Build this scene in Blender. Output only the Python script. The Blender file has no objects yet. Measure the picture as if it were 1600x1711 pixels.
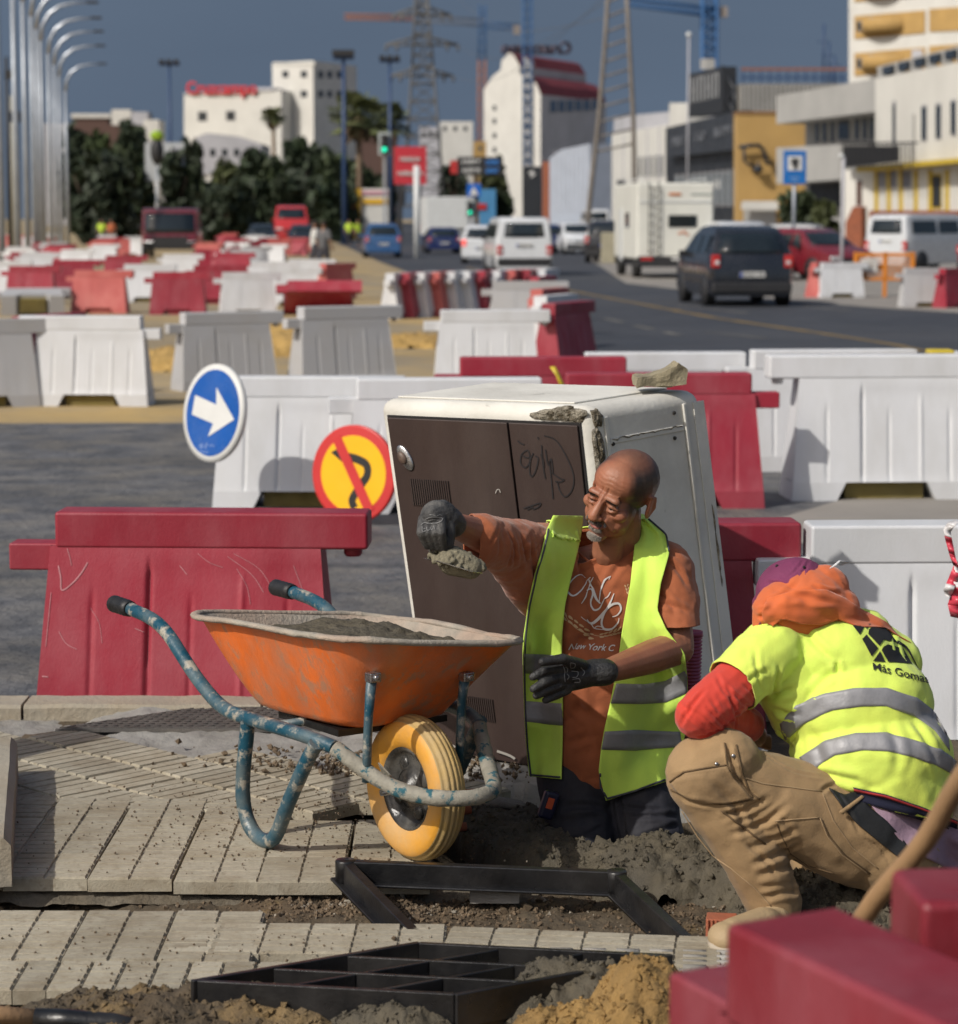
import bpy, bmesh, math, random
import numpy as np
from mathutils import Vector, Matrix, Euler, noise as mn
from mathutils.bvhtree import BVHTree
sc = bpy.context.scene
COL = sc.collection
R = math.radians
rnd = random.Random(7)
# ------------------------------------------------------------------ camera
FP = 4040.0; CZ = 1.80; PITCH = math.atan(490.5/FP)
cd = bpy.data.cameras.new('camera'); cam = bpy.data.objects.new('camera', cd); COL.objects.link(cam)
cam.location = (0, 0, CZ); cam.rotation_euler = (math.pi/2-PITCH, 0, 0)
cd.sensor_fit = 'VERTICAL'; cd.sensor_height = 36.0; cd.lens = FP/1711*36
cd.clip_start = 0.1; cd.clip_end = 6000
cd.dof.use_dof = True; cd.dof.focus_distance = 6.45; cd.dof.aperture_fstop = 5.0
sc.camera = cam
# ------------------------------------------------------------------ sky, sun, exposure
SUN_AZ = R(50); SUN_EL = R(40)      # direction in which the light travels, measured from +Y towards +X
w = bpy.data.worlds.new('World'); sc.world = w; w.use_nodes = True
nt = w.node_tree; nt.nodes.clear()
out = nt.nodes.new('ShaderNodeOutputWorld'); bg = nt.nodes.new('ShaderNodeBackground')
sky = nt.nodes.new('ShaderNodeTexSky'); sky.sky_type = 'NISHITA'; sky.sun_disc = False
sky.sun_elevation = SUN_EL; sky.sun_rotation = SUN_AZ+math.pi
sky.air_density = 1.0; sky.dust_density = 4.0
tc = nt.nodes.new('ShaderNodeTexCoord'); mp = nt.nodes.new('ShaderNodeMapping')
mp.inputs['Scale'].default_value = (1.2, 1.2, 4.0)
nz = nt.nodes.new('ShaderNodeTexNoise'); nz.inputs['Scale'].default_value = 2.2; nz.inputs['Detail'].default_value = 5
cr = nt.nodes.new('ShaderNodeValToRGB')
cr.color_ramp.elements[0].position = 0.3; cr.color_ramp.elements[0].color = (0.86, 1.20, 1.76, 1)
cr.color_ramp.elements[1].position = 0.75; cr.color_ramp.elements[1].color = (1.12, 1.52, 2.15, 1)
mx = nt.nodes.new('ShaderNodeMix'); mx.data_type = 'RGBA'; mx.inputs['Factor'].default_value = 0.90
nt.links.new(tc.outputs['Generated'], mp.inputs['Vector']); nt.links.new(mp.outputs[0], nz.inputs['Vector'])
nt.links.new(nz.outputs['Fac'], cr.inputs['Fac'])
# a slate storm bank fills the north (the view); towards the sun and overhead the sky opens up
dt = nt.nodes.new('ShaderNodeVectorMath'); dt.operation = 'DOT_PRODUCT'; dt.inputs[1].default_value = (0.10, 0.99, -0.05)
mr = nt.nodes.new('ShaderNodeMapRange'); mr.interpolation_type = 'SMOOTHSTEP'
mr.inputs['From Min'].default_value = -0.25; mr.inputs['From Max'].default_value = 0.85; mr.inputs['To Min'].default_value = 0.25; mr.inputs['To Max'].default_value = 0.97
nt.links.new(tc.outputs['Generated'], dt.inputs[0]); nt.links.new(dt.outputs['Value'], mr.inputs['Value']); nt.links.new(mr.outputs[0], mx.inputs['Factor'])
nt.links.new(sky.outputs[0], mx.inputs[6]); nt.links.new(cr.outputs[0], mx.inputs[7])
nt.links.new(mx.outputs[2], bg.inputs['Color']); bg.inputs['Strength'].default_value = 0.12
nt.links.new(bg.outputs[0], out.inputs['Surface'])
sl = bpy.data.lights.new('sun', 'SUN'); sl.energy = 3.7; sl.angle = R(0.55); sl.color = (1.0, 0.95, 0.87)
so = bpy.data.objects.new('sun', sl); COL.objects.link(so)
so.rotation_euler = (math.pi/2-SUN_EL, 0, -SUN_AZ)
sc.view_settings.view_transform = 'Standard'; sc.view_settings.look = 'None'
sc.view_settings.exposure = -0.14; sc.view_settings.gamma = 1.0; sc.view_settings.use_curve_mapping = False
sc.cycles.max_bounces = 6; sc.cycles.diffuse_bounces = 3; sc.cycles.glossy_bounces = 3
sc.cycles.use_denoising = True
# ------------------------------------------------------------------ pixel helpers (a photo pixel is turned into a point on a plane of the place)
cP, sP = math.cos(PITCH), math.sin(PITCH)
def ray(px, py):
    u = (px-800)/FP; v = (855.5-py)/FP
    return Vector((u, cP+v*sP, -sP+v*cP))
def P(px, py, Y):
    r = ray(px, py); t = Y/r.y
    return Vector((r.x*t, Y, CZ+r.z*t))
def G(px, py, z=0.0):
    r = ray(px, py); t = (z-CZ)/r.z
    return Vector((r.x*t, r.y*t, z))
def pxm(Y): return FP/(Y*cP)          # rough pixels per metre at distance Y
# ------------------------------------------------------------------ mesh builder
def V(*a): return Vector(a)
class MB:
    def __init__(s): s.v=[]; s.f=[]; s.m=[]; s.sm=[]
    def add(s, vs, fs, mi=0, smooth=False):
        o=len(s.v); s.v += [tuple(v) for v in vs]
        for f in fs: s.f.append(tuple(i+o for i in f)); s.m.append(mi); s.sm.append(smooth)
        return s
    def box(s, c, d, rot=None, mi=0, taper=(1,1)):
        c=Vector(c); vs=[]
        for z in (-.5,.5):
            for y in (-.5,.5):
                for x in (-.5,.5):
                    k = taper if z>0 else (1,1)
                    p=Vector((x*d[0]*k[0], y*d[1]*k[1], z*d[2]))
                    if rot is not None: p = rot @ p
                    vs.append(c+p)
        return s.add(vs, [(0,2,3,1),(4,5,7,6),(0,1,5,4),(2,6,7,3),(0,4,6,2),(1,3,7,5)], mi)
    def hexa(s, b, t, mi=0):   # 4 bottom, 4 top points counter-clockwise
        return s.add(list(b)+list(t), [(3,2,1,0),(4,5,6,7)]+[(i,(i+1)%4,(i+1)%4+4,i+4) for i in range(4)], mi)
    def prism(s, poly, a, b, mi=0, smooth=False):  # poly: list of 3D points, extruded from offset a to offset b (vectors)
        n=len(poly); a=Vector(a); b=Vector(b)
        vs=[Vector(p)+a for p in poly]+[Vector(p)+b for p in poly]
        s.add(vs, [tuple(range(n))[::-1], tuple(range(n,2*n))], mi)
        o=len(s.v)-2*n
        for i in range(n): s.f.append((o+i,o+(i+1)%n,o+n+(i+1)%n,o+n+i)); s.m.append(mi); s.sm.append(smooth)
        return s
    def tube(s, pts, rad, n=10, cap=True, mi=0, flat=1.0, closed=False):
        pts=[Vector(p) for p in pts]; N=len(pts)
        if not hasattr(rad,'__len__'): rad=[rad]*N
        vs=[]; up=None
        for i,p in enumerate(pts):
            if closed: t=(pts[(i+1)%N]-pts[i-1])
            else: t=(pts[min(i+1,N-1)]-pts[max(i-1,0)])
            t = t.normalized() if t.length>1e-9 else Vector((0,0,1))
            if up is None:
                up = Vector((0,0,1)) if abs(t.z)<.9 else Vector((1,0,0))
            x=t.cross(up)
            if x.length<1e-5: x=t.cross(Vector((0,1,0)))
            x.normalize(); y=x.cross(t).normalized(); up=y
            for k in range(n):
                a=2*math.pi*k/n
                vs.append(p+x*math.cos(a)*rad[i]+y*math.sin(a)*rad[i]*flat)
        fs=[]
        for i in range(N if closed else N-1):
            j=(i+1)%N
            for k in range(n):
                l=(k+1)%n
                fs.append((i*n+k,i*n+l,j*n+l,j*n+k))
        s.add(vs,fs,mi,True)
        if cap and not closed:
            o=len(s.v)-len(vs)
            s.f.append(tuple(o+k for k in range(n))[::-1]); s.m.append(mi); s.sm.append(False)
            s.f.append(tuple(o+(N-1)*n+k for k in range(n))); s.m.append(mi); s.sm.append(False)
        return s
    def lathe(s, prof, c, axis=(0,0,1), n=24, mi=0, smooth=True):   # prof: (radius, height)
        ax=Vector(axis).normalized(); q=Vector((0,0,1)).rotation_difference(ax); c=Vector(c)
        vs=[]
        for r,h in prof:
            for k in range(n):
                a=2*math.pi*k/n
                vs.append(c+q@Vector((r*math.cos(a),r*math.sin(a),h)))
        fs=[]
        for i in range(len(prof)-1):
            for k in range(n):
                l=(k+1)%n; fs.append((i*n+k,i*n+l,(i+1)*n+l,(i+1)*n+k))
        s.add(vs,fs,mi,smooth)
        return s
    def ell(s, c, r, rot=None, n=12, m=8, mi=0):
        c=Vector(c); vs=[]; fs=[]
        if not hasattr(r,'__len__'): r=(r,r,r)
        for i in range(1,m):
            th=math.pi*i/m
            for k in range(n):
                a=2*math.pi*k/n
                p=Vector((r[0]*math.sin(th)*math.cos(a), r[1]*math.sin(th)*math.sin(a), r[2]*math.cos(th)))
                if rot is not None: p=rot@p
                vs.append(c+p)
        for z in (1,-1):
            p=Vector((0,0,z*r[2])); 
            if rot is not None: p=rot@p
            vs.append(c+p)
        for i in range(m-2):
            for k in range(n):
                l=(k+1)%n; fs.append((i*n+k,(i+1)*n+k,(i+1)*n+l,i*n+l))
        T=len(vs)-2
        for k in range(n):
            l=(k+1)%n; fs.append((T,k,l)); fs.append((T+1,(m-2)*n+l,(m-2)*n+k))
        return s.add(vs,fs,mi,True)
    def cap(s, a, ra, b, rb, n=14, mi=0):   # rounded cone between two spheres
        a=Vector(a); b=Vector(b); d=b-a; L=d.length
        if L<1e-6: return s.ell(a,max(ra,rb))
        t=d/L; pts=[]; rr=[]
        for k in range(4,-1,-1):
            an=math.pi/2*k/4.0*.98; pts.append(a-t*ra*math.sin(an)); rr.append(max(ra*math.cos(an),1e-4))
        for k in range(1,4): pts.append(a+d*(k/4)); rr.append(ra+(rb-ra)*k/4)
        for k in range(0,5):
            an=math.pi/2*k/4.0*.98; pts.append(b+t*rb*math.sin(an)); rr.append(max(rb*math.cos(an),1e-4))
        return s.tube(pts, rr, n, True, mi)
    def grid(s, rows, mi=0, smooth=True, flip=False):
        h=len(rows); w_=len(rows[0]); vs=[p for r in rows for p in r]; fs=[]
        for i in range(h-1):
            for j in range(w_-1):
                q=(i*w_+j,i*w_+j+1,(i+1)*w_+j+1,(i+1)*w_+j)
                fs.append(q[::-1] if flip else q)
        return s.add(vs,fs,mi,smooth)
    def xf(s, M, start=0):
        s.v=s.v[:start]+[tuple(M@Vector(v)) for v in s.v[start:]]; return s
    def mesh(s, name, mats):
        me=bpy.data.meshes.new(name); me.from_pydata(s.v,[],s.f)
        for m in (mats if isinstance(mats,(list,tuple)) else [mats]): me.materials.append(m)
        me.polygons.foreach_set('material_index', s.m); me.polygons.foreach_set('use_smooth', s.sm)
        me.update(); return me
    def build(s, name, mats, parent=None, fix=True, bev=0, bseg=2):
        me=s.mesh(name,mats)
        if fix:
            b=bmesh.new(); b.from_mesh(me); bmesh.ops.recalc_face_normals(b, faces=b.faces); b.to_mesh(me); b.free()
        o=bpy.data.objects.new(name,me); COL.objects.link(o)
        if parent is not None: o.parent=parent
        if bev:
            md=o.modifiers.new('bevel','BEVEL'); md.width=bev; md.segments=bseg; md.limit_method='ANGLE'; md.angle_limit=R(35)
            for p in me.polygons: p.use_smooth=True
            md.harden_normals=True
        return o
def empty(name, loc=(0,0,0), rz=0.0):
    o=bpy.data.objects.new(name,None); COL.objects.link(o); o.location=loc; o.rotation_euler=(0,0,rz); o.empty_display_size=.1; return o
def tag(o, label=None, cat=None, group=None, kind=None):
    if label: o['label']=label
    if cat: o['category']=cat
    if group: o['group']=group
    if kind: o['kind']=kind
    return o
def kids(o): return [c for c in o.children]
def copy_tree(o, parent=None):
    c=o.copy(); COL.objects.link(c)
    if parent is not None: c.parent=parent
    for k in list(o.children): copy_tree(k, c)
    return c
# ------------------------------------------------------------------ materials
def _n(nt,t,**kw):
    n=nt.nodes.new(t)
    for k,v in kw.items(): setattr(n,k,v)
    return n
_M={}
def mat(name, col, rough=.6, var=.12, scale=6.0, bump=0.0, bscale=60.0, dirt=None, dirt_amt=.45, dirt_scale=3.0, metal=0.0, spec=.5, stretch=(1,1,1), detail=6, col2=None, c2_thr=.55, c2_scale=4.0, c2_soft=.06, coat=0, sheen=0, sss=0, rnd_amt=0.0, dist=.01):
    if name in _M: return _M[name]
    m=bpy.data.materials.new(name); m.use_nodes=True; nt=m.node_tree; nt.nodes.clear()
    o=_n(nt,'ShaderNodeOutputMaterial'); b=_n(nt,'ShaderNodeBsdfPrincipled'); nt.links.new(b.outputs[0],o.inputs[0])
    tc=_n(nt,'ShaderNodeTexCoord'); oi=_n(nt,'ShaderNodeObjectInfo')
    ad=_n(nt,'ShaderNodeVectorMath',operation='MULTIPLY_ADD')
    cb=_n(nt,'ShaderNodeCombineXYZ')
    for i in range(3): nt.links.new(oi.outputs['Random'],cb.inputs[i])
    nt.links.new(cb.outputs[0],ad.inputs[0]); ad.inputs[1].default_value=(37,53,71); nt.links.new(tc.outputs['Object'],ad.inputs[2])
    mp=_n(nt,'ShaderNodeMapping'); mp.inputs['Scale'].default_value=stretch; nt.links.new(ad.outputs[0],mp.inputs[0])
    vec=mp.outputs[0]
    def noise(s_,d=detail,r_=.55):
        n=_n(nt,'ShaderNodeTexNoise'); n.inputs['Scale'].default_value=s_; n.inputs['Detail'].default_value=d; n.inputs['Roughness'].default_value=r_
        nt.links.new(vec,n.inputs['Vector']); return n.outputs['Fac']
    def mix(f,a,b_,bt='MIX'):
        x=_n(nt,'ShaderNodeMix',data_type='RGBA',blend_type=bt)
        if hasattr(f,'links') or not isinstance(f,(int,float)): nt.links.new(f,x.inputs['Factor'])
        else: x.inputs['Factor'].default_value=f
        for s_,i in ((a,6),(b_,7)):
            if isinstance(s_,tuple): x.inputs[i].default_value=s_ if len(s_)==4 else (*s_,1)
            else: nt.links.new(s_,x.inputs[i])
        return x.outputs[2]
    def rng(f,a,b_,c,d):
        r=_n(nt,'ShaderNodeMapRange'); r.inputs['From Min'].default_value=a; r.inputs['From Max'].default_value=b_
        r.inputs['To Min'].default_value=c; r.inputs['To Max'].default_value=d; nt.links.new(f,r.inputs['Value']); return r.outputs[0]
    c=tuple(col)
    lo=tuple(max(0,x*(1-var)) for x in c); hi=tuple(min(1,x*(1+var)) for x in c)
    cc=mix(rng(noise(scale),.3,.7,0,1),lo,hi)
    if col2: cc=mix(rng(noise(c2_scale,8,.65),c2_thr-c2_soft,c2_thr+c2_soft,0,1),cc,tuple(col2))
    if dirt: cc=mix(rng(noise(dirt_scale,8,.62),.42,.72,0,dirt_amt),cc,tuple(dirt))
    if rnd_amt:
        rr=rng(oi.outputs['Random'],0,1,1-rnd_amt,1+rnd_amt); hs=_n(nt,'ShaderNodeHueSaturation'); nt.links.new(cc,hs.inputs['Color']); nt.links.new(rr,hs.inputs['Value']); cc=hs.outputs[0]
    nt.links.new(cc,b.inputs['Base Color'])
    nt.links.new(rng(noise(scale*2.3),.3,.7,max(.02,rough-.08),min(1,rough+.08)),b.inputs['Roughness'])
    b.inputs['Metallic'].default_value=metal; b.inputs['Specular IOR Level'].default_value=spec
    if coat: b.inputs['Coat Weight'].default_value=coat; b.inputs['Coat Roughness'].default_value=.08
    if sheen: b.inputs['Sheen Weight'].default_value=sheen
    if sss: b.inputs['Subsurface Weight'].default_value=sss; b.inputs['Subsurface Radius'].default_value=(.012,.005,.003); b.inputs['Subsurface Scale'].default_value=1.0
    if bump:
        bp=_n(nt,'ShaderNodeBump'); bp.inputs['Strength'].default_value=bump; bp.inputs['Distance'].default_value=dist
        nt.links.new(noise(bscale,8,.6),bp.inputs['Height']); nt.links.new(bp.outputs[0],b.inputs['Normal'])
    _M[name]=m; return m
def emis(name,col,st=1.0):
    if name in _M: return _M[name]
    m=bpy.data.materials.new(name); m.use_nodes=True; b=m.node_tree.nodes['Principled BSDF']
    b.inputs['Base Color'].default_value=(*col,1); b.inputs['Emission Color'].default_value=(*col,1); b.inputs['Emission Strength'].default_value=st
    _M[name]=m; return m
M_RED=mat('barrier_red',(.29,.018,.036),.48,.12,3,.14,120,dirt=(.36,.10,.12),dirt_amt=.5,dirt_scale=5,rnd_amt=.12,stretch=(1,1,.5))
M_REDD=mat('barrier_red_dusty',(.20,.014,.024),.5,.2,3,.2,90,dirt=(.27,.08,.10),dirt_amt=.7,dirt_scale=4,stretch=(1,1,.4))
M_REDF=mat('barrier_red_faded',(.46,.10,.09),.6,.10,3,.08,120,dirt=(.5,.2,.17),dirt_amt=.5,rnd_amt=.1)
M_WHT=mat('barrier_white',(.62,.63,.65),.5,.05,3,.10,120,dirt=(.42,.41,.38),dirt_amt=.35,dirt_scale=4,rnd_amt=.05,stretch=(1,1,.4))
M_GREY=mat('barrier_white_dusty_shaded',(.44,.44,.45),.6,.06,3,.08,120,dirt=(.34,.32,.29),dirt_amt=.5,rnd_amt=.06)  # greyer white; the shade on turned fronts is put into the colour
# ================================================================== the setting: ground, road, pavement
M_EARTH=mat('sandy_earth',(.30,.235,.14),.9,.25,.6,.5,3,dirt=(.20,.18,.15),dirt_amt=.7,dirt_scale=.25,col2=(.44,.30,.11),c2_thr=.55,c2_scale=.4,c2_soft=.1,dist=.05)
M_ASPH=mat('old_asphalt',(.105,.108,.118),.75,.40,6,1.0,22,dirt=(.22,.20,.17),dirt_amt=.75,dirt_scale=3,stretch=(.8,.8,1),spec=.4,col2=(.06,.062,.068),c2_thr=.56,c2_scale=1.5,c2_soft=.08,dist=.03)
M_ROAD=mat('dark_asphalt',(.042,.046,.056),.7,.18,.8,.4,30,dirt=(.075,.075,.08),dirt_amt=.6,dirt_scale=.15,spec=.4)
M_LINE=mat('faded_yellow_paint',(.26,.17,.05),.7,.2,2,dirt=(.06,.06,.06),dirt_amt=.8,dirt_scale=.8)
M_LINEW=mat('worn_white_paint',(.18,.17,.15),.7,.2,2,dirt=(.06,.06,.06),dirt_amt=.9,dirt_scale=1.2)
M_DUST=mat('dusty_concrete',(.26,.24,.215),.85,.15,.8,.3,14,dirt=(.17,.16,.145),dirt_amt=.6,dirt_scale=.7)
M_TILE=mat('paving_tile',(.365,.33,.255),.85,.10,60,.7,200,dirt=(.20,.155,.095),dirt_amt=.7,dirt_scale=6,rnd_amt=.14,col2=(.27,.235,.175),c2_thr=.60,c2_scale=45,c2_soft=.06,dist=.003)
M_KERB=mat('kerb_concrete',(.34,.31,.25),.85,.18,6,.6,40,dirt=(.22,.16,.09),dirt_amt=.7,dirt_scale=3,dist=.01)
M_CEM=mat('fresh_cement',(.27,.26,.24),.85,.15,5,.8,30,dirt=(.16,.145,.125),dirt_amt=.75,dirt_scale=4,dist=.01)
M_DIRT=mat('trench_dirt',(.075,.053,.031),.95,.35,12,1.0,60,col2=(.21,.14,.06),c2_thr=.6,c2_scale=4,c2_soft=.05,dirt=(.10,.085,.06),dirt_amt=.6,dirt_scale=5,dist=.01)
M_MORT=mat('wet_mortar',(.088,.074,.05),.8,.25,14,1.0,70,dirt=(.065,.06,.05),dirt_amt=.7,dirt_scale=6,dist=.008,spec=.4)
M_SAND=mat('yellow_sand',(.27,.165,.055),.95,.25,14,1.0,80,dirt=(.16,.10,.04),dirt_amt=.6,dirt_scale=9,dist=.008)
M_STONE=mat('gravel_stone',(.12,.085,.052),.9,.5,34,.4,60,col2=(.30,.27,.22),c2_thr=.60,c2_scale=26,c2_soft=.02)

def flat(name,pts,z,m,parent=None):
    b=MB(); b.add([(p[0],p[1],z) for p in pts],[tuple(range(len(pts)))]); o=b.build(name,m,parent,fix=False)
    me=o.data
    if me.polygons[0].normal.z<0: me.flip_normals()
    return o
b=MB()
xs=[-3000,-3.2,3.2,3000]; ys=[-60,1.2,8.32,5500]
for i in range(3):
    for j in range(3):
        if i==1 and j==1: continue
        b.add([(xs[i],ys[j],0),(xs[i+1],ys[j],0),(xs[i+1],ys[j+1],0),(xs[i],ys[j+1],0)],[(0,1,2,3)])
tag(b.build('ground',M_EARTH,fix=False),kind='structure')
tag(flat('old_asphalt',[(-14,8.33),(9,8.33),(9,13.2),(4.4,19.5),(2.2,21.5),(-14,21.0)],.004,M_ASPH),kind='structure')
tag(flat('dusty_pavement',[(1.2,13.3),(9,13.3),(12,20),(4.6,19.7)],.009,M_DUST),kind='structure')
def edge(pts): return [tuple(G(px,py)[:2]) for px,py in pts]
Lx=edge([(1000,660),(900,560),(800,500),(640,440),(560,405),(500,388),(470,378)])
Rx=edge([(1100,388),(960,400),(1050,462),(1360,495),(1600,520)])
road=[(9,20)]+[(Lx[0][0],20.)]+Lx+[(-14,1500),(60,1500)]+edge([(1010,385),(985,432),(1045,472),(1350,505),(1650,525)])+[(24,30)]
tag(flat('road',road,.006,M_ROAD),kind='structure')
tag(flat('parking_strip',edge([(1650,527),(1350,507),(1045,474),(985,434),(1010,386)])+[(80,1400),(260,1000),(40,42)],.012,M_DUST),kind='structure')
def stripe(name,pts,w,m,z=.012):
    rows=[]
    P_=[Vector((p[0],p[1],z)) for p in pts]
    for i,p in enumerate(P_):
        t=(P_[min(i+1,len(P_)-1)]-P_[max(i-1,0)]).normalized(); n=Vector((-t.y,t.x,0))*w/2; rows.append([p-n,p+n])
    o=MB().grid(rows).build(name,m,fix=False)
    if o.data.polygons[0].normal.z<0: o.data.flip_normals()
    return tag(o,kind='structure')
stripe('road_marking',edge([(1540,588),(1500,578),(1400,562),(1200,533),(1050,505),(940,484),(860,466),(780,448)]),.16,M_LINE)
for a,c in (((950,520),(985,527)),((1010,533),(1040,539)),((1060,545),(1090,551)),((1110,556),(1135,561))):
    stripe('road_marking',edge([a,c]),.14,M_LINEW)
for a,c in (((1130,512),(1250,524)),((1340,512),(1420,520)),((1080,478),(1130,484)),((1180,556),(1280,566))):
    stripe('road_marking',edge([a,c]),.12,M_LINEW)

# ---- dirt body under the pavement (trench, pit), a height field
def fbm(x,y,z=0,o=4): return mn.fractal(Vector((x,y,z)),1.0,2.0,o)
PIT=(.42,6.55)
def dirt_h(x,y):
    h=.092+.018*fbm(x*3,y*3)+.011*fbm(x*14,y*14,3)+.006*fbm(x*45,y*45,7)
    if y<5.05: h+= .01
    # pit where the man kneels
    d=math.hypot((x-.45)/.52,(y-6.62)/.36)
    h-= .26/(1+math.exp((d-1)*9))
    # dirt shoulders against the back tiles
    if 5.6<y<6.0 and x<.1: h+= .012*max(0,fbm(x*7,y*7,9))
    h-= .05*math.exp(-((x+1.08)/.25)**2-((y-5.83)/.14)**2)
    h-= .03*math.exp(-((x-.05)/.12)**2-((y-5.8)/.1)**2)
    return h
def heightfield(name,x0,x1,y0,y1,st,fn,m,smooth=True):
    nx=int((x1-x0)/st)+1; ny=int((y1-y0)/st)+1
    rows=[[(x0+(x1-x0)*i/(nx-1), y0+(y1-y0)*j/(ny-1), fn(x0+(x1-x0)*i/(nx-1), y0+(y1-y0)*j/(ny-1))) for i in range(nx)] for j in range(ny)]
    # skirt
    rows=[[(p[0],p[1],-.35) for p in rows[0]]]+rows+[[(p[0],p[1],-.35) for p in rows[-1]]]
    rows=[[(r[0][0],r[0][1],-.35)]+r+[(r[-1][0],r[-1][1],-.35)] for r in rows]
    return MB().grid(rows,smooth=smooth).build(name,m,fix=False)
tag(heightfield('trench_ground',-1.5,1.5,5.0,7.2,.0125,dirt_h,M_DIRT),kind='structure')
# coarse earth round it
def outer(name,x0,x1,y0,y1,z=.1):
    return tag(heightfield(name,x0,x1,y0,y1,.06,lambda x,y:z+.01*fbm(x*5,y*5),M_DIRT),kind='structure')
outer('earth_bank',-3.2,-1.5,1.2,8.30); outer('earth_bank',1.5,3.2,1.2,8.30); outer('earth_bank',-1.5,1.5,1.2,5.0,.095); outer('earth_bank',-1.5,1.5,7.2,8.30,.11)

# ---- gravel lying in the trench
def stone_mb(b,c,r,rr):
    # squashed rough octahedron-ish stone
    q=Euler((rr.random()*6,rr.random()*6,rr.random()*6)).to_matrix()
    vs=[(1,0,0),(-1,0,0),(0,1,0),(0,-1,0),(0,0,1),(0,0,-1),(.6,.6,.5),(-.6,.6,-.5),(.6,-.6,-.4),(-.6,-.6,.5)]
    vs=[Vector(c)+q@(Vector(v).normalized()*r*(.7+.5*rr.random())) for v in vs[:6]]
    b.add(vs,[(0,2,4),(2,1,4),(1,3,4),(3,0,4),(2,0,5),(1,2,5),(3,1,5),(0,3,5)],0,False)
b=MB(); rr=random.Random(3)
for i in range(5200):
    if i<3900:
        x=rr.uniform(-1.3,.65); y=rr.uniform(5.35,6.0); 
        if x<-.72 and y<5.6: continue
        if rr.random()>.35+.65*max(0,min(1,.5+1.3*fbm(x*2.5,y*2.5,5))): continue
    else: x=rr.gauss(-.2,.22); y=rr.gauss(5.86,.06)
    r=rr.choice([.003,.004,.004,.005,.006,.008])*(1.0 if rr.random()<.97 else 1.9)
    stone_mb(b,(x,y,dirt_h(x,y)+r*.3),r,rr)
tag(b.build('gravel',M_STONE,fix=False),kind='stuff')
# crumbs and pebbles lying on the paving
b=MB()
for i in range(1300):
    x=rr.gauss(-.45,.42); y=rr.gauss(6.45,.3)
    if i>1100: x=rr.uniform(-1.2,-.1); y=rr.uniform(5.1,5.55)
    if y<5.97 and y>5.5: continue
    if x<-1.3 or x>.2: continue
    r=rr.choice([.0018,.0022,.003,.004])*(1 if rr.random()<.96 else 2.0); stone_mb(b,(x,y,.151+r*.4),r,rr)
for i in range(700):
    x=rr.gauss(-.25,.28); y=7.02+.35*rr.random()-.2*(x+.2)
    r=rr.choice([.003,.004,.006,.008,.012]); stone_mb(b,(x,y,.15+r*.4),r,rr)
tag(b.build('loose_grit',M_STONE,fix=False),kind='stuff')

# ---- paving tiles
def tile_mesh(name,wx,wy,h=.036,grooves=5,along='x',cleft=True,chip=0,seed=0):
    """a tile with real grooves: built as pads standing on a slab"""
    b=MB(); r_=random.Random(seed)
    b.box((0,0,-h/2-.0025),(wx,wy,h-.005))
    # pads
    nx=2 if cleft else 1; g=.0048; gx=.007
    for i in range(nx):
        for j in range(grooves):
            pw=wx/nx-gx; ph=wy/grooves-g
            cx=-wx/2+wx/nx*(i+.5)+r_.uniform(-.0008,.0008); cy=-wy/2+wy/grooves*(j+.5)
            hz=.0062+r_.uniform(-.0012,.0008)
            b.box((cx,cy,-.0055+hz/2),(pw,ph,hz),taper=(.975,.90))
    me=b.mesh(name,M_TILE)
    return me
def lay(me,name,x,y,z,rz,parent,tilt=0):
    o=bpy.data.objects.new(name,me); COL.objects.link(o); o.location=(x,y,z); o.rotation_euler=(tilt*rnd.uniform(-1,1),tilt*rnd.uniform(-1,1),rz); o.parent=parent; return o
pav=tag(empty('pavement'),kind='structure')
TM=[tile_mesh('tile',.212,.385,grooves=9,cleft=True,seed=k) for k in range(3)]
T2=[tile_mesh('tile',.212,.225,grooves=5,cleft=True,seed=k+10) for k in range(3)]
T4=[tile_mesh('tile',.192,.192,grooves=4,cleft=False,seed=k+20) for k in range(3)]
T5=[tile_mesh('tile',.0712,.2,grooves=5,cleft=False,seed=k+30) for k in range(2)]
SL=-.022   # slight skew of the rows
for i in range(7):
    x=-1.31+.2155*i+.003*rnd.uniform(-1,1)
    y0=5.955+SL*(i)*.4-(.012 if i in(3,4) else 0)+rnd.uniform(-.004,.004)
    if i>5: continue
    for k,(me,d) in enumerate(((T2[i%3],.225),(TM[i%3],.385),(T2[(i+1)%3],.225))):
        if i>=5 and k==0 and False: continue
        yy=y0+sum((.231,.391,.231)[:k])+d/2
        if k==2 and i>3: continue
        lay(me,'tile',x,yy,.150+rnd.uniform(-.0015,.0015),rnd.uniform(-.009,.009),pav,.007)
# diagonal field behind
a45=R(45)
for i in range(-12,13):
    for j in range(-12,13):
        x=-.75+(i*.2-j*.2)*math.cos(a45); y=7.05+(i*.2+j*.2)*math.sin(a45)
        bound=6.76 if x>-.9 else 6.76
        if y<bound or x<-2.0 or x>.05-(y-6.8)*.35: continue
        if y>7.62-.40*max(0,(x+1.3)) : continue
        lay(T4[(i*5+j*3)%3],'tile',x,y,.1475+rnd.uniform(-.0015,.0015),a45,pav,.004)
for k in range(11):   # cut pieces that fill the saw-tooth along the straight band
    x=-1.45+.1415*k
    b=MB(); b.box((0,0,-.02),(.136,.10,.036)); o=b.build('tile',M_TILE,pav,fix=False); o.location=(x,6.805 if k>8 or k<9 else 6.81,.1455)
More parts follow.
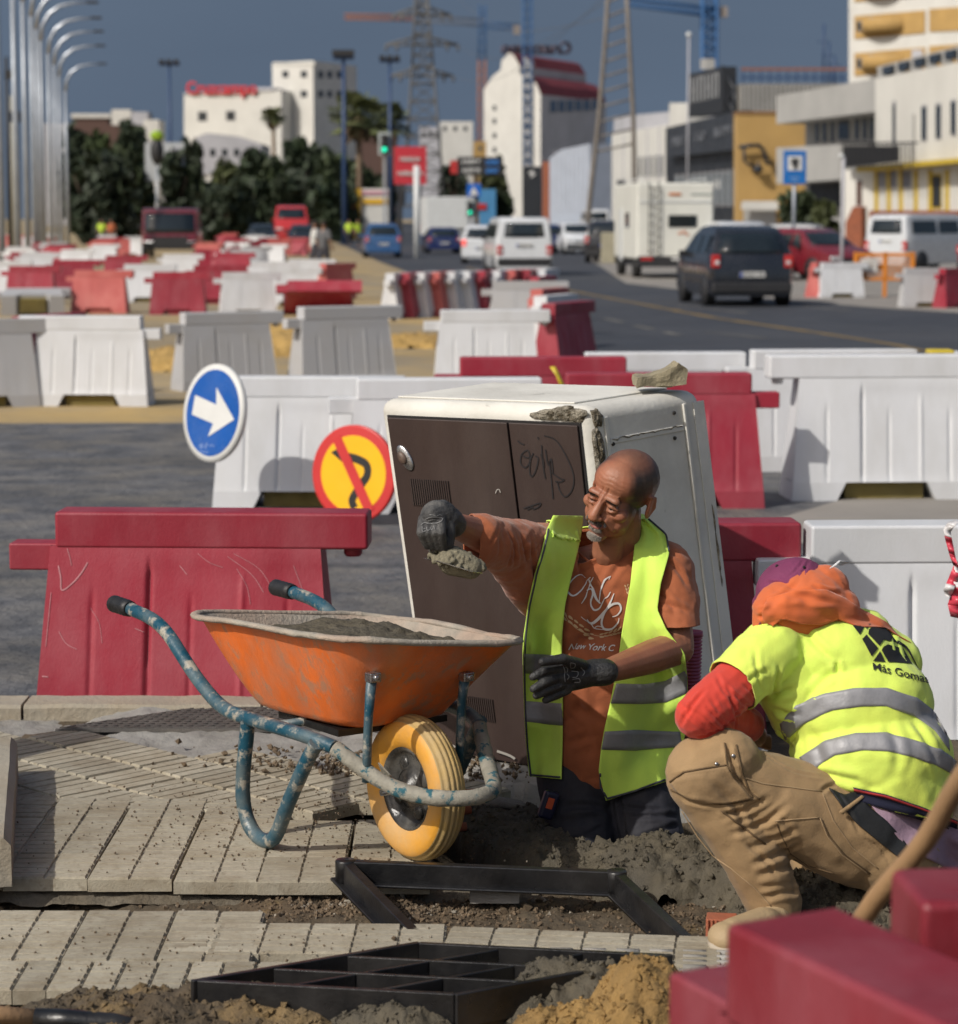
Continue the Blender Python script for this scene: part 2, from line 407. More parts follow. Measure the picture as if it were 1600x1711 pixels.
# front pavement
for i in range(4):
    x=-1.37+.2145*i+.108
    lay(TM[(i+1)%3],'tile',x,5.655-.1925-.003*i,.150,rnd.uniform(-.004,.004),pav,.003)
for i in range(10):
    x=-.592+.2145*i*.98-.012
    y1=5.545-.13*max(0,(x+.2))*1.15
    lay((T2 if i else T2)[i%3],'tile',x,y1-.1135,.150,R(-1.0)-(.10 if i>2 else 0),pav,.003)
for i in range(24):
    x=-1.37+.0735*i; lay(T5[i%2],'tile',x+.03,5.165-.004*i*.3,.149,0,pav,.004) if x<.1 else None
for i in range(17):     # knobbly strip seen at the right of the cover
    for j in range(2):
        x=-.12+.0755*i*1.0; y=5.30-.16*j-.004*i
        b=MB(); b.box((0,0,-.02),(.07,.15,.03))
        for q in range(4):
            b.tube([(-.026,-.055+.037*q,-.003),(.026,-.055+.037*q,-.003)],.009,6)
        if i==0 and j==0: KN=b.mesh('paver',mat('grey_paver',(.30,.29,.27),.75,.2,9,.4,70,dirt=(.2,.17,.13),dirt_amt=.6,rnd_amt=.2))
        o=bpy.data.objects.new('paver',KN); COL.objects.link(o); o.parent=pav; o.location=(x,y,.148); o.rotation_euler=(0,0,R(-5))
# mortar bed seen under the tile edges
b=MB()
rows=[]
for j in range(8):
    row=[]
    for i in range(120):
        x=-1.45+1.6*i/119; t=j/7
        row.append((x,5.985-.055*t+.012*fbm(x*9,t*2)-.009*(x+1.3),.114-.03*t**1.5+.012*fbm(x*12,t*3,2)))
    rows.append(row)
tag(b.grid(rows).build('mortar_bed',mat('old_mortar_bed',(.14,.12,.09),.9,.3,20,1.0,60,dirt=(.08,.06,.035),dirt_amt=.8,dirt_scale=8,dist=.01),fix=False),kind='structure')

# ---- cement apron and kerb towards the road
def apron_h(x,y):
    e=7.62-.40*max(0,(x+1.3)); t=max(0,min(1,(y-e)/.3))
    return .128+.018*t*t*(3-2*t)-.03*max(0,min(1,(-1.15-x)/.2))+.016*fbm(x*4,y*4,1)+.008*fbm(x*20,y*20,2)+.004*fbm(x*55,y*55,3)+(-.10 if y<e-.05 else 0)
tag(heightfield('cement_apron',-2.1,.9,7.0,8.06,.02,apron_h,M_CEM),kind='structure')
def kerb(i,x0,x1,y,h,rz=0):
    b=MB(); n=14
    prof=[(-.085,0),(-.085,h-.012),(-.075,h),(.07,h),(.088,h-.03),(.095,0)]
    rows=[]
    for k in range(n+1):
        x=-(x1-x0)/2+(x1-x0)*k/n
        rows.append([(x,p[0]+.004*fbm(x*6+i,p[1]*9,p[0]*9),p[1]+(.005*fbm(x*7+i*3,p[0]*8,4) if p[1]>.05 else 0)) for p in prof])
    b.grid(rows,smooth=False)
    for r_ in (rows[0],rows[-1][::-1]): b.add(r_,[tuple(range(len(r_)))])
    o=b.build('kerb_stone',M_KERB,kerbs); o.location=((x0+x1)/2,y,0); o.rotation_euler=(0,0,rz); return o
kerbs=tag(empty('kerb'),kind='structure')
for i in range(5): kerb(i,-2.35+.81*i,-1.55+.81*i,8.12,.168)
# ---- iron gutter grating beside the kerb
t=empty('gutter_grate',(0,0,0)); tag(t,'dark iron mesh grating set flat in cement behind the wheelbarrow leg','drain grate')
M_IRON=mat('black_iron',(.009,.009,.010),.33,.4,8,.35,60,dirt=(.07,.065,.06),dirt_amt=.35,dirt_scale=5,spec=.6,dist=.004)
M_IRON2=mat('dull_iron',(.085,.08,.075),.6,.3,8,.3,60,dirt=(.16,.14,.12),dirt_amt=.6,dirt_scale=6)
gx0,gx1,gy0,gy1=-1.36,-.35,7.72,8.04; gz=.160
b=MB()
for s in range(10):
    y=gy0+(gy1-gy0)*s/9; b.box(((gx0+gx1)/2+(y-gy0)*1.25,y,gz-.006),(gx1-gx0,.007,.012))
b.build('bar',M_IRON2,t,fix=False)['kind']='stuff'
b=MB()
for s in range(30):
    x=gx0+(gx1-gx0)*s/29; e_=(gy1-gy0)*1.25; b.hexa([(x-.004,gy0,gz-.014),(x+.004,gy0,gz-.014),(x+.004+e_,gy1,gz-.014),(x-.004+e_,gy1,gz-.014)],[(x-.004,gy0,gz-.002),(x+.004,gy0,gz-.002),(x+.004+e_,gy1,gz-.002),(x-.004+e_,gy1,gz-.002)])
b.build('cross_bar',M_IRON2,t,fix=False)['kind']='stuff'
b=MB(); b.box(((gx0+gx1)/2,gy0-.012,gz-.01),(gx1-gx0+.03,.012,.010)); b.build('rim',M_IRON2,t)
b=MB(); b.hexa([(gx0,gy0,gz-.03),(gx1,gy0,gz-.03),(gx1+.4,gy1,gz-.03),(gx0+.4,gy1,gz-.03)],[(gx0,gy0,gz-.02),(gx1,gy0,gz-.02),(gx1+.4,gy1,gz-.02),(gx0+.4,gy1,gz-.02)]); b.build('sump_shade_plate',mat('sump_shade',(.03,.03,.03),.9),t)  # dark plate gives the shade below the bars by colour
# ---- kerb block at the left edge of the photo
b=MB(); n=10
rows=[]
for k in range(n+1):
    y=-.6+1.2*k/n
    pr=[(.0,0),(.0+.004*fbm(y*5,1),.105),(-.018,.125),(-.42,.13),(-.44,0)]
    rows.append([(p[0]+.003*fbm(y*9,p[1]*9),y,p[1]+(.003*fbm(y*9,p[0]*9) if p[1]>0 else 0)) for p in pr])
b.grid(rows,smooth=False)
for r_ in (rows[0],rows[-1][::-1]): b.add(r_,[tuple(range(5))])
o=b.build('kerb_block',M_KERB); o.location=(-1.268,6.46,.147); o.rotation_euler=(0,0,R(10)); tag(o,'long weathered concrete kerb block lying on the paving at the left edge','kerb block')
# a made-up red barrier, out of frame, comes later to cast shadow on the paving

# ================================================================== plastic barriers
BL=1.06; BH=.80
def barrier_meshes(hi=True):
    """body with sloping faces, relief ribs and forklift feet; rail; tongue; pin"""
    b=MB(); nx=180 if hi else 26; nz=16 if hi else 5
    def half(z):   # half thickness
        return .205-.03*(z/.12) if z<.12 else .175-.096*((z-.12)/.56)
    def xend(z): return BL/2-.052*(z/.68)
    def rel(x,z):
        d=0
        if z>.10 and z<.66:
            for c,wd,dp,z1 in ((-.13,.009,.013,.62),(.20,.009,-.006,.58),(-.33,.009,.007,.52),(.02,.008,.006,.5),(.36,.009,.007,.5)):
                if z<z1: d+=dp*math.exp(-((x-c-.015*(z-.3))/wd)**2)*min(1,(z1-z)/.03)*min(1,(z-.1)/.03)
            if x>-.13: d+=.006*min(1,(z-.1)/.05)*min(1,(.64-z)/.05)
        return d
    zs=[.105+(.68-.105)*k/nz for k in range(nz+1)]
    if hi: zs=[.105,.125]+[.15+(.68-.15)*k/nz for k in range(nz+1)]
    for sgn in (-1,1):
        rows=[]
        for z in zs:
            rows.append([(xend(z)*(-1+2*i/nx), sgn*(half(z)-rel(sgn*xend(z)*(-1+2*i/nx)*-1,z)), z) for i in range(nx+1)])
        b.grid(rows,smooth=True,flip=(sgn>0))
    for sg in (-1,1):
        rows=[[(sg*xend(z),-half(z),z),(sg*(xend(z)-.012),0,z),(sg*xend(z),half(z),z)] for z in zs]
        b.grid(rows,smooth=False,flip=(sg<0))
    # underside of body & feet
    for x0,x1 in ((-BL/2,-BL/2+.30),(BL/2-.30,BL/2)):
        s0=.0 if x0<0 else .05; s1=.05 if x0<0 else 0
        ax0=x0*(.985); ax1=x1*.985
        b.hexa([(x0+s0,-.185,0),(x1-s1,-.185,0),(x1-s1,.185,0),(x0+s0,.185,0)],[(ax0,-half(.105),.105),(ax1,-half(.105),.105),(ax1,half(.105),.105),(ax0,half(.105),.105)])
    b.add([(-BL/2*.98,-.178,.105),(BL/2*.98,-.178,.105),(BL/2*.98,.178,.105),(-BL/2*.98,.178,.105)],[(3,2,1,0)])
    body=b
    b=MB(); 
    x0=-.46;x1=BL/2+.115
    b.box(((x0+x1)/2,0,.7365),(x1-x0,.168,.129))
    rail=b
    tg=MB().box((-.46-.068,0,.638),(.205,.12,.096))
    pin=MB().lathe([(0,.64),(.026,.64),(.033,.65),(.033,.69)],(BL/2+.055,0,0),n=16)
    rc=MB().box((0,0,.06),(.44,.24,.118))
    return body,rail,tg,pin,rc
B_HI=barrier_meshes(True); B_LO=barrier_meshes(False)
BM={}
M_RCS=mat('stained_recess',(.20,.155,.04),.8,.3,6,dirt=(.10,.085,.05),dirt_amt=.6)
def barrier(x,y,z,rz,m,label,group='plastic barriers round the roadworks',hi=False,s=1.0,mirror=False,tilt=None):
    key=(m.name,hi)
    if key not in BM:
        mbs=B_HI if hi else B_LO
        root=empty('plastic_barrier'); 
        for mb,nm in zip(mbs,('body','top_rail','coupling_tongue','coupling_pin','fork_recess')):
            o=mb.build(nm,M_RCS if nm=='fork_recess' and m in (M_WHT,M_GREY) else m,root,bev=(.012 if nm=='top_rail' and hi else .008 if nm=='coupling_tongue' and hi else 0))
            if nm=='body' and hi: pass
        BM[key]=root; r_=root
    else: r_=copy_tree(BM[key])
    r_.location=(x,y,z); r_.rotation_euler=tilt if tilt else (0,0,rz+(math.pi if mirror else 0)); r_.scale=(s,s,s)
    tag(r_,label,'barrier',group); return r_
def bpix(px,py,rz,m,label,hi=False,s=1.0,mirror=False,z=0,dy=.18,**k):
    g=G(px,py,z); return barrier(g.x,g.y+dy*s,z,R(rz),m,label,hi=hi,s=s,mirror=mirror,**k)
# near ones
near_red=barrier(G(318,1170).x*8.5/8.96+.0,8.50,-.025,R(-2.5),M_RED,'scuffed dark red plastic barrier behind the orange wheelbarrow, just past the kerb',hi=True,s=1.0)
bpix(500,850,-2,M_WHT,'white plastic barrier that carries the round blue arrow sign',hi=True,s=1.02)
barrier(.42,7.98,0,R(3),M_RED,'dark red plastic barrier between the concrete cabinet and the crouching man',hi=True,mirror=False,s=1.0)
barrier(1.545,7.95,0,R(2),M_WHT,'white plastic barrier directly behind the crouching man, with striped tape at its end',hi=True,s=1.0)
barrier(1.22,15.15,0,R(2),M_RED,'dark red plastic barrier rising behind the right shoulder of the cabinet',hi=True,s=1.05,mirror=True)
bpix(1478,838,4,M_WHT,'large dusty white plastic barrier standing alone on the right, past the cabinet',hi=True,s=1.16,mirror=True,dy=.2)
barrier(.35,16.9,0,R(3),M_RED,'dark red plastic barrier with a knot of yellow tape, just above the cabinet top',hi=True,s=1.05)
barrier(1.25,17.5,0,R(4),M_WHT,'white plastic barrier behind the stone that lies on the cabinet',hi=True,s=1.05)
barrier(2.45,17.4,0,R(5),M_WHT,'tall white barrier behind the lone dusty one, at the dark road edge',hi=True,s=1.08)
barrier(3.75,17.6,0,R(3),M_WHT,'white plastic barrier at the right, coupled in line beside the road edge',hi=True,s=1.05)
barrier(3.95,16.5,0,R(5),M_REDF,'faded pink barrier with yellow tape at the right edge of the photo',hi=True,s=1.0)
# middle row
bpix(150,679,-3,M_WHT,'clean white barrier at the left of the middle row, red barrier end beside it',hi=True,s=1.08,mirror=True)
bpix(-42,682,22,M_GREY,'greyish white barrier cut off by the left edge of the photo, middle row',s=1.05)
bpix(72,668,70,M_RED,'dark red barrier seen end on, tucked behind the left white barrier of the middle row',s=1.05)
bpix(372,652,28,M_GREY,'shade-greyed white barrier turned away, above the blue arrow sign',hi=True,s=1.02)
bpix(570,648,30,M_GREY,'shade-greyed white barrier turned away, in the middle row right of the blue arrow sign',hi=True,s=1.08)
bpix(812,652,4,M_WHT,'clean white ribbed barrier in the middle row above the cabinet',hi=True,s=1.05)
barrier(-.28,14.9,0,R(4),M_WHT,'white barrier whose rail runs behind the no turn sign to the cabinet',hi=True,s=1.03)
# the chain along the road
bpix(945,628,64,M_RED,'red barrier facing the camera end on, first of the chain beside the dark road',hi=True,s=1.05)
bpix(925,606,68,M_WHT,'white barrier standing second in the chain beside the dark road',s=1.05)
bpix(915,585,70,M_REDF,'pale red barrier standing third in the chain beside the dark road',s=1.05)
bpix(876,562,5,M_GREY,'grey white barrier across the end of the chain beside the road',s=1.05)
bpix(905,540,72,M_RED,'red barrier at the far end of the chain beside the road',s=1.0)
cols=[M_WHT,M_RED,M_WHT,M_REDF,M_WHT,M_WHT,M_RED,M_WHT,M_REDF,M_RED,M_WHT]
nm=['first','second','third','fourth','fifth','sixth','seventh','eighth','ninth','tenth','eleventh']
for i,c in enumerate(cols):
    bpix(664+25*i,532-1.2*i,74,c,'%s barrier, %s from the left in the tight stack beside the road'%('white' if c is M_WHT else 'red',nm[i]),s=1.02)
# third row
bpix(412,527,12,M_WHT,'white barrier in front of the farther group, left of the fallen red one')
bpix(485,512,3,M_WHT,'white barrier standing behind the fallen red barrier')
bpix(560,500,55,M_REDF,'red barrier seen end on at the corner by the road, behind the fallen red one')
g=G(530,526); barrier(g.x,g.y+.3,.19,0,M_RED,'fallen red barrier lying on its side on the sand',tilt=(R(68),0,R(4)),s=1.25)
bpix(296,526,0,M_RED,'red barrier standing alone left of the front white one in the far group')
bpix(165,524,-4,M_REDF,'sun faded orange red barrier in the far group at the left',s=1.02)
bpix(50,508,-2,M_RED,'dark red barrier behind the toppled white one at the far left')
g=G(50,528); barrier(g.x,g.y+.3,.17,0,M_GREY,'toppled dusty white barrier at the left edge on the sand strip',tilt=(R(-75),0,R(10)),s=1.1)
for k,(px,py,rz,m,lab) in enumerate([
 (243,505,0,M_WHT,'white barrier glimpsed between the two front red ones of the far group'),
 (360,508,4,M_RED,'red barrier behind the front white one in the far group'),
 (452,497,2,M_WHT,'white barrier in the second rank of the far group, near the road corner'),
 (515,490,-3,M_WHT,'white barrier in the rear rank by the road corner'),
 (5,495,0,M_WHT,'white barrier at the very left edge behind the toppled one'),
 (120,492,3,M_RED,'red barrier with a low rail behind the faded orange one'),
 (205,478,0,M_RED,'red barrier in front of the red lorry, left of its bumper'),
 (300,474,2,M_WHT,'white barrier right under the bumper of the red lorry'),
 (388,470,-2,M_RED,'red barrier just right of the red lorry bumper'),
 (60,470,4,M_WHT,'white barrier near the foot of the grey lamp posts'),
 ]): bpix(px,py,rz,m,lab,s=1.02)
rb=random.Random(11)
def FARLAB(m,px,py,k):
    c='white' if m is M_WHT else ('faded red' if m is M_REDF else 'red'); row='farthest' if py<420 else 'far' if py<435 else 'middle' if py<452 else 'front'
    if k<24: w='near the grey lamp posts' if px<75 else 'below the dark trees' if px<150 else 'just left of the red lorry'
    else: w='just right of the red lorry' if px<400 else 'below the red and white van' if px<480 else 'near the two pedestrians'
    return '%s barrier in the %s blurred rank, %s'%(c,row,w)
side=['by the lamp posts','under the dark trees','left of the red lorry','far left on the site']
for k in range(48):
    py=rb.choice([466,458,450,443,437,432,427,423,419,415,412,409]); px=rb.uniform(0,222) if k<24 else rb.uniform(345,470) if k<34 else rb.uniform(350,440)+ (450-py)*.0+rb.uniform(0,110)*(py<445)
    m=rb.choice([M_WHT,M_RED,M_WHT,M_RED,M_REDF])
    bpix(px,py,rb.uniform(-20,25),m,FARLAB(m,px,py,k),s=1.0)['group']='far barriers in the blurred ranks'
# tell look-alikes of the far ranks apart by their order from left to right
_by={}
for o in list(bpy.data.objects):
    if o.get('group')=='far barriers in the blurred ranks': _by.setdefault(o['label'],[]).append(o)
for lb,os_ in _by.items():
    os_.sort(key=lambda o:o.location.x/o.location.y)
    nm_={2:['left one','right one'],3:['left one','middle one','right one'],4:['first','second','third','fourth']}.get(len(os_))
    if len(os_)>1:
        for q,o in enumerate(os_): o['label']=lb+', '+(nm_[q] if nm_ else 'number %d from the left'%(q+1))
# right hand side
bpix(1372,497,62,M_REDF,'red barrier end beside the white one by the parked red car',s=1.0)
bpix(1405,498,12,M_WHT,'white barrier at the kerb in front of the parked red car',s=1.0)
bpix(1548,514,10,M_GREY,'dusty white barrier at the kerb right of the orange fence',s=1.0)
bpix(1600,515,40,M_RED,'dark red barrier at the kerb by the right edge of the photo',s=1.0)
# made-up, unseen barrier at the left, added to cast shadow across the paving
barrier(-2.35,6.55,.15,R(55),M_RED,'unseen red barrier added past the left edge to cast shadow on the paving')
# foreground, out of focus
barrier(.585,2.52,.14,R(-63),M_REDD,'blurred red barrier in the right foreground, running towards the camera',hi=True,s=1.0,group='blurred foreground barriers')
barrier(1.00,3.02,.16,R(4),M_REDD,'blurred red barrier in the bottom right corner behind the nearest one',hi=True,s=1.0,group='blurred foreground barriers')
# ================================================================== concrete cabinet with brown doors
M_SHELL=mat('painted_concrete',(.68,.665,.61),.75,.05,4,.5,45,dirt=(.33,.31,.27),dirt_amt=.45,dirt_scale=3.5,col2=(.30,.29,.26),c2_thr=.70,c2_scale=9,c2_soft=.03,dist=.004)
M_BROWN=mat('brown_door_paint',(.034,.020,.017),.5,.2,3,.15,40,dirt=(.072,.050,.042),dirt_amt=.6,dirt_scale=2.5,stretch=(1,1,.35),col2=(.2,.17,.15),c2_thr=.72,c2_scale=16,c2_soft=.02)
M_ROUGHC=mat('broken_concrete',(.30,.27,.215),.95,.5,30,1.0,90,col2=(.10,.08,.05),c2_thr=.52,c2_scale=35,dist=.02)
A=P(985,680,7.00); B_=P(627,667,7.44); C_=P(1172,650,7.36)
A.z-=0; D_=B_+C_-A
A2=P(1056,1345,7.00); B2=P(714,1285,7.44); C2=P(1246,1262,7.36); D2=B2+C2-A2
cab=empty('utility_cabinet',tuple(((A2+B2+C2+D2)/4)[:])); co=cab.location.copy()
tag(cab,'leaning cream concrete utility cabinet with brown metal doors and a broken corner','cabinet')
def L_(p): return p-co
def FF(s,t,off=0.0):   # front face: s from near corner (0) to left (1), t from top (0) to bottom (1)
    a=A.lerp(B_,s); b=A2.lerp(B2,s); p=a.lerp(b,t); n=(B_-A).cross(A2-A).normalized()
    if n.y>0: n=-n
    return L_(p+n*off)
def SF(s,t,off=0.0):   # side face: s from near corner (0) to the back (1)
    a=A.lerp(C_,s); b=A2.lerp(C2,s); p=a.lerp(b,t); n=(C_-A).cross(A2-A).normalized()
    if n.y>0: n=-n
    return L_(p+n*off)
b=MB(); b.hexa([L_(A2),L_(C2),L_(D2),L_(B2)],[L_(A),L_(C_),L_(D_),L_(B_)])
shell=b.build('shell',M_SHELL,cab,bev=.042,bseg=5)
def panel(s0,s1,t0,t1,o0,o1,name,m,F=FF,bev=.003):
    q=[F(s0,t0,0),F(s1,t0,0),F(s1,t1,0),F(s0,t1,0)]
    lo=[F(*a,o0) for a in ((s0,t0),(s1,t0),(s1,t1),(s0,t1))]; hi=[F(*a,o1) for a in ((s0,t0),(s1,t0),(s1,t1),(s0,t1))]
    return MB().hexa(lo,hi).build(name,m,cab,bev=bev)
panel(.045,.950,.040,.945,.001,.004,'door_gap_shade',mat('recess_black',(.012,.01,.01),.8))  # black plate stands in for the shade in the gaps round the doors
panel(.055,.365,.046,.938,.004,.013,'door',M_BROWN)
panel(.372,.942,.046,.938,.004,.015,'door',M_BROWN)
# moulding bands that stand proud on the shell
panel(.0,.0,0,0,0,0,'x',M_SHELL) if False else None
for s0,s1,o in ((.10,.135,.006),(.80,.825,.008),(.90,1.0,.004)):
    panel(s0,s1,.03,.985,.0,o,'moulding',M_SHELL,SF,.003)
panel(.14,.79,.085,.10,-.002,.003,'moulding',M_SHELL,SF,.002)
# top board line
def TF(s,t,off): # top: s along front, t towards the back
    p=A.lerp(B_,s)+(C_-A)*t; return L_(p+Vector((0,0,off)))
b=MB(); b.hexa([TF(*a,0) for a in ((.12,.10),(.95,.10),(.95,.93),(.12,.93))],[TF(*a,.006) for a in ((.12,.10),(.95,.10),(.95,.93),(.12,.93))]); b.build('top_board',M_SHELL,cab,bev=.004)
# vents: black plate standing in for the shade, slats in front of it
def vent(s0,s1,t0,t1,n):
    panel(s0,s1,t0,t1,.0155,.0165,'vent_shade_plate',mat('recess_black',(.012,.01,.01),.8),bev=0)
    b=MB()
    for i in range(n):
        a=s0+(s1-s0)*(i+.15)/n; c=s0+(s1-s0)*(i+.6)/n
        pts=((a,t0),(c,t0),(c,t1),(a,t1)); b.hexa([FF(*q,.0165) for q in pts],[FF(*q,.0195) for q in pts])
    o=b.build('vent_slats',M_BROWN,cab); o['kind']='stuff'
vent(.68,.87,.205,.275,18)
vent(.60,.76,.775,.835,16)
# latch
M_CHR=mat('scratched_chrome',(.45,.45,.46),.25,.3,20,.2,60,metal=.9,dirt=(.12,.12,.12),dirt_amt=.8,dirt_scale=20)
c=FF(.875,.15,.018); nrm=((B_-A).cross(A2-A)).normalized(); nrm=-nrm if nrm.y>0 else nrm
q=Vector((0,0,1)).rotation_difference(nrm).to_matrix()
b=MB(); n0=len(b.v); b.ell((0,0,0),(.022,.045,.007),n=20,m=10); b.v=[tuple(c+q@Vector((v[0],v[1],v[2]))) for v in b.v]
b.build('latch_plate',M_CHR,cab)
b=MB(); b.ell((-.004,.004,.008),(.014,.022,.009),n=14,m=8); b.v=[tuple(c+q@Vector(v)) for v in b.v]; b.build('latch_knob',mat('dirty_latch',(.12,.08,.06),.5,.4,30),cab)
# broken concrete at the top edge and the near corner
def patch(pts,F,name,off=.004,seed=0):
    """rough irregular scab of broken concrete, thick and uneven"""
    cx=sum(p[0] for p in pts)/len(pts); cy=sum(p[1] for p in pts)/len(pts)
    rows=[]; n=48
    for k in range(9):
        f=k/8; row=[]
        for i in range(n+1):
            t=i/n*len(pts); a=pts[int(t)%len(pts)]; c=pts[(int(t)+1)%len(pts)]; u=t-int(t)
            x=a[0]+(c[0]-a[0])*u; y=a[1]+(c[1]-a[1])*u
            jx=1+.16*fbm(x*40+seed,y*40,f*2)
            px_,py_=cx+(x-cx)*f*jx,cy+(y-cy)*f*jx
            h=off+(.007*fbm(px_*60,py_*60,seed)+.006)*(1-f**3)
            if k==8: h=-.004
            row.append(F(px_,py_,h))
        rows.append(row)
    return MB().grid(rows,smooth=False).build(name,M_ROUGHC,cab)
patch([(.02,.012),(.10,-.002),(.20,.010),(.28,.022),(.27,.034),(.15,.038),(.03,.040)],FF,'broken_edge')
patch([(.0,.06),(.05,.05),(.085,.075),(.09,.13),(.05,.15),(.04,.19),(.005,.21),(-.0,.13)],SF,'broken_edge',.001,5)
patch([(.01,.01),(.06,.005),(.10,.025),(.085,.055),(.03,.05)],SF,'broken_edge',.001,8)
patch([(.955,.30),(.965,.31),(.962,.55),(.950,.5)],SF,'broken_edge',.003,12)
b=MB(); b.tube([SF(.155+.62*i/30,.088+.006*fbm(i*.35,1),.0035) for i in range(31)],[.0016+.002*abs(fbm(i*.9,4)) for i in range(31)],5); b.build('crack',M_ROUGHC,cab)
for s,t in ((.70,.115),(.72,.05),(.16,.10)):
    c=SF(s,t,.002); MB().ell(c,(.006,.006,.006),n=8,m=6).build('bolt_hole',mat('recess_black',(.012,.01,.01),.8),cab)
# marker pen scribble on the narrow door
def ribbon(b,pts,wd,F=None,off=0,mi=0):
    P2=[Vector((p[0],p[1],0)) for p in pts]
    # smooth by catmull-rom
    out=[]
    for i in range(len(P2)-1):
        p0=P2[max(i-1,0)];p1=P2[i];p2=P2[i+1];p3=P2[min(i+2,len(P2)-1)]
        for k in range(6):
            t=k/6; out.append(.5*((2*p1)+(p2-p0)*t+(2*p0-5*p1+4*p2-p3)*t*t+(3*p1-p0-3*p2+p3)*t**3))
    out.append(P2[-1]); rows=[]
    for i,p in enumerate(out):
        t=(out[min(i+1,len(out)-1)]-out[max(i-1,0)]); t=t.normalized() if t.length>1e-9 else Vector((1,0,0))
        n=Vector((-t.y,t.x,0)); ww=wd(i/(len(out)-1)) if callable(wd) else wd
        rows.append([p+n*ww/2,p-n*ww/2])
    if F: rows=[[F(q.x,q.y) for q in r] for r in rows]
    b.grid(rows,mi,False); return b
def pix_front(px,py,off=.0165):   # photo pixel onto the door plane
    r=ray(px,py); n=nrm; p0=A+n*off; t=((p0-Vector((0,0,CZ))).dot(n))/r.dot(n); return L_(Vector((0,0,CZ))+r*t)
S6=.375
strokes=[[(598,310),(612,322),(628,328)],[(640,352),(616,372),(612,410),(632,430),(652,405),(650,365),(640,352)],[(668,365),(655,400),(652,450),(662,470),(680,440),(690,390),(676,378)],[(700,370),(712,395),(716,430)],[(705,330),(710,410),(722,480)],[(722,350),(735,420),(748,390),(756,460)],[(740,400),(748,480),(756,570)],[(716,288),(770,310),(820,390),(848,470),(840,530),(810,560),(785,530),(775,490)],[(745,450),(790,480),(806,484),(790,494),(765,492)],[(688,294),(692,304)],[(625,612),(660,600),(700,588),(690,606),(665,616)],[(640,618),(668,606)],[(620,376),(640,386),(660,380)]]
b=MB()
for s_ in strokes: ribbon(b,[(640+x*S6,620+y*S6) for x,y in s_],2.1,lambda x,y:pix_front(x,y,.0146))
b.build('marker_scribble',mat('marker_black',(.012,.01,.012),.5),cab,fix=False)
b=MB(); ribbon(b,[(640+x*S6,620+y*S6) for x,y in [(500,545),(506,530),(516,528),(522,542)]],1.4,lambda x,y:pix_front(x,y,.0168))
ribbon(b,[(742,1238),(765,1250),(790,1256)],3,lambda x,y:pix_front(x,y,.0168)); ribbon(b,[(830,1255),(850,1262),(860,1268)],4,lambda x,y:pix_front(x,y,.0168))
b.build('white_scratch',mat('pale_scratch',(.35,.33,.3),.7),cab,fix=False)
# dark smear and plinth
b=MB(); b.hexa([L_(A2+V(.0,-.05,-.13)),L_(C2+V(.04,0,-.14)),L_(D2+V(0,.03,-.14)),L_(B2+V(-.06,-.03,-.16))],[L_(A2+V(.0,-.05,-.012)),L_(C2+V(.04,0,-.012)),L_(D2+V(0,.03,-.012)),L_(B2+V(-.06,-.03,-.012))])
b.build('plinth',M_SHELL,cab,bev=.012)
b=MB(); b.tube([FF(.99,.972,.010),FF(0.02,.972,.010)],.026,12); b.build('bottom_moulding',M_SHELL,cab)
# stone on top
def rock(name,c,r,seed,m,sub=3,amp=.35,rz=0,cut=.6):
    bm=bmesh.new(); bmesh.ops.create_icosphere(bm,subdivisions=sub,radius=1)
    for v in bm.verts:
        d=v.co.normalized(); k=1+amp*mn.noise(d*1.3+Vector((seed,0,0)))
        p=d*k
        for ax in range(3): p[ax]=max(-cut,min(cut,p[ax]))*1.35
        p+=d*.05*mn.noise(d*6+Vector((seed,3,0)))
        v.co=Vector((p.x*r[0],p.y*r[1],p.z*r[2]))
    me=bpy.data.meshes.new(name); bm.to_mesh(me); bm.free(); me.materials.append(m)
    o=bpy.data.objects.new(name,me); COL.objects.link(o); o.location=c; o.rotation_euler=(0,0,rz); return o
b=MB()
M_STN=mat('broken_stone',(.27,.235,.155),.9,.2,12,.9,70,dirt=(.15,.13,.09),dirt_amt=.7,dirt_scale=14,dist=.006)
sp=P(1100,640,7.32)
poly=[(-.074,0),(-.072,.028),(-.03,.034),(.01,.048),(.045,.062),(.052,.072),(.062,.060),(.078,.048),(.076,.004),(.03,-.002)]
b.prism([(x,0,z) for x,z in poly],(0,-.04,0),(0,.045,.0))
o=b.build('loose_stone',M_STN); 
bmx=bmesh.new(); bmx.from_mesh(o.data); bmesh.ops.triangulate(bmx,faces=bmx.faces); bmesh.ops.subdivide_edges(bmx,edges=bmx.edges,cuts=3,use_grid_fill=True)
for v in bmx.verts: v.co+=Vector((.006*mn.noise(v.co*30),.010*mn.noise(v.co*22+Vector((3,0,0))),.007*mn.noise(v.co*34+Vector((0,7,0)))))
bmx.to_mesh(o.data); bmx.free(); o.location=(sp.x,7.30,sp.z-.006); o.scale=(1,1,1.0); o.rotation_euler=(R(0),R(0),R(6))
tag(o,'rough tan stone lying on the right end of the cabinet top','stone')

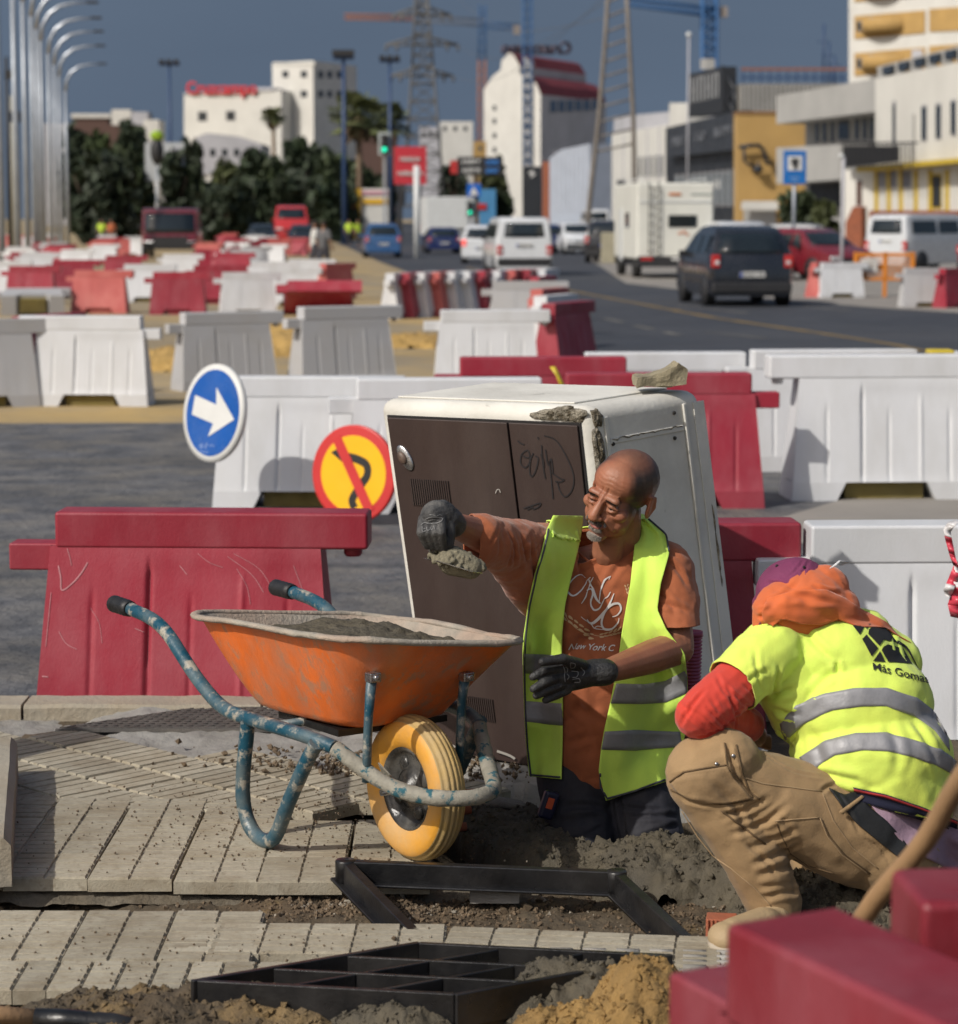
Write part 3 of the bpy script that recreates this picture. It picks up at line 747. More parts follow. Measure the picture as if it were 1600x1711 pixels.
# ================================================================== wheelbarrow
WO=V(-.165,6.12,.15); f_=V(.58,-.815,0).normalized(); w_=V(-f_.y,f_.x,0)
MW=Matrix(((f_.x,w_.x,0,0),(f_.y,w_.y,0,0),(0,0,1,0),(0,0,0,1)))
wb=empty('wheelbarrow',tuple(WO),math.atan2(f_.y,f_.x)); tag(wb,'orange wheelbarrow with blue tube frame and fat yellow tyre, standing on the paving','wheelbarrow')
M_ORG=mat('orange_tub_paint',(.78,.165,.026),.42,.14,5,.35,70,dirt=(.36,.22,.15),dirt_amt=.62,dirt_scale=4,stretch=(2.2,2.2,.7),col2=(.50,.22,.12),c2_thr=.585,c2_scale=9,c2_soft=.05,dist=.003)
M_BLUE=mat('blue_tube_splashed',(.006,.062,.10),.4,.2,8,.6,80,col2=(.36,.33,.27),c2_thr=.585,c2_scale=26,c2_soft=.05,dirt=(.22,.24,.22),dirt_amt=.6,dirt_scale=12,dist=.003)
M_BLUEC=mat('tube_caked',(.27,.255,.21),.8,.25,20,1.0,70,col2=(.02,.10,.13),c2_thr=.57,c2_scale=26,c2_soft=.03,dist=.004)
M_CAKE=mat('caked_mortar',(.33,.30,.25),.9,.2,20,1.0,80,dirt=(.42,.16,.07),dirt_amt=.35,dirt_scale=5,dist=.006)
M_TYRE=mat('yellow_rubber',(.70,.33,.035),.55,.06,6,.2,60,dirt=(.40,.33,.22),dirt_amt=.6,dirt_scale=5)
M_TYREG=mat('scuffed_tread',(.50,.34,.12),.7,.12,14,.2,90,dirt=(.38,.31,.2),dirt_amt=.7,dirt_scale=10)
M_HUB=mat('hub_black',(.018,.018,.018),.28,.4,10,.2,60,dirt=(.20,.19,.17),dirt_amt=.6,dirt_scale=9,spec=.6)
M_GRIP=mat('grip_rubber',(.014,.014,.015),.5,.3,20,.2,80)
near=[(-1.05,-.27,.543),(-.914,-.27,.533),(-.83,-.27,.505),(-.749,-.27,.453),(-.68,-.27,.41),(-.616,-.27,.378),(-.56,-.27,.354),(-.502,-.27,.340),(-.42,-.27,.337),(-.328,-.268,.338),(-.2,-.262,.338),(-.105,-.25,.334),(-.03,-.225,.318),(.04,-.19,.275),(.10,-.16,.24),(.17,-.125,.222),(.225,-.09,.218),(.262,-.045,.218),(.275,0,.218)]
def smooth(pts,it=2):
    pts=[Vector(p) for p in pts]
    for _ in range(it):
        q=[pts[0]]
        for i in range(len(pts)-1): q+= [pts[i].lerp(pts[i+1],.25),pts[i].lerp(pts[i+1],.75)]
        q.append(pts[-1]); pts=q
    return pts
far=[(u,-v,z) for u,v,z in near][::-1]
full=near+far[1:]
i0=next(i for i,p in enumerate(near) if p[0]>-.05)
b=MB(); b.tube(smooth(near[:i0+1]),.019,14); b.build('frame_tube',M_BLUE,wb)
b=MB(); b.tube(smooth([(u,-v,z) for u,v,z in near[:i0+1]]),.019,14); b.build('frame_tube',M_BLUE,wb)
b=MB(); pp=smooth(near[i0:]+far[1:len(far)-i0])
b.tube(pp,[.0195+.004*abs(fbm(p.x*30,p.y*30,p.z*30)) for p in pp],14); b.build('frame_loop',M_BLUEC,wb)
for s in (-1,1):
    b=MB(); b.lathe([(0,-.001),(.022,0),(.025,.006),(.025,.02),(.023,.03),(.025,.04),(.023,.05),(.025,.06),(.023,.07),(.025,.08),(.023,.105),(.019,.106)],(-1.16,s*.27,.545),(1,0,-.02),16); b.build('grip',M_GRIP,wb)
    leg=[(-.392,s*.268,.338),(-.40,s*.268,.29),(-.424,s*.268,.18),(-.430,s*.266,.11),(-.415,s*.262,.055),(-.38,s*.26,.025),(-.335,s*.26,.016),(-.285,s*.26,.026),(-.245,s*.262,.07),(-.20,s*.265,.14),(-.11,s*.262,.27),(-.07,s*.255,.325)]
    lp=smooth(leg); b=MB(); b.tube(lp,[.0195+.0015*abs(fbm(p.x*30,p.z*30)) for p in lp],12); b.build('leg',M_BLUE,wb)
    # supports from the frame up to the tub nose
    vs_=-.185 if s<0 else .10; zt_=.50+(.01 if s<0 else -.02)
    b=MB(); st=[(.055,vs_,.24),(.060,vs_,.33),(.068,vs_,.42),(.082,vs_,zt_)]
    b.tube(st,[.0115,.0115,.0115,.014],10); b.build('strut',M_BLUE,wb)
    b=MB(); b.box((.088,vs_,zt_+.004),(.03,.032,.024)); b.lathe([(0,.012),(.008,.011),(.010,.004),(.010,0)],(.100,vs_,zt_+.004),(1,0,0),8); b.build('strut_bolt',M_CHR,wb,bev=.003)
    # axle bracket
    b=MB(); b.prism([(-.03,s*.062,.19),(.03,s*.062,.17),(.06,s*.10,.235),(.0,s*.11,.27)],(0,0,0),(0,s*.005,0)); b.build('axle_bracket',M_BLUEC,wb)
# tub
def tub_hw(u,k):   # half width of the ring k at u
    return 0
def tub_ring(t,n=96,inset=0):
    """t 0 bottom .. 1 rim; rounded trapezoid in plan"""
    ub=-.50+(-.66+.50)*t**.85 ; uf=-.055+(.158+.055)*t; hb=.205+.12*t**.85; hf=.155+.105*t
    z=.352+(.598-.352)*t
    cpts=[]
    # corners with rounding via superellipse blending
    uc=(ub+uf)/2; hu=(uf-ub)/2-inset
    for i in range(n):
        a=2*math.pi*i/n; e=.36
        cx=math.copysign(abs(math.cos(a))**e,math.cos(a)); sy=math.copysign(abs(math.sin(a))**e,math.sin(a))
        u=uc+hu*cx; k=(u-ub)/(uf-ub); h=hb+(hf-hb)*max(0,min(1,k))**1.2-inset
        v=h*sy; zz=z+ (.035*(k-.35))*t-.072*(v/.33+1)/2*t
        cpts.append(Vector((u,v,zz)))
    return cpts
def ringgrid(b,rings,mi=0,smooth=True):
    n=len(rings[0]); b.grid([r+[r[0]] for r in rings],mi,smooth)
b=MB(); rings=[]
bot=tub_ring(0); cen=sum(bot,Vector())/len(bot)
rings.append([cen.lerp(p,.02)-V(0,0,.008) for p in bot]); rings.append([cen.lerp(p,.6)-V(0,0,.008) for p in bot]); rings.append([cen.lerp(p,.90)-V(0,0,.006) for p in bot]); 
for t in (.02,.08,.2,.35,.5,.65,.8,.92,1.0): rings.append(tub_ring(t))
def off(r,d,dz):
    c=sum(r,Vector())/len(r); o=[]
    for i,p in enumerate(r):
        tg=(r[(i+1)%len(r)]-r[i-1]); nn=Vector((tg.y,-tg.x,0)).normalized(); o.append(p+nn*d+V(0,0,dz))
    return o
rim=tub_ring(1.0)
rings.append(off(rim,.006,.006))
outer=rings
ringgrid(b,outer)
inner=[tub_ring(t,inset=.005) for t in (1.0,.8,.5,.25,.05)]
inner=[off(rim,.004,.007)]+inner+[[cen.lerp(p,.02) for p in bot]]
ringgrid(b,inner,1)
b.build('tub',[M_ORG,M_CAKE],wb)
# rolled lip caked with mortar
lp=[]; N=len(rim)
lo=off(rim,.014,.010)
lo=[p+V(0,0,.004*math.sin(p.x*14)+.003*fbm(p.x*7,p.y*7)-.004) for p in lo]
b=MB(); b.tube(lo,[.0125+.005*abs(fbm(p.x*18,p.y*18)) for p in lo],10,closed=True,flat=.62); 
b.build('rim',M_CAKE,wb)
b=MB(); b.box((-.25,0,.335),(.30,.34,.018)); b.build('tub_support',M_IRON,wb)
b=MB(); b.tube([(-.28,-.26,.335),(-.28,.26,.335)],.012,8); b.build('cross_tube',M_BLUE,wb)
# wheel
wh=MB(); r0=.19; cz=.19
prof=[(.050,-.02),(.062,-.012),(.085,-.010),(.096,-.022),(.104,-.032),(.112,-.030),(.112,.030),(.104,.032),(.096,.022),(.085,.010),(.062,.012),(.050,.02)]
wh.lathe(prof,(0,0,cz),(0,1,0),40)
for s in (-1,1):
    wh.lathe([(0,.052),(.014,.052),(.017,.046),(.02,.03),(.046,.022),(.055,.012)],(0,0,cz),(0,s,0),24)
    for k in range(4):
        a=k*math.pi/2+.5; wh.ell((.066*math.cos(a),s*.012,cz+.066*math.sin(a)),(.022,.008,.022),n=10,m=6)
hub=wh.build('wheel',M_HUB,wb)
ty=MB(); tp=[]
W_=.046
tp+=[(.108,-.030),(.114,-.036),(.128,-.0425),(.145,-.0455),(.160,-.0435)]
side=tp
crown=[]
nr=5
for k in range(nr*4+1):
    y=-.036+.072*k/(nr*4); rr_=.190-.016*abs(y/.036)**2.4; 
    if k%4==2: rr_-=.0045
    crown.append((rr_,y))
full_p=side+[(.170,-.0400)]+crown+[(.170,.0400)]+[(r,-h) for r,h in side[::-1]]
n1=len(ty.v)
ty.lathe(full_p,(0,0,cz),(0,1,0),72)
# tread faces get the scuffed material
o=ty.build('tyre',[M_TYRE,M_TYREG],hub)
for p in o.data.polygons:
    rr_=math.hypot(p.center.x,p.center.z-cz)
    if abs(p.center.y)<.0375 and rr_>.160: p.material_index=1
b=MB(); b.tube([(0,-.105,cz),(0,.105,cz)],.009,10); b.build('axle',M_CHR,hub)
# load of mortar
def load_h(u,v):
    return .558+.03*math.exp(-((u+.30)/.22)**2-((v-.05)/.16)**2)+.012*fbm(u*9,v*9)+.009*fbm(u*28,v*28,4)+.02*max(0,fbm(u*6+3,v*6))
rows=[]; nn=70
base=tub_ring(.90,n=96,inset=.007)
cenr=V(-.26,0,0)
for k in range(nn+1):
    fr=k/nn; row=[]
    for p in base+[base[0]]:
        u=cenr.x+(p.x-cenr.x)*fr; v=p.y*fr
        zb=.560+(p.z-.560)*fr-.004; bump=load_h(u,v)-.558; z=zb+bump*(1-fr**5)
        row.append((u,v,z))
    rows.append(row)
o=MB().grid(rows).build('mortar_load',M_MORT); o.location=WO; o.rotation_euler=(0,0,math.atan2(f_.y,f_.x)); tag(o,'grey wet mortar filling the orange wheelbarrow tub','mortar')

# ================================================================== black manhole frame and lattice cover
def bar(b,p,q,wd,ht,ext=0):
    p=Vector(p);q=Vector(q); t=(q-p).normalized(); n=t.cross(V(0,0,1)).normalized(); p=p-t*ext; q=q+t*ext; up=V(0,0,1)
    b.hexa([p-n*wd/2-up*ht,q-n*wd/2-up*ht,q+n*wd/2-up*ht,p+n*wd/2-up*ht],[p-n*wd/2,q-n*wd/2,q+n*wd/2,p+n*wd/2])
fr=empty('manhole_frame'); tag(fr,'empty black iron manhole frame lying askew over the trench','manhole frame')
c4=[G(577,1437,.215),G(1030,1455,.195),G(1186,1600,.132),G(700,1562,.145)]
for i in range(4):
    p=c4[i]; q=c4[(i+1)%4]; b=MB(); bar(b,p,q,.028,.062,.014 if i%2 else -.0142); 
    # bottom flange
    bar(b,p-V(0,0,.052),q-V(0,0,.052),.062,.008,.03 if i%2 else -.0142)
    b.build('side_bar',M_IRON,fr,bev=.004)
for i in (0,1):
    p=c4[i]; b=MB(); b.lathe([(0,-.062),(.026,-.062),(.026,-.002),(.024,.001),(0,.001)],p,n=12); b.build('corner_lug',M_IRON,fr)
cv=empty('lattice_cover'); tag(cv,'black cast iron cover turned over to show its square ribs, in front of the trench','manhole cover')
zc=.225
A4=G(325,1637,zc); B4=G(765,1660,zc); C4=G(1117,1595,zc-.01); D4=A4+C4-B4
for i,(p,q) in enumerate(((A4,B4),(B4,C4),(C4,D4),(D4,A4))):
    b=MB(); bar(b,p,q,.014,.072,.007 if i%2 else -.0072); b.build('rim_bar',M_IRON,cv,bev=.002)
for k in (1/3,2/3):
    b=MB(); bar(b,A4.lerp(D4,k)-V(0,0,.003),B4.lerp(C4,k)-V(0,0,.003),.010,.064,-.006); b.build('rib',M_IRON,cv,bev=.002)
for k in (1/3,2/3):
    for j in range(3):
        a=A4.lerp(B4,k); c=D4.lerp(C4,k); b=MB(); bar(b,a.lerp(c,j/3)-V(0,0,.005),a.lerp(c,(j+1)/3)-V(0,0,.005),.010,.06,-.0055); b.build('rib',M_IRON,cv,bev=.002)
b=MB(); b.hexa([p-V(0,0,.084) for p in (A4,B4,C4,D4)],[p-V(0,0,.073) for p in (A4,B4,C4,D4)]); b.build('plate',M_IRON,cv)

# ================================================================== heaps
M_DRYM=mat('drying_mortar',(.16,.148,.12),.9,.3,20,1.0,70,dirt=(.25,.24,.22),dirt_amt=.6,dirt_scale=9,dist=.008)
def heap(name,lab,m,cx,cy,rx,ry,h,amp,seed,rz=0,base=.10,st=.009,power=1.0,cat='heap',fine=.010):
    nx=int(2*rx/st); ny=int(2*ry/st); rows=[]
    for j in range(ny+1):
        row=[]
        for i in range(nx+1):
            x=-rx+2*rx*i/nx; y=-ry+2*ry*j/ny
            d=(x/rx)**2+(y/ry)**2; d*= 1+.35*fbm(x*6+seed,y*6,1)
            k=max(0,1-d)**power
            z=h*k+(amp*fbm(x*11+seed,y*11,2)+fine*fbm(x*34,y*34,seed)+.5*fine*abs(fbm(x*80,y*80,seed)))*min(1,k*5)-.05*(1 if k<=0 else 0)
            row.append((x,y,z))
        rows.append(row)
    hb=MB().grid(rows); rq=random.Random(seed)
    for i in range(int(9000*rx*ry)+120):
        j=rq.randint(2,ny-2); q=rows[j][rq.randint(2,nx-2)]
        if q[2]<.004: continue
        stone_mb(hb,(q[0],q[1],q[2]),rq.choice([.004,.005,.006,.008,.011]),rq)
    o=hb.build(name,m,fix=False); o.location=(cx,cy,base); o.rotation_euler=(0,0,rz); tag(o,lab,cat); return o
heap('mortar_heap','big lumpy heap of wet grey mortar between the kneeling man and the frame',M_MORT,.56,6.10,.42,.22,.095,.03,1,R(-12),.10,.008,.8,fine=.016)
heap('mortar_heap','low rough heap of wet mortar under the knee of the crouching man',M_MORT,.93,5.82,.32,.28,.09,.03,4,0,.10,.009,.8,fine=.014)
heap('mortar_heap','broken crust of wet mortar beside the yellow wheel and the kneeling man',M_MORT,.10,6.45,.17,.34,.028,.02,7,R(20),.135,.008,.8,fine=.016)
heap('mortar_heap','grey mortar heap spilling over the lattice cover in the foreground',M_MORT,.19,4.99,.24,.17,.125,.02,9,R(15),.10,.007,.9,fine=.014)
heap('sand_heap','mound of yellow sand in the foreground beside the grey mortar heap',M_SAND,.345,4.86,.16,.20,.205,.02,12,0,.07,.006,.9,cat='sand heap',fine=.016)
heap('sand_heap','small yellow sand crest at the bottom edge, in front of the mortar heap',M_SAND,.20,4.80,.16,.10,.11,.015,22,0,.09,.007,.8,cat='sand heap',fine=.012)
heap('soil_heap','spread of brown soil in the bottom left foreground, beneath the cover',M_DIRT,-.60,4.90,.55,.20,.09,.02,15,R(6),.10,.009,.7,cat='soil heap',fine=.010)
heap('soil_heap','small crest of grey soil in front of the lattice cover',M_MORT,-.17,4.80,.17,.08,.10,.015,18,0,.10,.007,.8,cat='soil heap',fine=.012)
for px_,py_,rx_,hh_,lb_ in ((465,600,.75,.42,'mound of yellow sand glimpsed between the two shade-greyed white barriers'),(275,625,.8,.25,'low mound of yellow sand behind the left white barrier'),(690,585,.9,.16,'flat spread of yellow sand left of the clean ribbed barrier')):
    g=G(px_,py_,0); heap('sand_heap',lb_,mat('bright_sand',(.42,.27,.085),.95,.2,5,1.0,30,dirt=(.30,.21,.10),dirt_amt=.5,dirt_scale=3),g.x,g.y+1.2,rx_,rx_,hh_,.06,px_,0,-.01,.05,.8,cat='sand heap',fine=.02)
# broken concrete lump in the trench
o=rock('concrete_lump',tuple(G(826,1492,.125)),(.075,.04,.022),5,M_CEM,4,.3); tag(o,'pale broken concrete lump in the trench behind the black frame','concrete lump')
# red brick piece in the mortar
M_BRK=mat('terracotta',(.36,.10,.045),.8,.15,12,.4,60,dirt=(.2,.12,.08),dirt_amt=.5,dirt_scale=8)
b=MB(); g=G(1205,1536,.17)
b.box((0,0,0),(.07,.06,.045)); 
for k in range(7): b.box((-.03+.01*k,-.032,0),(.005,.006,.044))
o=b.build('brick_fragment',M_BRK,bev=.002); o.location=(g.x,g.y,.155); o.rotation_euler=(0,0,R(-8)); tag(o,'ribbed red brick fragment sunk in mortar beside the beige boot','brick')
# terracotta pipe bits behind the wheel
b=MB()
for k,(px,py) in enumerate(((775,1352),(765,1368),(757,1383))):
    g=G(px,py,.17); b.tube([(g.x-.05,g.y,.165+.022*(2-k)),(g.x+.035,g.y+.02,.168+.022*(2-k))],[.016,.012],8)
o=b.build('work_glove',M_BRK); tag(o,'crumpled terracotta coloured glove on the paving behind the yellow wheel','glove')
b=MB(); g=G(838,1347,.16)
M_GG=mat('grey_glove',(.20,.185,.165),.8,.2,14,.4,60)
b.ell((g.x-.02,g.y,.17),(.045,.03,.017)); 
for k in range(4): b.cap((g.x,g.y-.02+.013*k,.17),.011,(g.x+.055+.008*math.sin(k*2),g.y-.025+.016*k,.163),.009)
b.cap((g.x-.06,g.y,.172),.022,(g.x-.02,g.y,.17),.02)
o=b.build('work_glove',M_GG); tag(o,'dusty grey work glove lying on the mortar crust by the cabinet foot','glove')
# ================================================================== corrugated conduit behind the kneeling man
b=MB(); pr=[]
for k in range(34):
    h=k*.0105; pr+=[(.034,h),(.040,h+.003),(.040,h+.0065),(.034,h+.0095)]
pr=[(.028,0)]+pr+[(.043,.357),(.040,.372),(.033,.372),(.031,.30)]
g=P(1152,1215,6.72); g2=P(1157,1053,6.72)
b.lathe([(r*.68,h*.95) for r,h in pr],(0,0,0),((g2-g).x,0,(g2-g).z),20)
o=b.build('corrugated_pipe',mat('purple_conduit',(.28,.045,.10),.45,.1,6,.1,40)); o.location=(g.x,6.72,g2.z-.355); tag(o,'purple corrugated conduit pipe standing behind the arm of the kneeling man','pipe')
# ================================================================== shovels
M_WOOD=mat('handle_wood',(.33,.20,.10),.55,.15,4,.3,50,stretch=(1,1,.2),dirt=(.2,.13,.08),dirt_amt=.5,dirt_scale=6)
p=P(1432,1555,3.72); q=P(1660,1235,3.35)
sh=empty('shovel',tuple(p)); tag(sh,'blurred wooden shaft of a shovel leaning across the right foreground','shovel')
d=(q-p); pts=[d*(-.35+1.5*k/14)+V(.006*math.sin(k),0,0) for k in range(15)]
MB().tube(pts,.0165,12).build('shaft',M_WOOD,sh)
b=MB(); e=pts[0]; dn=d.normalized(); 
b.tube([e+dn*.06,e-dn*.10],[.019,.022],12); 
s1=dn.cross(V(0,1,0)).normalized(); 
b.hexa([e-dn*.10+s1*.09,e-dn*.10-s1*.09,e-dn*.36-s1*.03,e-dn*.36+s1*.03],[e-dn*.10+s1*.09+V(0,.006,0),e-dn*.10-s1*.09+V(0,.006,0),e-dn*.36-s1*.03+V(0,.006,0),e-dn*.36+s1*.03+V(0,.006,0)])
b.build('blade',M_IRON2,sh)
p=G(-40,1692,.19); q=G(62,1702,.17); r_=G(235,1712,.16)
sh=empty('shovel',tuple(p)); tag(sh,'shovel lying flat at the bottom left corner, wooden shaft in a black socket','shovel')
MB().tube([V(-.8,.05,.02),V(0,0,0),q-p],.019,12).build('shaft',M_WOOD,sh)
b=MB(); b.tube([q-p-V(.005,0,0),(q-p).lerp(r_-p,.3),(q-p).lerp(r_-p,.75),r_-p],[.022,.023,.02,.012],14); b.build('socket',M_IRON,sh)
b=MB(); t_=(r_-q).normalized(); c0=r_-p
b.hexa([c0+V(-.03,-.03,-.006),c0+V(.28,-.14,-.03),c0+V(.28,.14,-.03),c0+V(-.03,.03,-.006)],[c0+V(-.03,-.03,.0),c0+V(.28,-.14,-.022),c0+V(.28,.14,-.022),c0+V(-.03,.03,.0)]); b.build('blade',M_IRON2,sh)
# ================================================================== road signs lying on the white barrier
def disc_sign(name,px,py,Y,r,yaw,tilt,roll,lab):
    c=P(px,py,Y); root=empty(name,tuple(c)); tag(root,lab,'road sign')
    root.rotation_euler=Euler((R(90)+tilt,roll,yaw),'XYZ'); return root
M_SWH=mat('sign_white',(.66,.66,.64),.4,.04,4,dirt=(.4,.39,.36),dirt_amt=.3)
M_SBL=mat('sign_blue',(.006,.085,.36),.3,.08,4,dirt=(.15,.2,.35),dirt_amt=.2,dirt_scale=6)
M_SRD=mat('sign_red',(.55,.035,.035),.35,.05,4); M_SYL=mat('sign_yellow',(.88,.46,.01),.35,.04,4); M_SBK=mat('sign_black',(.02,.02,.02),.4)
s=disc_sign('arrow_sign',355,690,14.45,.29,R(-47),R(-8),R(0),'round blue sign with a white arrow pointing right, hung on the white barrier')
r=.295
MB().lathe([(0,-.035),(r-.004,-.035),(r,-.03),(r,.0),(r-.035,.001),(0,.001)],(0,0,0),n=64).build('plate',M_SWH,s)
MB().lathe([(r-.034,.0012),(r-.036,.003),(0,.003)],(0,0,0),n=64,smooth=False).build('face',M_SBL,s)
ar=[(-.205,-.045),(.03,-.06),(.0,-.145),(.235,0.0),(.0,.155),(.03,.055),(-.205,.075)]
ar=[(x*.95+0,y) for x,y in ar]
b=MB(); b.prism([(x*math.cos(-.12)-y*math.sin(-.12),x*math.sin(-.12)+y*math.cos(-.12),.0035) for x,y in ar],(0,0,0),(0,0,.002)); b.build('arrow',M_SWH,s)
b=MB(); 
for st in ([(-.10,-.21),(-.07,-.19),(-.08,-.22),(-.05,-.20)],[(-.04,-.215),(-.02,-.18),(-.03,-.22)],[(0,-.2),(.03,-.19),(.05,-.2)],[(-.09,-.235),(-.02,-.24),(.0,-.23)]): ribbon(b,st,.004,lambda x,y:V(x,y,.0036))
b.build('scribble',mat('pale_scribble',(.3,.4,.65),.5),s,fix=False)
s=disc_sign('no_turn_sign',590,792,14.2,.29,R(-30),R(-4),R(0),'round red and yellow no left turn sign leaning beside the cabinet')
r=.29
MB().lathe([(0,-.03),(r-.004,-.03),(r,-.026),(r,.0),(r-.01,.001),(0,.001)],(0,0,0),n=64).build('plate',M_SRD,s)
MB().lathe([(r-.062,.0012),(r-.064,.003),(0,.003)],(0,0,0),n=64,smooth=False).build('face',M_SYL,s)
b=MB(); ribbon(b,[(.02,-.20),(.0,-.15),(.06,-.06),(.10,.0),(.09,.06),(.02,.09),(-.05,.10),(-.08,.11)],.05,lambda x,y:V(x,y,.0038)); 
b.add([(-.07,.06,.0038),(-.07,.17,.0038),(-.16,.12,.0038)],[(0,1,2)]); b.build('turn_arrow',M_SBK,s,fix=False)
b=MB(); b.prism([(-.155,.20,.0045),(-.095,.225,.0045),(.155,-.20,.0045),(.095,-.225,.0045)],(0,0,0),(0,0,.0015)); b.build('slash_bar',M_SRD,s)
# ================================================================== people
M_SKIN=None
def skin_mat(name,col,stub=(.035,.028,.025)):
    m=mat(name,col,.5,.2,16,.55,190,dirt=(col[0]*1.25,col[1]*.8,col[2]*.75),dirt_amt=.35,dirt_scale=12,sss=.1,spec=.45,dist=.0015)
    nt=m.node_tree; b=[n for n in nt.nodes if n.type=='BSDF_PRINCIPLED'][0]
    src=b.inputs['Base Color'].links[0].from_socket
    at=_n(nt,'ShaderNodeAttribute'); at.attribute_name='stubble_eye_slits'; x=_n(nt,'ShaderNodeMix',data_type='RGBA')
    nt.links.new(at.outputs['Fac'],x.inputs['Factor']); nt.links.new(src,x.inputs[6]); x.inputs[7].default_value=(*stub,1); 
    a2=_n(nt,'ShaderNodeAttribute'); a2.attribute_name='lips'; y=_n(nt,'ShaderNodeMix',data_type='RGBA')
    nt.links.new(a2.outputs['Fac'],y.inputs['Factor']); nt.links.new(x.outputs[2],y.inputs[6]); y.inputs[7].default_value=(.40,.12,.11,1)
    nt.links.new(y.outputs[2],b.inputs['Base Color']); return m
def blob(name,mb,mats,voxel,smooth_n=6,parent=None,post=None,cuts=None,solid=0,keep_big=True):
    me=mb.mesh(name+'_raw',mats); o=bpy.data.objects.new(name+'_raw',me); COL.objects.link(o)
    md=o.modifiers.new('r','REMESH'); md.mode='VOXEL'; md.voxel_size=voxel; md.use_smooth_shade=True
    ms=o.modifiers.new('s','SMOOTH'); ms.factor=.5; ms.iterations=smooth_n
    dg=bpy.context.evaluated_depsgraph_get(); dg.update()
    me2=bpy.data.meshes.new_from_object(o.evaluated_get(dg)); bpy.data.objects.remove(o)
    me2.name=name; me2.materials.clear()
    for m in (mats if isinstance(mats,(list,tuple)) else [mats]): me2.materials.append(m)
    if post:
        n=len(me2.vertices); co=np.empty(n*3); me2.vertices.foreach_get('co',co); co=co.reshape(-1,3)
        nr=np.empty(n*3); me2.vertices.foreach_get('normal',nr); nr=nr.reshape(-1,3)
        bv=BVHTree.FromPolygons([Vector(c) for c in co],[p.vertices[:] for p in me2.polygons]) if getattr(post,'surf',False) else None
        co=post(co,nr,bv) if bv else post(co,nr); me2.vertices.foreach_set('co',co.ravel()); me2.update()
    if cuts:
        bm=bmesh.new(); bm.from_mesh(me2)
        for pco,pno,test in cuts:
            fs=[f for f in bm.faces if test(f.calc_center_median())] if test else bm.faces[:]
            gs=set(fs); 
            for f in fs:
                gs.update(f.edges); gs.update(f.verts)
            bmesh.ops.bisect_plane(bm,geom=list(gs),plane_co=pco,plane_no=pno,clear_outer=True)
        bm.to_mesh(me2); bm.free()
    me2.polygons.foreach_set('use_smooth',[True]*len(me2.polygons)); me2.update()
    ob=bpy.data.objects.new(name,me2); COL.objects.link(ob)
    if parent is not None: ob.parent=parent
    if solid: md=ob.modifiers.new('solid','SOLIDIFY'); md.thickness=solid; md.offset=1
    return ob
def bvh_of(*obs):
    vs=[];fs=[]
    for o in obs:
        off_=len(vs); M=o.matrix_basis
        vs+=[M@v.co for v in o.data.vertices]; fs+=[[i+off_ for i in p.vertices] for p in o.data.polygons]
    return BVHTree.FromPolygons(vs,fs)
CAMO=V(0,0,CZ)
def hit(bvh,px,py):
    r=ray(px,py).normalized(); h=bvh.ray_cast(CAMO,r,50)
    return h
def crease_post(segs,nz_amp=.0,nz_scale=8,aniso=None,seed=0):
    """segs: (p0,p1,width,depth) creases pressed into cloth with a raised lip on each side"""
    def f(co,nr,bv):
        d_=np.zeros(len(co)); rr_=random.Random(seed+77)
        for p0,p1,wd,dp in segs:
            p0=Vector(p0);p1=Vector(p1); L=(p1-p0).length; bow=rr_.uniform(-.12,.12)*L; sd=(p1-p0).cross(V(0,1,0)); sd=sd.normalized() if sd.length>1e-6 else V(1,0,0)
            pts=[]
            for k in range(8):
                q=p0.lerp(p1,k/7)+sd*bow*math.sin(math.pi*k/7); rr2=(q-CAMO).normalized(); h=bv.ray_cast(CAMO,rr2,50)
                pts.append(np.array(h[0] if h[0] is not None and abs(h[0].y-q.y)<.3 else q))
            box=np.array(pts); m_=np.all((co>box.min(0)-4*wd)&(co<box.max(0)+4*wd),axis=1); idx=np.nonzero(m_)[0]
            if not len(idx): continue
            c=co[idx]; best=np.full(len(idx),9.); tt=np.zeros(len(idx))
            for k in range(7):
                a,b=pts[k],pts[k+1]; e=b-a; t=np.clip(((c-a)@e)/max(e@e,1e-12),0,1); d=np.sqrt(((c-(a+t[:,None]*e))**2).sum(1))
                u=d<best; best[u]=d[u]; tt[u]=(k+t[u])/7
            fade=np.clip(np.minimum(tt,1-tt)*4,0,1)
            d_[idx]+=(-dp*np.exp(-(best/wd)**2)+.6*dp*np.exp(-((best-1.9*wd)/(wd*.85))**2))*fade
        if nz_amp:
            an=aniso or (1,1,1)
            d_+=np.array([nz_amp*mn.fractal(Vector((c[0]*nz_scale*an[0]+seed,c[1]*nz_scale*an[1],c[2]*nz_scale*an[2])),1.0,2.0,3) for c in co])
        return co+nr*d_[:,None]
    f.surf=True
    return f
def rings_between(a,b_,n,spread,wd,dp,seed=0,r=.08,ang=.5):
    """creases that run round a limb from a to b"""
    rr_=random.Random(seed); a=Vector(a); b_=Vector(b_); ax=(b_-a).normalized(); out=[]
    s1=ax.cross(V(0,1,0)); s1=s1.normalized() if s1.length>.1 else V(1,0,0)
    for i in range(n):
        c=a.lerp(b_,(i+.5+rr_.uniform(-.35,.35))/n)+V(0,-r*.9,0)
        d=(s1+ax*rr_.uniform(-ang,ang)).normalized()
        l=rr_.uniform(.5,1)*spread; o_=s1*rr_.uniform(-.4,.4)*spread
        out.append((c+o_-d*l,c+o_+d*l,wd*rr_.uniform(.7,1.3),dp*rr_.uniform(.5,1.2)))
    return out
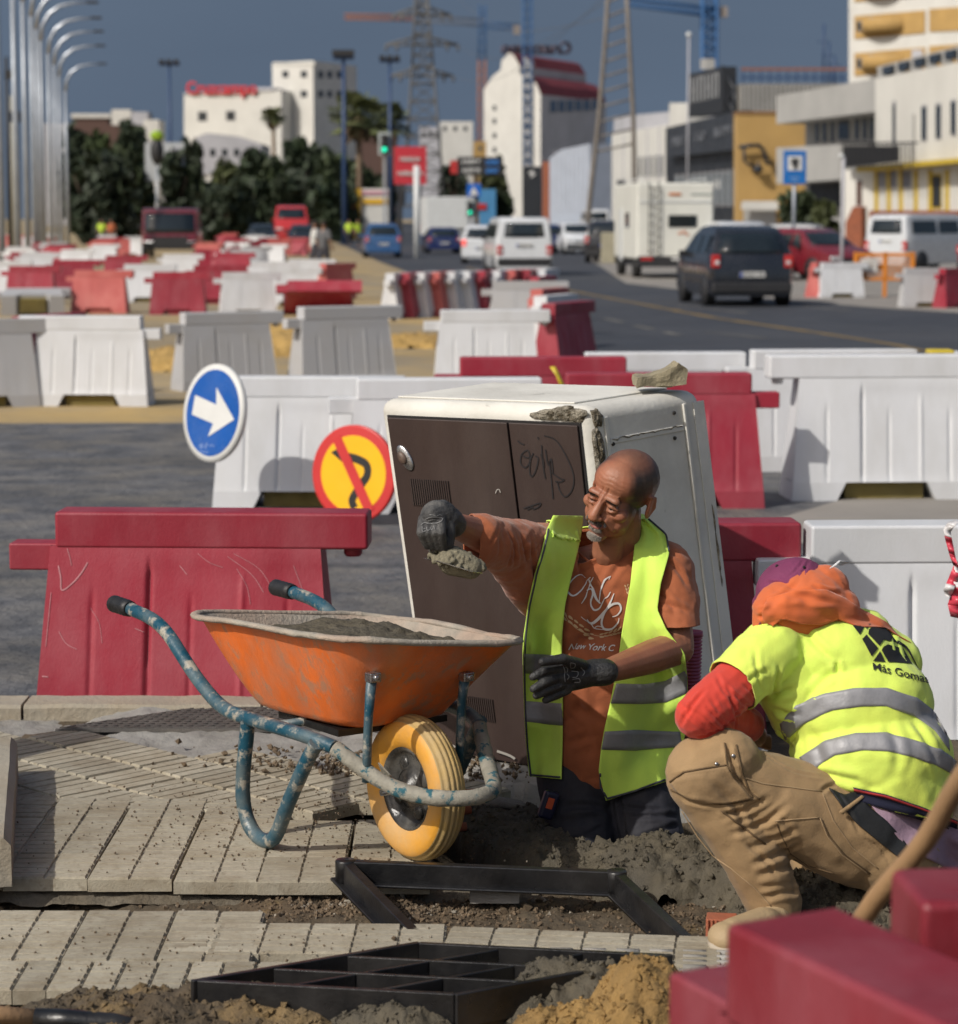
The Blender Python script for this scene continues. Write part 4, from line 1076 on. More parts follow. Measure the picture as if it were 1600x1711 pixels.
def drape(name,rows,bvh,off,m,parent,n=26,sub=3,smooth_it=3,fold=0,fseed=0,solid=.0025,ydef=6.4,mi=None,foldscale=(30,3),nrm=False):
    """rows: list of polylines (same length) of photo points; lays a sheet of cloth over a body"""
    # resample rows in both directions
    def rs(pl,n):
        L=[0]
        for i in range(1,len(pl)): L.append(L[-1]+math.hypot(pl[i][0]-pl[i-1][0],pl[i][1]-pl[i-1][1]))
        o=[]
        for k in range(n+1):
            t=L[-1]*k/n; i=max(j for j in range(len(L)) if L[j]<=t+1e-9); i=min(i,len(pl)-2)
            u=(t-L[i])/max(1e-9,L[i+1]-L[i]); o.append((pl[i][0]+(pl[i+1][0]-pl[i][0])*u,pl[i][1]+(pl[i+1][1]-pl[i][1])*u))
        return o
    R0=[rs(r,n) for r in rows]; cols=[[r[k] for r in R0] for k in range(n+1)]
    N2=(len(rows)-1)*sub; cols=[rs(c,N2) for c in cols]
    g=[[cols[k][j] for k in range(n+1)] for j in range(N2+1)]
    Y=np.full((N2+1,n+1),np.nan); HN={}
    for j in range(N2+1):
        for k in range(n+1):
            h=hit(bvh,*g[j][k])
            if h[0] is not None and abs(h[0].y-ydef)<.6: Y[j,k]=h[0].y; HN[j,k]=h
    # fill the misses from neighbours
    for _ in range(200):
        nanm=np.isnan(Y)
        if not nanm.any(): break
        Z=np.pad(Y,1,constant_values=np.nan); st=np.stack([Z[:-2,1:-1],Z[2:,1:-1],Z[1:-1,:-2],Z[1:-1,2:]])
        cnt=(~np.isnan(st)).sum(0); s_=np.nansum(st,0)
        fill=nanm&(cnt>0); Y[fill]=s_[fill]/cnt[fill]
        if not fill.any(): Y[nanm]=ydef; break
    Y0=Y.copy()
    for _ in range(smooth_it):
        Z=np.pad(Y,1,mode='edge'); Y=(Z[:-2,1:-1]+Z[2:,1:-1]+Z[1:-1,:-2]+Z[1:-1,2:]+2*Y)/6
        Y=np.minimum(Y,Y0+(off*.45 if smooth_it>=20 else 0))
    out=[]
    for j in range(N2+1):
        row=[]
        for k in range(n+1):
            y=Y[j,k]-off
            if fold: y-= fold*(1+mn.fractal(Vector((g[j][k][0]/640*foldscale[0]+fseed,g[j][k][1]/640*foldscale[1],0)),1,2,2))*min(1,j/6+.2)
            row.append((HN[j,k][0]+HN[j,k][1]*(off if HN[j,k][1].dot(ray(*g[j][k]))<0 else -off)) if nrm and (j,k) in HN else P(*g[j][k],y))
        out.append(row)
    o=MB().grid(out).build(name,m,parent,fix=False)
    if solid: md=o.modifiers.new('s','SOLIDIFY'); md.thickness=solid; md.offset=0
    return o
def px_map(bvh,off,ydef):
    def f(x,y):
        h=hit(bvh,x,y)
        if h[0] is None or abs(h[0].y-ydef)>.5: return P(x,y,ydef)
        return h[0]+h[1]*(off if h[1].dot(ray(x,y))<0 else -off)-ray(x,y).normalized()*.001
    return f
def text_px(name,txt,o,dx,dy,m,bvh,off,ydef,parent,shear=0,bold=.0,sub=1):
    """o: photo point of the baseline start, dx/dy: photo vectors of one em along / up"""
    cu=bpy.data.curves.new(name,'FONT'); cu.body=txt; cu.shear=shear; cu.offset=bold; cu.size=1; cu.resolution_u=3
    ob=bpy.data.objects.new(name,cu); COL.objects.link(ob); dg=bpy.context.evaluated_depsgraph_get(); dg.update()
    me=bpy.data.meshes.new_from_object(ob.evaluated_get(dg)); bpy.data.objects.remove(ob)
    bm=bmesh.new(); bm.from_mesh(me); bmesh.ops.triangulate(bm,faces=bm.faces)
    if sub: bmesh.ops.subdivide_edges(bm,edges=[e for e in bm.edges if e.calc_length()>.15],cuts=sub)
    F=px_map(bvh,off,ydef)
    for v in bm.verts: x,y=v.co.x,v.co.y; v.co=F(o[0]+dx[0]*x+dy[0]*y,o[1]+dx[1]*x+dy[1]*y)
    bm.to_mesh(me); bm.free(); me.materials.clear(); me.materials.append(m)
    r=bpy.data.objects.new(name,me); COL.objects.link(r); r.parent=parent; return r
def poly_px(b,pts,F,mi=0,cuts=5):
    bm=bmesh.new(); f=bm.faces.new([bm.verts.new((p[0],p[1],0)) for p in pts]); bmesh.ops.triangulate(bm,faces=bm.faces)
    bmesh.ops.subdivide_edges(bm,edges=bm.edges,cuts=cuts,use_grid_fill=True); bm.verts.ensure_lookup_table(); bm.verts.index_update()
    b.add([F(v.co.x,v.co.y) for v in bm.verts],[[v.index for v in f.verts] for f in bm.faces],mi,True); bm.free()
M_HIVIS=mat('hivis_yellow',(.62,.88,.12),.75,.05,5,.5,260,dirt=(.45,.62,.10),dirt_amt=.35,dirt_scale=6,sheen=.2,dist=.002)
M_HIVIS2=mat('hivis_shirt',(.68,.86,.13),.8,.05,5,.5,260,dirt=(.66,.68,.09),dirt_amt=.5,dirt_scale=5,sheen=.2,dist=.002)
M_REFL=mat('reflective_band',(.27,.27,.285),.5,.10,9,.15,90,metal=.1,dirt=(.14,.14,.14),dirt_amt=.5,dirt_scale=12)
M_TEE=mat('rust_tshirt',(.35,.10,.035),.85,.10,6,.6,260,sheen=.2,dirt=(.30,.08,.03),dirt_amt=.35,dist=.0015)
M_NAVY=mat('navy_trousers',(.012,.013,.022),.8,.2,8,.5,90,dirt=(.05,.045,.045),dirt_amt=.45,dirt_scale=6,dist=.003)
M_KHAKI=mat('khaki_trousers',(.30,.195,.095),.85,.12,5,.6,220,dirt=(.22,.14,.07),dirt_amt=.4,dirt_scale=4,sheen=.1,dist=.002)
M_GLOVE=mat('black_glove',(.016,.016,.017),.5,.3,20,.5,120,dirt=(.10,.10,.095),dirt_amt=.4,dirt_scale=14)
M_GLOVED=mat('dusty_glove',(.035,.034,.034),.6,.3,20,.5,120,dirt=(.16,.155,.145),dirt_amt=.65,dirt_scale=16)
M_TRIM=mat('grey_trim',(.06,.065,.08),.8)
M_PRW=mat('print_white',(.68,.66,.64),.7,.05); M_PRT=mat('print_tan',(.58,.40,.22),.7,.05); M_PRB=mat('print_black',(.015,.015,.015),.7)
# ---------------------------------------------------------------- kneeling man
k0=P(1010,1380,6.5)
man=empty('person',(0,0,0)); tag(man,'kneeling man with grey goatee, rust t-shirt and open yellow vest, trowel in hand','person')
HC=P(1036,826,6.42)
RH=(Matrix.Rotation(R(12),3,'Y')@Matrix.Rotation(R(20),3,'X')@Matrix.Rotation(R(-33),3,'Z')@Matrix.Rotation(R(2),3,'X'))
def HW(x,y,z): return HC+RH@V(x*1.09,y*1.04,z*1.0)
b=MB()
def he(c,r): b.ell(HW(*c),r,rot=RH,n=20,m=14)
def hc(a,ra,c,rb): b.cap(HW(*a),ra,HW(*c),rb)
he((0,.022,.036),(.081,.100,.083)); he((0,-.020,.05),(.070,.064,.058)); he((0,-.028,-.03),(.065,.067,.080)); he((0,-.030,-.072),(.058,.055,.040)); he((0,-.070,-.098),(.026,.022,.018))
hc((-.034,-.080,.020),.0125,(.034,-.080,.020),.0125); hc((0,-.082,.02),.0105,(0,-.112,-.026),.0135); he((0,-.113,-.031),(.0155,.013,.012))
for s in (-1,1):
    he((s*.013,-.103,-.034),(.0085,.010,.008)); he((s*.042,-.060,-.020),(.024,.022,.019)); he((s*.040,-.044,-.052),(.022,.028,.030))
    hc((s*.019,-.0865,.0034),.0042,(s*.030,-.089,.0060),.0048); hc((s*.030,-.089,.0060),.0048,(s*.044,-.080,.0008),.0042)
    hc((s*.020,-.087,-.0075),.0032,(s*.031,-.087,-.0095),.0042); hc((s*.031,-.087,-.0095),.0042,(s*.042,-.080,-.005),.0032)
    hc((s*.022,-.088,-.040),.008,(s*.034,-.070,-.064),.011)
    # ears
    E=Matrix.Rotation(R(-12),3,'X')@Matrix.Rotation(R(s*18),3,'Z')
    b.ell(HW(s*.077,.020,-.006),(.0085,.020,.032),rot=RH@E,n=16,m=12)
    hc((s*.080,.034,.018),.0045,(s*.083,.036,-.01),.0045); hc((s*.083,.036,-.01),.0045,(s*.077,.018,-.036),.006); hc((s*.080,.034,.018),.0045,(s*.078,.012,.026),.0045)
he((0,-.086,-.052),(.024,.014,.008)); he((0,-.086,-.068),(.021,.0125,.0065))
nb=P(1033,925,6.53)
b.cap(HW(0,.020,-.055),.056,nb,.062); b.cap(HW(0,-.01,-.07),.042,P(1015,925,6.47),.045)
# trapezius, hidden chest and arms so that the body is one piece
b.cap(nb,.045,P(935,945,6.52),.035); b.cap(nb,.045,P(1100,965,6.54),.035); b.cap(nb,.07,P(1000,1230,6.52),.10)
SR,ER,WR=P(925,925,6.47),P(826,903,6.20),P(757,876,6.00)
SL_,EL_,WL_=P(1113,960,6.50),P(1131,1083,6.40),P(1006,1124,6.15)
b.cap(SR,.058,ER,.046); b.cap(ER,.047,ER.lerp(WR,.35),.044); b.cap(ER.lerp(WR,.35),.044,WR,.030)
b.cap(SL_,.060,EL_,.047); b.cap(EL_,.046,EL_.lerp(WL_,.35),.046); b.cap(EL_.lerp(WL_,.35),.046,WL_,.030)
RHi=RH.inverted()
def head_post(co,nr):
    A_=np.array(RHi); L=(co-np.array(HC))@A_.T; NL=nr@A_.T
    d=np.zeros(len(co)); front=(L[:,1]<-.03)
    def gs(c,r,amp): 
        q=((L-np.array(c))/np.array(r)); return amp*np.exp(-(q**2).sum(1))
    for s in (-1,1):
        d-=gs((s*.030,-.078,.012),(.015,.02,.006),.0045)    # above the eye
        d-=gs((s*.016,-.078,.000),(.007,.02,.012),.0055)    # inner corner
        d-=gs((s*.031,-.085,-.0015),(.011,.02,.0028),.004)  # eye slit
        d-=gs((s*.030,-.078,-.018),(.014,.02,.004),.0022)
        d-=gs((s*.086,.016,-.002),(.007,.010,.014),.007)    # ear hollow
        d-=gs((s*.050,-.045,-.045),(.015,.02,.018),.001)    # hollow cheek
        # nasolabial fold
        for t in np.linspace(0,1,7): d-=gs((s*(.018+.016*t),-.09+.02*t,-.034-.032*t),(.0035,.015,.005),.0016)
        # crow's feet and frown lines
        for t in np.linspace(0,1,6): d-=gs((s*(.0065+.002*t),-.088,.014+.03*t),(.0022,.02,.005),.0022)
        for q in range(3): d-=gs((s*.052,-.062,-.002-.008*q),(.008,.02,.0016),.0016)
        for t in np.linspace(0,1,6): d-=gs((s*(.016+.03*t),-.082+.012*t,-.019-.004*math.sin(t*3)),(.005,.02,.0018),.0018)
    for zq,am in ((.055,.0014),(.066,.0015),(.078,.0012)):
        for t in np.linspace(-1,1,11): d-=gs((t*.04,-.075+.02*t*t,zq-.004*abs(t)+.002*math.sin(t*5)),(.005,.03,.0018),am)
    d-=gs((0,-.1,-.0605),(.020,.02,.0022),.0035)            # mouth line
    d-=gs((0,-.09,-.079),(.014,.02,.004),.003)
    d-=gs((0,-.085,.012),(.010,.02,.006),.003)
    d+=gs((.0,-.1,.035),(.004,.02,.01),.0015)
    return co+nr*d[:,None]
M_SK=skin_mat('tanned_skin',(.30,.125,.07))
body=blob('body',b,M_SK,.0032,3,man,post=head_post)
n=len(body.data.vertices); co=np.empty(n*3); body.data.vertices.foreach_get('co',co); co=co.reshape(-1,3)
Lh=(co-np.array(HC))@np.array(RHi).T
def sstep(x,a,b_): t=np.clip((x-a)/(b_-a),0,1); return t*t*(3-2*t)
x_,y_,z_=Lh[:,0],Lh[:,1],Lh[:,2]
hairline=sstep(y_+.45*np.abs(x_)-.30*np.maximum(z_-.06,0),-.055,-.005)*sstep(z_+.35*y_,-.05,-.02)*(1-.45*sstep(z_,.075,.11))
ear=np.exp(-(((np.abs(x_)-.085)/.014)**2+((y_-.022)/.03)**2+((z_+.006)/.035)**2)*.8)
stub=hairline*.97*(1-np.clip(ear*1.6,0,1))
beard=np.exp(-((x_/.034)**2+((z_+.092)/.022)**2)**1.5)*sstep(-y_,.03,.06)*.35
mous=np.exp(-((x_/.030)**2+((z_+.046)/.0075)**2)**1.5)*sstep(-y_,.06,.08)*.7
brow=sum(np.exp(-(((x_-s*.031)/.019)**2+((z_-.0165-.10*(.03-np.abs(x_)))/.0055)**2)**1.5) for s in (-1,1))*sstep(-y_,.05,.065)*.95
eyes=sum(np.exp(-(((x_-s*.0305)/.0105)**2+((z_+.0012)/.0026)**2)**1.2) for s in (-1,1))*sstep(-y_,.05,.065)*.9  # eye slits darkened by colour between the squinting lids
inhead=(np.abs(x_)<.11)&(z_>-.13)&(z_<.14)&(np.abs(y_)<.14)
jaw=.30*sstep(-z_,.035,.065)*sstep(-y_,-.02,.03)*(np.abs(x_)<.07)
at=body.data.attributes.new('stubble_eye_slits','FLOAT','POINT'); at.data.foreach_set('value',np.clip(np.maximum.reduce([stub,beard,mous,brow,eyes,jaw*.5])*inhead,0,1).astype(np.float32))
lips=np.exp(-((x_/.021)**2+((z_+.0625)/.0085)**2)**2)*sstep(-y_,.07,.085)*inhead
at=body.data.attributes.new('lips','FLOAT','POINT'); at.data.foreach_set('value',(lips*.75).astype(np.float32))
HB=bvh_of(body)
# eyes
for s in (-1,1):
    e=MB(); c=HW(s*.0305,-.0775,-.0012); e.ell(HW(s*.0305,-.0745,-.0012),(.0115,.0115,.0115),n=14,m=10)
    o=e.build('eye',mat('eye_white_shaded',(.24,.18,.15),.2)); o.parent=man  # eye colour darkened for the shade under the brow
    e=MB(); e.ell(HW(s*.0285-.001,-.0842,-.0026),(.0042,.0026,.0030),rot=RH,n=12,m=8); o=e.build('iris',mat('iris_dark',(.012,.008,.006),.1)); o.parent=man
# beard hairs
def hairs(name,m,fn,n_,L,seed,down=V(0,-.2,-1),jit=.45,w=.0005):
    rr_=random.Random(seed); b=MB(); k=0
    while k<n_:
        p=fn(rr_)
        if p is None: continue
        k+=1
        o=HW(*p); h=HB.find_nearest(o); c=h[0]; nn=h[1]
        d=(RH@down*1.0+nn*.6+V(rr_.uniform(-1,1),rr_.uniform(-1,1),rr_.uniform(-1,1))*jit).normalized()
        s_=d.cross(nn).normalized()*w; l=L*rr_.uniform(.6,1.3)
        b.add([c-s_,c+s_,c+d*l*.6+s_*.7,c+d*l-V(0,0,l*.1)],[(0,1,2),(0,2,3)])
    o=b.build(name,m,man,fix=False); o['kind']='stuff'; return o
M_HG=mat('grey_hair',(.27,.235,.20),.7,.5,300); M_HD=mat('dark_grey_hair',(.11,.09,.08),.6,.5,300)
hairs('goatee',M_HG,lambda r_:(lambda x,z:(x,-.1,z) if (x/.034)**2+((z+.088)/.024)**2<1 and not (abs(x)<.018 and z>-.075) else None)(r_.uniform(-.034,.034),r_.uniform(-.112,-.068)),2600,.0075,1,V(0,-.1,-1),.5,.00035)
hairs('moustache',M_HD,lambda r_:(lambda x:(x,-.105,-.045-abs(x)*.28+r_.uniform(-.006,.006)))(r_.uniform(-.032,.032)),950,.008,2,V(0,-.3,-.8),.4,.0003)
hairs('moustache_grey',M_HG,lambda r_:(lambda x:(x,-.105,-.046-abs(x)*.30+r_.uniform(-.006,.006)))(r_.uniform(-.032,.032)),350,.007,5,V(0,-.3,-.8),.4,.0003)
hairs('eyebrows',mat('brow_hair',(.03,.022,.018),.6),lambda r_:(lambda x:(x,-.1,.0165+.10*(.03-abs(x))+r_.uniform(-.0035,.0035)))(r_.choice((-1,1))*r_.uniform(.012,.05)),420,.006,3,V(.3,-.3,.4),.4)
# t-shirt
def shirt_mb(sc_=1.0):
    b=MB()
    b.ell(P(1020,1000,6.53),(.175,.115,.16),n=24,m=16); b.ell(P(1000,1130,6.52),(.165,.125,.18),n=24,m=16); b.cap(P(1000,1120,6.53),.13,P(998,1265,6.53),.125)
    b.cap(P(1034,925,6.54),.072,P(930,925,6.49),.073); b.cap(P(1034,925,6.54),.072,P(1105,955,6.52),.078)
    b.cap(P(928,928,6.48),.080,P(905,920,6.42),.078)
    b.cap(P(905,922,6.42),.076,P(798,902,6.12),.066)
    b.cap(P(845,925,6.26),.058,P(895,1000,6.44),.055); b.cap(P(830,925,6.22),.045,P(858,955,6.31),.045)
    b.cap(P(1108,955,6.51),.084,P(1122,1010,6.46),.075); b.cap(P(1120,1000,6.47),.075,P(1131,1075,6.40),.066)
    b.ell(P(950,1020,6.50),(.09,.10,.14)); b.ell(P(1080,1040,6.52),(.09,.10,.15))
    return b
segs=rings_between(P(900,920,6.4),P(808,900,6.15),5,.07,.005,.003,1,.075,.8)
segs+=[(P(905,905,6.36),P(915,1000,6.42),.009,.007),(P(885,895,6.32),P(900,990,6.38),.008,.007),(P(868,890,6.28),P(885,960,6.32),.007,.006),(P(845,885,6.22),P(858,950,6.26),.006,.006),
 (P(1100,930,6.42),P(1150,990,6.42),.008,.005),(P(1090,985,6.42),P(1130,1030,6.38),.008,.007),(P(1095,1010,6.40),P(1150,1025,6.38),.007,.005),
 (P(960,920,6.42),P(1000,990,6.40),.008,.004),(P(1060,920,6.43),P(1010,985,6.40),.008,.004),(P(945,1050,6.40),P(1000,1120,6.38),.010,.004),
 (P(948,1175,6.39),P(1020,1215,6.39),.012,.004),(P(945,1240,6.39),P(990,1225,6.39),.010,.004),(P(955,1120,6.38),P(970,1200,6.38),.012,.004),(P(985,1190,6.38),P(1005,1270,6.38),.010,.003)]
hemR_n=(WR-ER).normalized(); hemR=P(793,902,6.10)
hemL=P(1128,1044,6.43); hemL_n=V(.02,-.05,-1)
neck_n=V(-.10,-.50,.86).normalized(); neck_c=P(1027,905,6.50)
shirt=blob('t_shirt',shirt_mb(),M_TEE,.0052,6,man,post=crease_post(segs,.0055,15,seed=3),
  cuts=[(hemR,V(-.95,-.30,-.02),lambda c:c.x<P(860,900,6.2).x and c.y<6.35),(hemL,hemL_n,lambda c:c.x>P(1085,1040,6.45).x+.0 and c.z>P(1100,1140,6.4).z and c.y<6.9),
        (neck_c,neck_n,lambda c:abs(c.x-neck_c.x)<.10 and c.z>neck_c.z-.06)],solid=.003)
SB=bvh_of(shirt)
# collar rib
bb=[]
dg=None
b=MB(); u1=neck_n.cross(V(1,0,0)).normalized(); u2=neck_n.cross(u1).normalized()
for i in range(40):
    a=2*math.pi*i/40; d=u1*math.cos(a)+u2*math.sin(a)
    h=SB.ray_cast(neck_c-neck_n*.004+d*.2,-d,.25)
    if h[0] is not None: bb.append(h[0])
if len(bb)>20: b.tube(bb,.0042,6,closed=True); b.build('collar',M_TEE,man)
# print on the chest
F=px_map(SB,.0045,6.4)
Z1=lambda pts:[(640+x*.375,700+y*.375) for x,y in pts]
b=MB()
wv=lambda a,c:(lambda t:a+(c-a)*math.sin(math.pi*t))
for pts,wd in [([(905,708),(870,698),(835,725),(822,765),(845,788),(880,765),(905,725),(925,705)],wv(1.0,2.4)),([(880,822),(900,790),(922,735),(935,706)],wv(1,2)),([(918,712),(935,760),(950,800),(968,822)],wv(1.5,4.2)),([(962,822),(968,770),(985,720),(1010,702),(1003,716)],wv(1,2.4)),
 ([(905,765),(925,760),(935,780),(925,820),(940,850),(965,840),(985,800)],wv(1.2,3.4)),([(1028,778),(1005,830),(975,870),(940,905),(912,905),(905,890)],wv(1.2,4.4)),([(985,800),(1000,790),(1012,770)],wv(1,2)),
 ([(1020,880),(1042,872),(1058,848),(1048,822),(1015,828),(985,862),(972,905),(985,932),(1018,932),(1045,905),(1050,885)],wv(1.2,3.8)),([(940,930),(955,920),(975,925)],wv(.8,1.6)),([(880,880),(905,900),(930,915),(945,930),(985,935)],wv(.8,1.6))]:
    ribbon(b,Z1(pts),wd,F)
b.build('chest_monogram',M_PRW,man,fix=False)
b=MB()
def leaf(x,y,a,l=26,w=9):
    a=R(a); pts=[]
    for i in range(12):
        t=2*math.pi*i/12; u=math.cos(t)*l/2; v=math.sin(t)*w/2*(1-.3*math.cos(t)); pts.append((x+u*math.cos(a)-v*math.sin(a),y+u*math.sin(a)+v*math.cos(a)))
    poly_px(b,Z1(pts),F,cuts=1)
for i in range(6):
    t=i/5; x=812+115*t; y=878+78*t-12*t*t*(-1); 
    leaf(x,y-9,20+35*(1-t)); leaf(x-2,y+11,50-35*t)
for i in range(5):
    t=i/4; x=1052-78*t; y=940+25*t; leaf(x,y-9,-50+30*t,22,8); leaf(x,y+8,-15+10*t,22,8)
for i in range(3): leaf(1078+5*i,745+15*i,60,16,6); leaf(1088+3*i,740+15*i,100,14,5)
ribbon(b,Z1([(805,862),(850,925),(920,960),(985,968),(1050,935)]),.9,F)
b.build('chest_laurel',M_PRT,man,fix=False)
text_px('chest_lettering','New York C',(949,1084),(14.2,.9),(-.6,-15),M_PRW,SB,.0045,6.4,man,shear=.45,bold=.012)
# trousers
b=MB()
b.ell(P(1003,1290,6.55),(.165,.13,.11),n=24,m=14); b.cap(P(958,1300,6.53),.105,P(975,1445,6.38),.085); b.cap(P(1060,1300,6.54),.11,P(1095,1450,6.40),.092)
b.cap(P(975,1450,6.40),.07,P(985,1465,6.80),.05); b.cap(P(1095,1455,6.42),.07,P(1085,1465,6.82),.05)
segs=rings_between(P(960,1330,6.45),P(975,1430,6.35),5,.08,.008,.007,5,.10,.5)+rings_between(P(1075,1320,6.45),P(1100,1430,6.37),5,.09,.008,.007,6,.10,.5)+[(P(1030,1300,6.42),P(1045,1410,6.36),.006,.010)]
trous=blob('trousers',b,M_NAVY,.007,5,man,post=crease_post(segs,.004,10))
for s,(px,py) in ((0,(985,1465)),(1,(1085,1465))):
    b=MB(); c=P(px,py,6.86); b.cap(c,.045,c+V(0,.03,-.05),.04); b.cap(c+V(0,.03,-.04),.04,c+V(0,.05,-.08),.035); b.build('boot',mat('boot_brown',(.09,.05,.03),.6),man)
# vest
VB=bvh_of(shirt,trous)
left=[[(924,861),(974,862)],[(913,885),(972,885)],[(905,920),(966,915)],[(893,960),(955,960)],[(882,1010),(944,1010)],[(875,1060),(939,1060)],[(873,1095),(938,1100)],[(874,1150),(940,1150)],[(876,1200),(940,1205)],[(879,1250),(939,1255)],[(884,1297),(938,1302)]]
right=[[(1062,868),(1080,866)],[(1062,890),(1112,892)],[(1058,930),(1118,925)],[(1053,975),(1104,975)],[(1045,1020),(1098,1018)],[(1038,1060),(1112,1050)],[(1033,1100),(1144,1092)],[(1025,1145),(1148,1130)],[(1018,1180),(1149,1170)],[(1010,1215),(1149,1205)],[(1004,1250),(1140,1250)],[(1000,1290),(1125,1285)],[(1012,1338),(1112,1306)]]
vl=drape('vest_panel',left,VB,.010,M_HIVIS,man,n=20,sub=6,smooth_it=25,fold=.009,fseed=2,foldscale=(22,3.5))
vr=drape('vest_panel',right,VB,.014,M_HIVIS,man,n=30,sub=6,smooth_it=25,fold=.014,fseed=7,foldscale=(14,5))
# shoulders and back of the vest: cloth lifted off the shirt
bm=bmesh.new(); bm.from_mesh(shirt.data); bm.normal_update()
def keep(f):
    c=f.calc_center_median(); 
    xr=P(1010,1000,6.5).x
    if c.x<P(915,900,6.5).x or c.x>P(1112,900,6.5).x: return False
    nd=(c-neck_c).length
    if nd<.085: return False
    if f.normal.z>.45 and c.z>P(1000,925,6.5).z and (c.x<P(968,900,6.5).x or c.x>P(1062,900,6.5).x): return True
    return f.normal.y>.05
bmesh.ops.delete(bm,geom=[f for f in bm.faces if not keep(f)],context='FACES')
for v in bm.verts: v.co+=v.normal*.011
me=bpy.data.meshes.new('vest_back'); bm.to_mesh(me); bm.free(); me.materials.clear(); me.materials.append(M_HIVIS)
o=bpy.data.objects.new('vest_back',me); COL.objects.link(o); o.parent=man; md=o.modifiers.new('s','SOLIDIFY'); md.thickness=.003
# collar of the vest standing up behind the neck
b=MB(); rows=[]
for i in range(14):
    t=i/13; c=P(1064+ (1084-1064)*t,872-4*math.sin(t*3),6.50+.12*t)
    rows.append([c+V(0,0,.02-.010*t),c+V(.006,-.005,-.03)])
b.grid(rows).build('vest_collar',M_HIVIS,man,fix=False).modifiers.new('s','SOLIDIFY').thickness=.003
WB_=bvh_of(vl,vr)
def band(pts_top,pts_bot,bv,off_,par,yd,nm='reflective_band',m=M_REFL,n=24,sub=4): return drape(nm,[pts_top,pts_bot],bv,off_,m,par,n=n,sub=sub,smooth_it=1,solid=.001,ydef=yd,nrm=True)
band([(874,1091),(938,1095)],[(875,1124),(939,1128)],WB_,.003,man,6.4)
band([(876,1171),(940,1175)],[(877,1206),(940,1212)],WB_,.003,man,6.4)
band([(1029,1142),(1075,1143),(1110,1138),(1147,1118)],[(1020,1175),(1070,1176),(1112,1174),(1148,1158)],WB_,.003,man,6.4)
band([(1010,1222),(1060,1219),(1135,1222)],[(1004,1252),(1060,1254),(1140,1248)],WB_,.003,man,6.4)
def piping(pts,bv,off_,par,yd,r=.0028,m=M_TRIM):
    Fp=px_map(bv,off_,yd); q=[]
    for i in range(len(pts)-1):
        for k in range(6):
            t=k/6; q.append((pts[i][0]+(pts[i+1][0]-pts[i][0])*t,pts[i][1]+(pts[i+1][1]-pts[i][1])*t))
    q.append(pts[-1]); b=MB(); b.tube([Fp(*p) for p in q],r,6); return b.build('piping',m,par)
piping([(r[0][0]+2.5,r[0][1]) for r in left[1:]]+[(886,1294),(900,1296),(936,1299)],WB_,.002,man,6.42); piping([(1002,1292),(1003,1315),(1014,1334),(1060,1322),(1110,1303)],WB_,.002,man,6.4)
piping([(1082,868),(1112,893),(1117,922)],WB_,.003,man,6.45)
# gloves
def glove(name,parts,m,parent=man,vox=.0028,sm=2):
    b=MB()
    for p in parts: 
        if p[0]=='e': b.ell(p[1],p[2],rot=p[3] if len(p)>3 else None,n=16,m=12)
        else: b.cap(*p[1:])
    return blob(name,b,m,vox,sm,parent)
Yh=6.10
def f3(a,c,d,ya,yc,yd,r1,r2,r3): 
    A_,B2_,C3=P(*a,ya),P(*c,yc),P(*d,yd); return [('c',A_,r1,B2_,r2),('c',B2_,r2,C3,r3)]
parts=[('c',P(1010,1123,6.15),.036,P(990,1124,6.145),.036),('c',P(990,1124,6.145),.035,P(962,1130,6.12),.036),('c',P(962,1118,6.12),.024,P(936,1118,6.08),.017),('c',P(962,1138,6.12),.024,P(945,1146,6.09),.017),('c',P(960,1128,6.12),.03,P(938,1132,6.08),.02)]
parts+=f3((932,1117),(908,1121),(890,1131),6.075,6.05,6.04,.0135,.0125,.0105)
parts+=f3((934,1131),(910,1140),(891,1151),6.075,6.045,6.03,.0135,.0125,.0105)
parts+=f3((940,1143),(915,1153),(896,1162),6.08,6.055,6.045,.0130,.012,.0105)
parts+=f3((948,1153),(927,1163),(911,1170),6.09,6.07,6.06,.012,.011,.0095)
parts+=f3((972,1112),(940,1101),(906,1106),6.11,6.05,6.02,.017,.014,.0115)
gl=glove('glove',parts,M_GLOVE)
GB=bvh_of(gl); Fg=px_map(GB,.0012,6.1); b=MB()
for st in ([(642,235),(650,262),(648,285),(652,318)],[(655,235),(665,250),(660,268)],[(660,275),(672,290),(662,305)],[(680,215),(705,222),(700,240),(682,240),(680,215)],[(685,260),(720,265),(715,290),(690,295)],[(690,305),(725,300),(730,318),(700,320)],[(735,240),(755,265),(745,285)]):
    ribbon(b,[(740+x*.3125,1040+y*.3125) for x,y in st],1.3,Fg)
b.build('glove_print',mat('glove_print_grey',(.22,.22,.22),.7),man,fix=False)
Y2=5.955
parts=[('c',P(757,876,5.99),.034,P(748,868,5.97),.036),('e',P(730,864,5.95),(.043,.028,.043)),('c',P(745,856,5.96),.026,P(722,862,5.93),.026),('c',P(722,850,5.95),.018,P(740,848,5.96),.02)]
for i in range(4):
    x0=706+9.0*i; 
    parts+=[('c',P(x0+2,868-2*i,5.935),.0155,P(x0-1+2*i*.6,890,5.905),.0145),('c',P(x0-1+2*i*.6,890,5.905),.0145,P(x0+8,911+1.5*i,5.925),.0115)]
parts+=[('c',P(748,870,5.95),.018,P(752,892,5.935),.014),('c',P(752,892,5.935),.014,P(751,911,5.93),.011)]
gr=glove('glove',parts,M_GLOVED)
GB=bvh_of(gr); Fg=px_map(GB,.0012,5.95); b=MB()
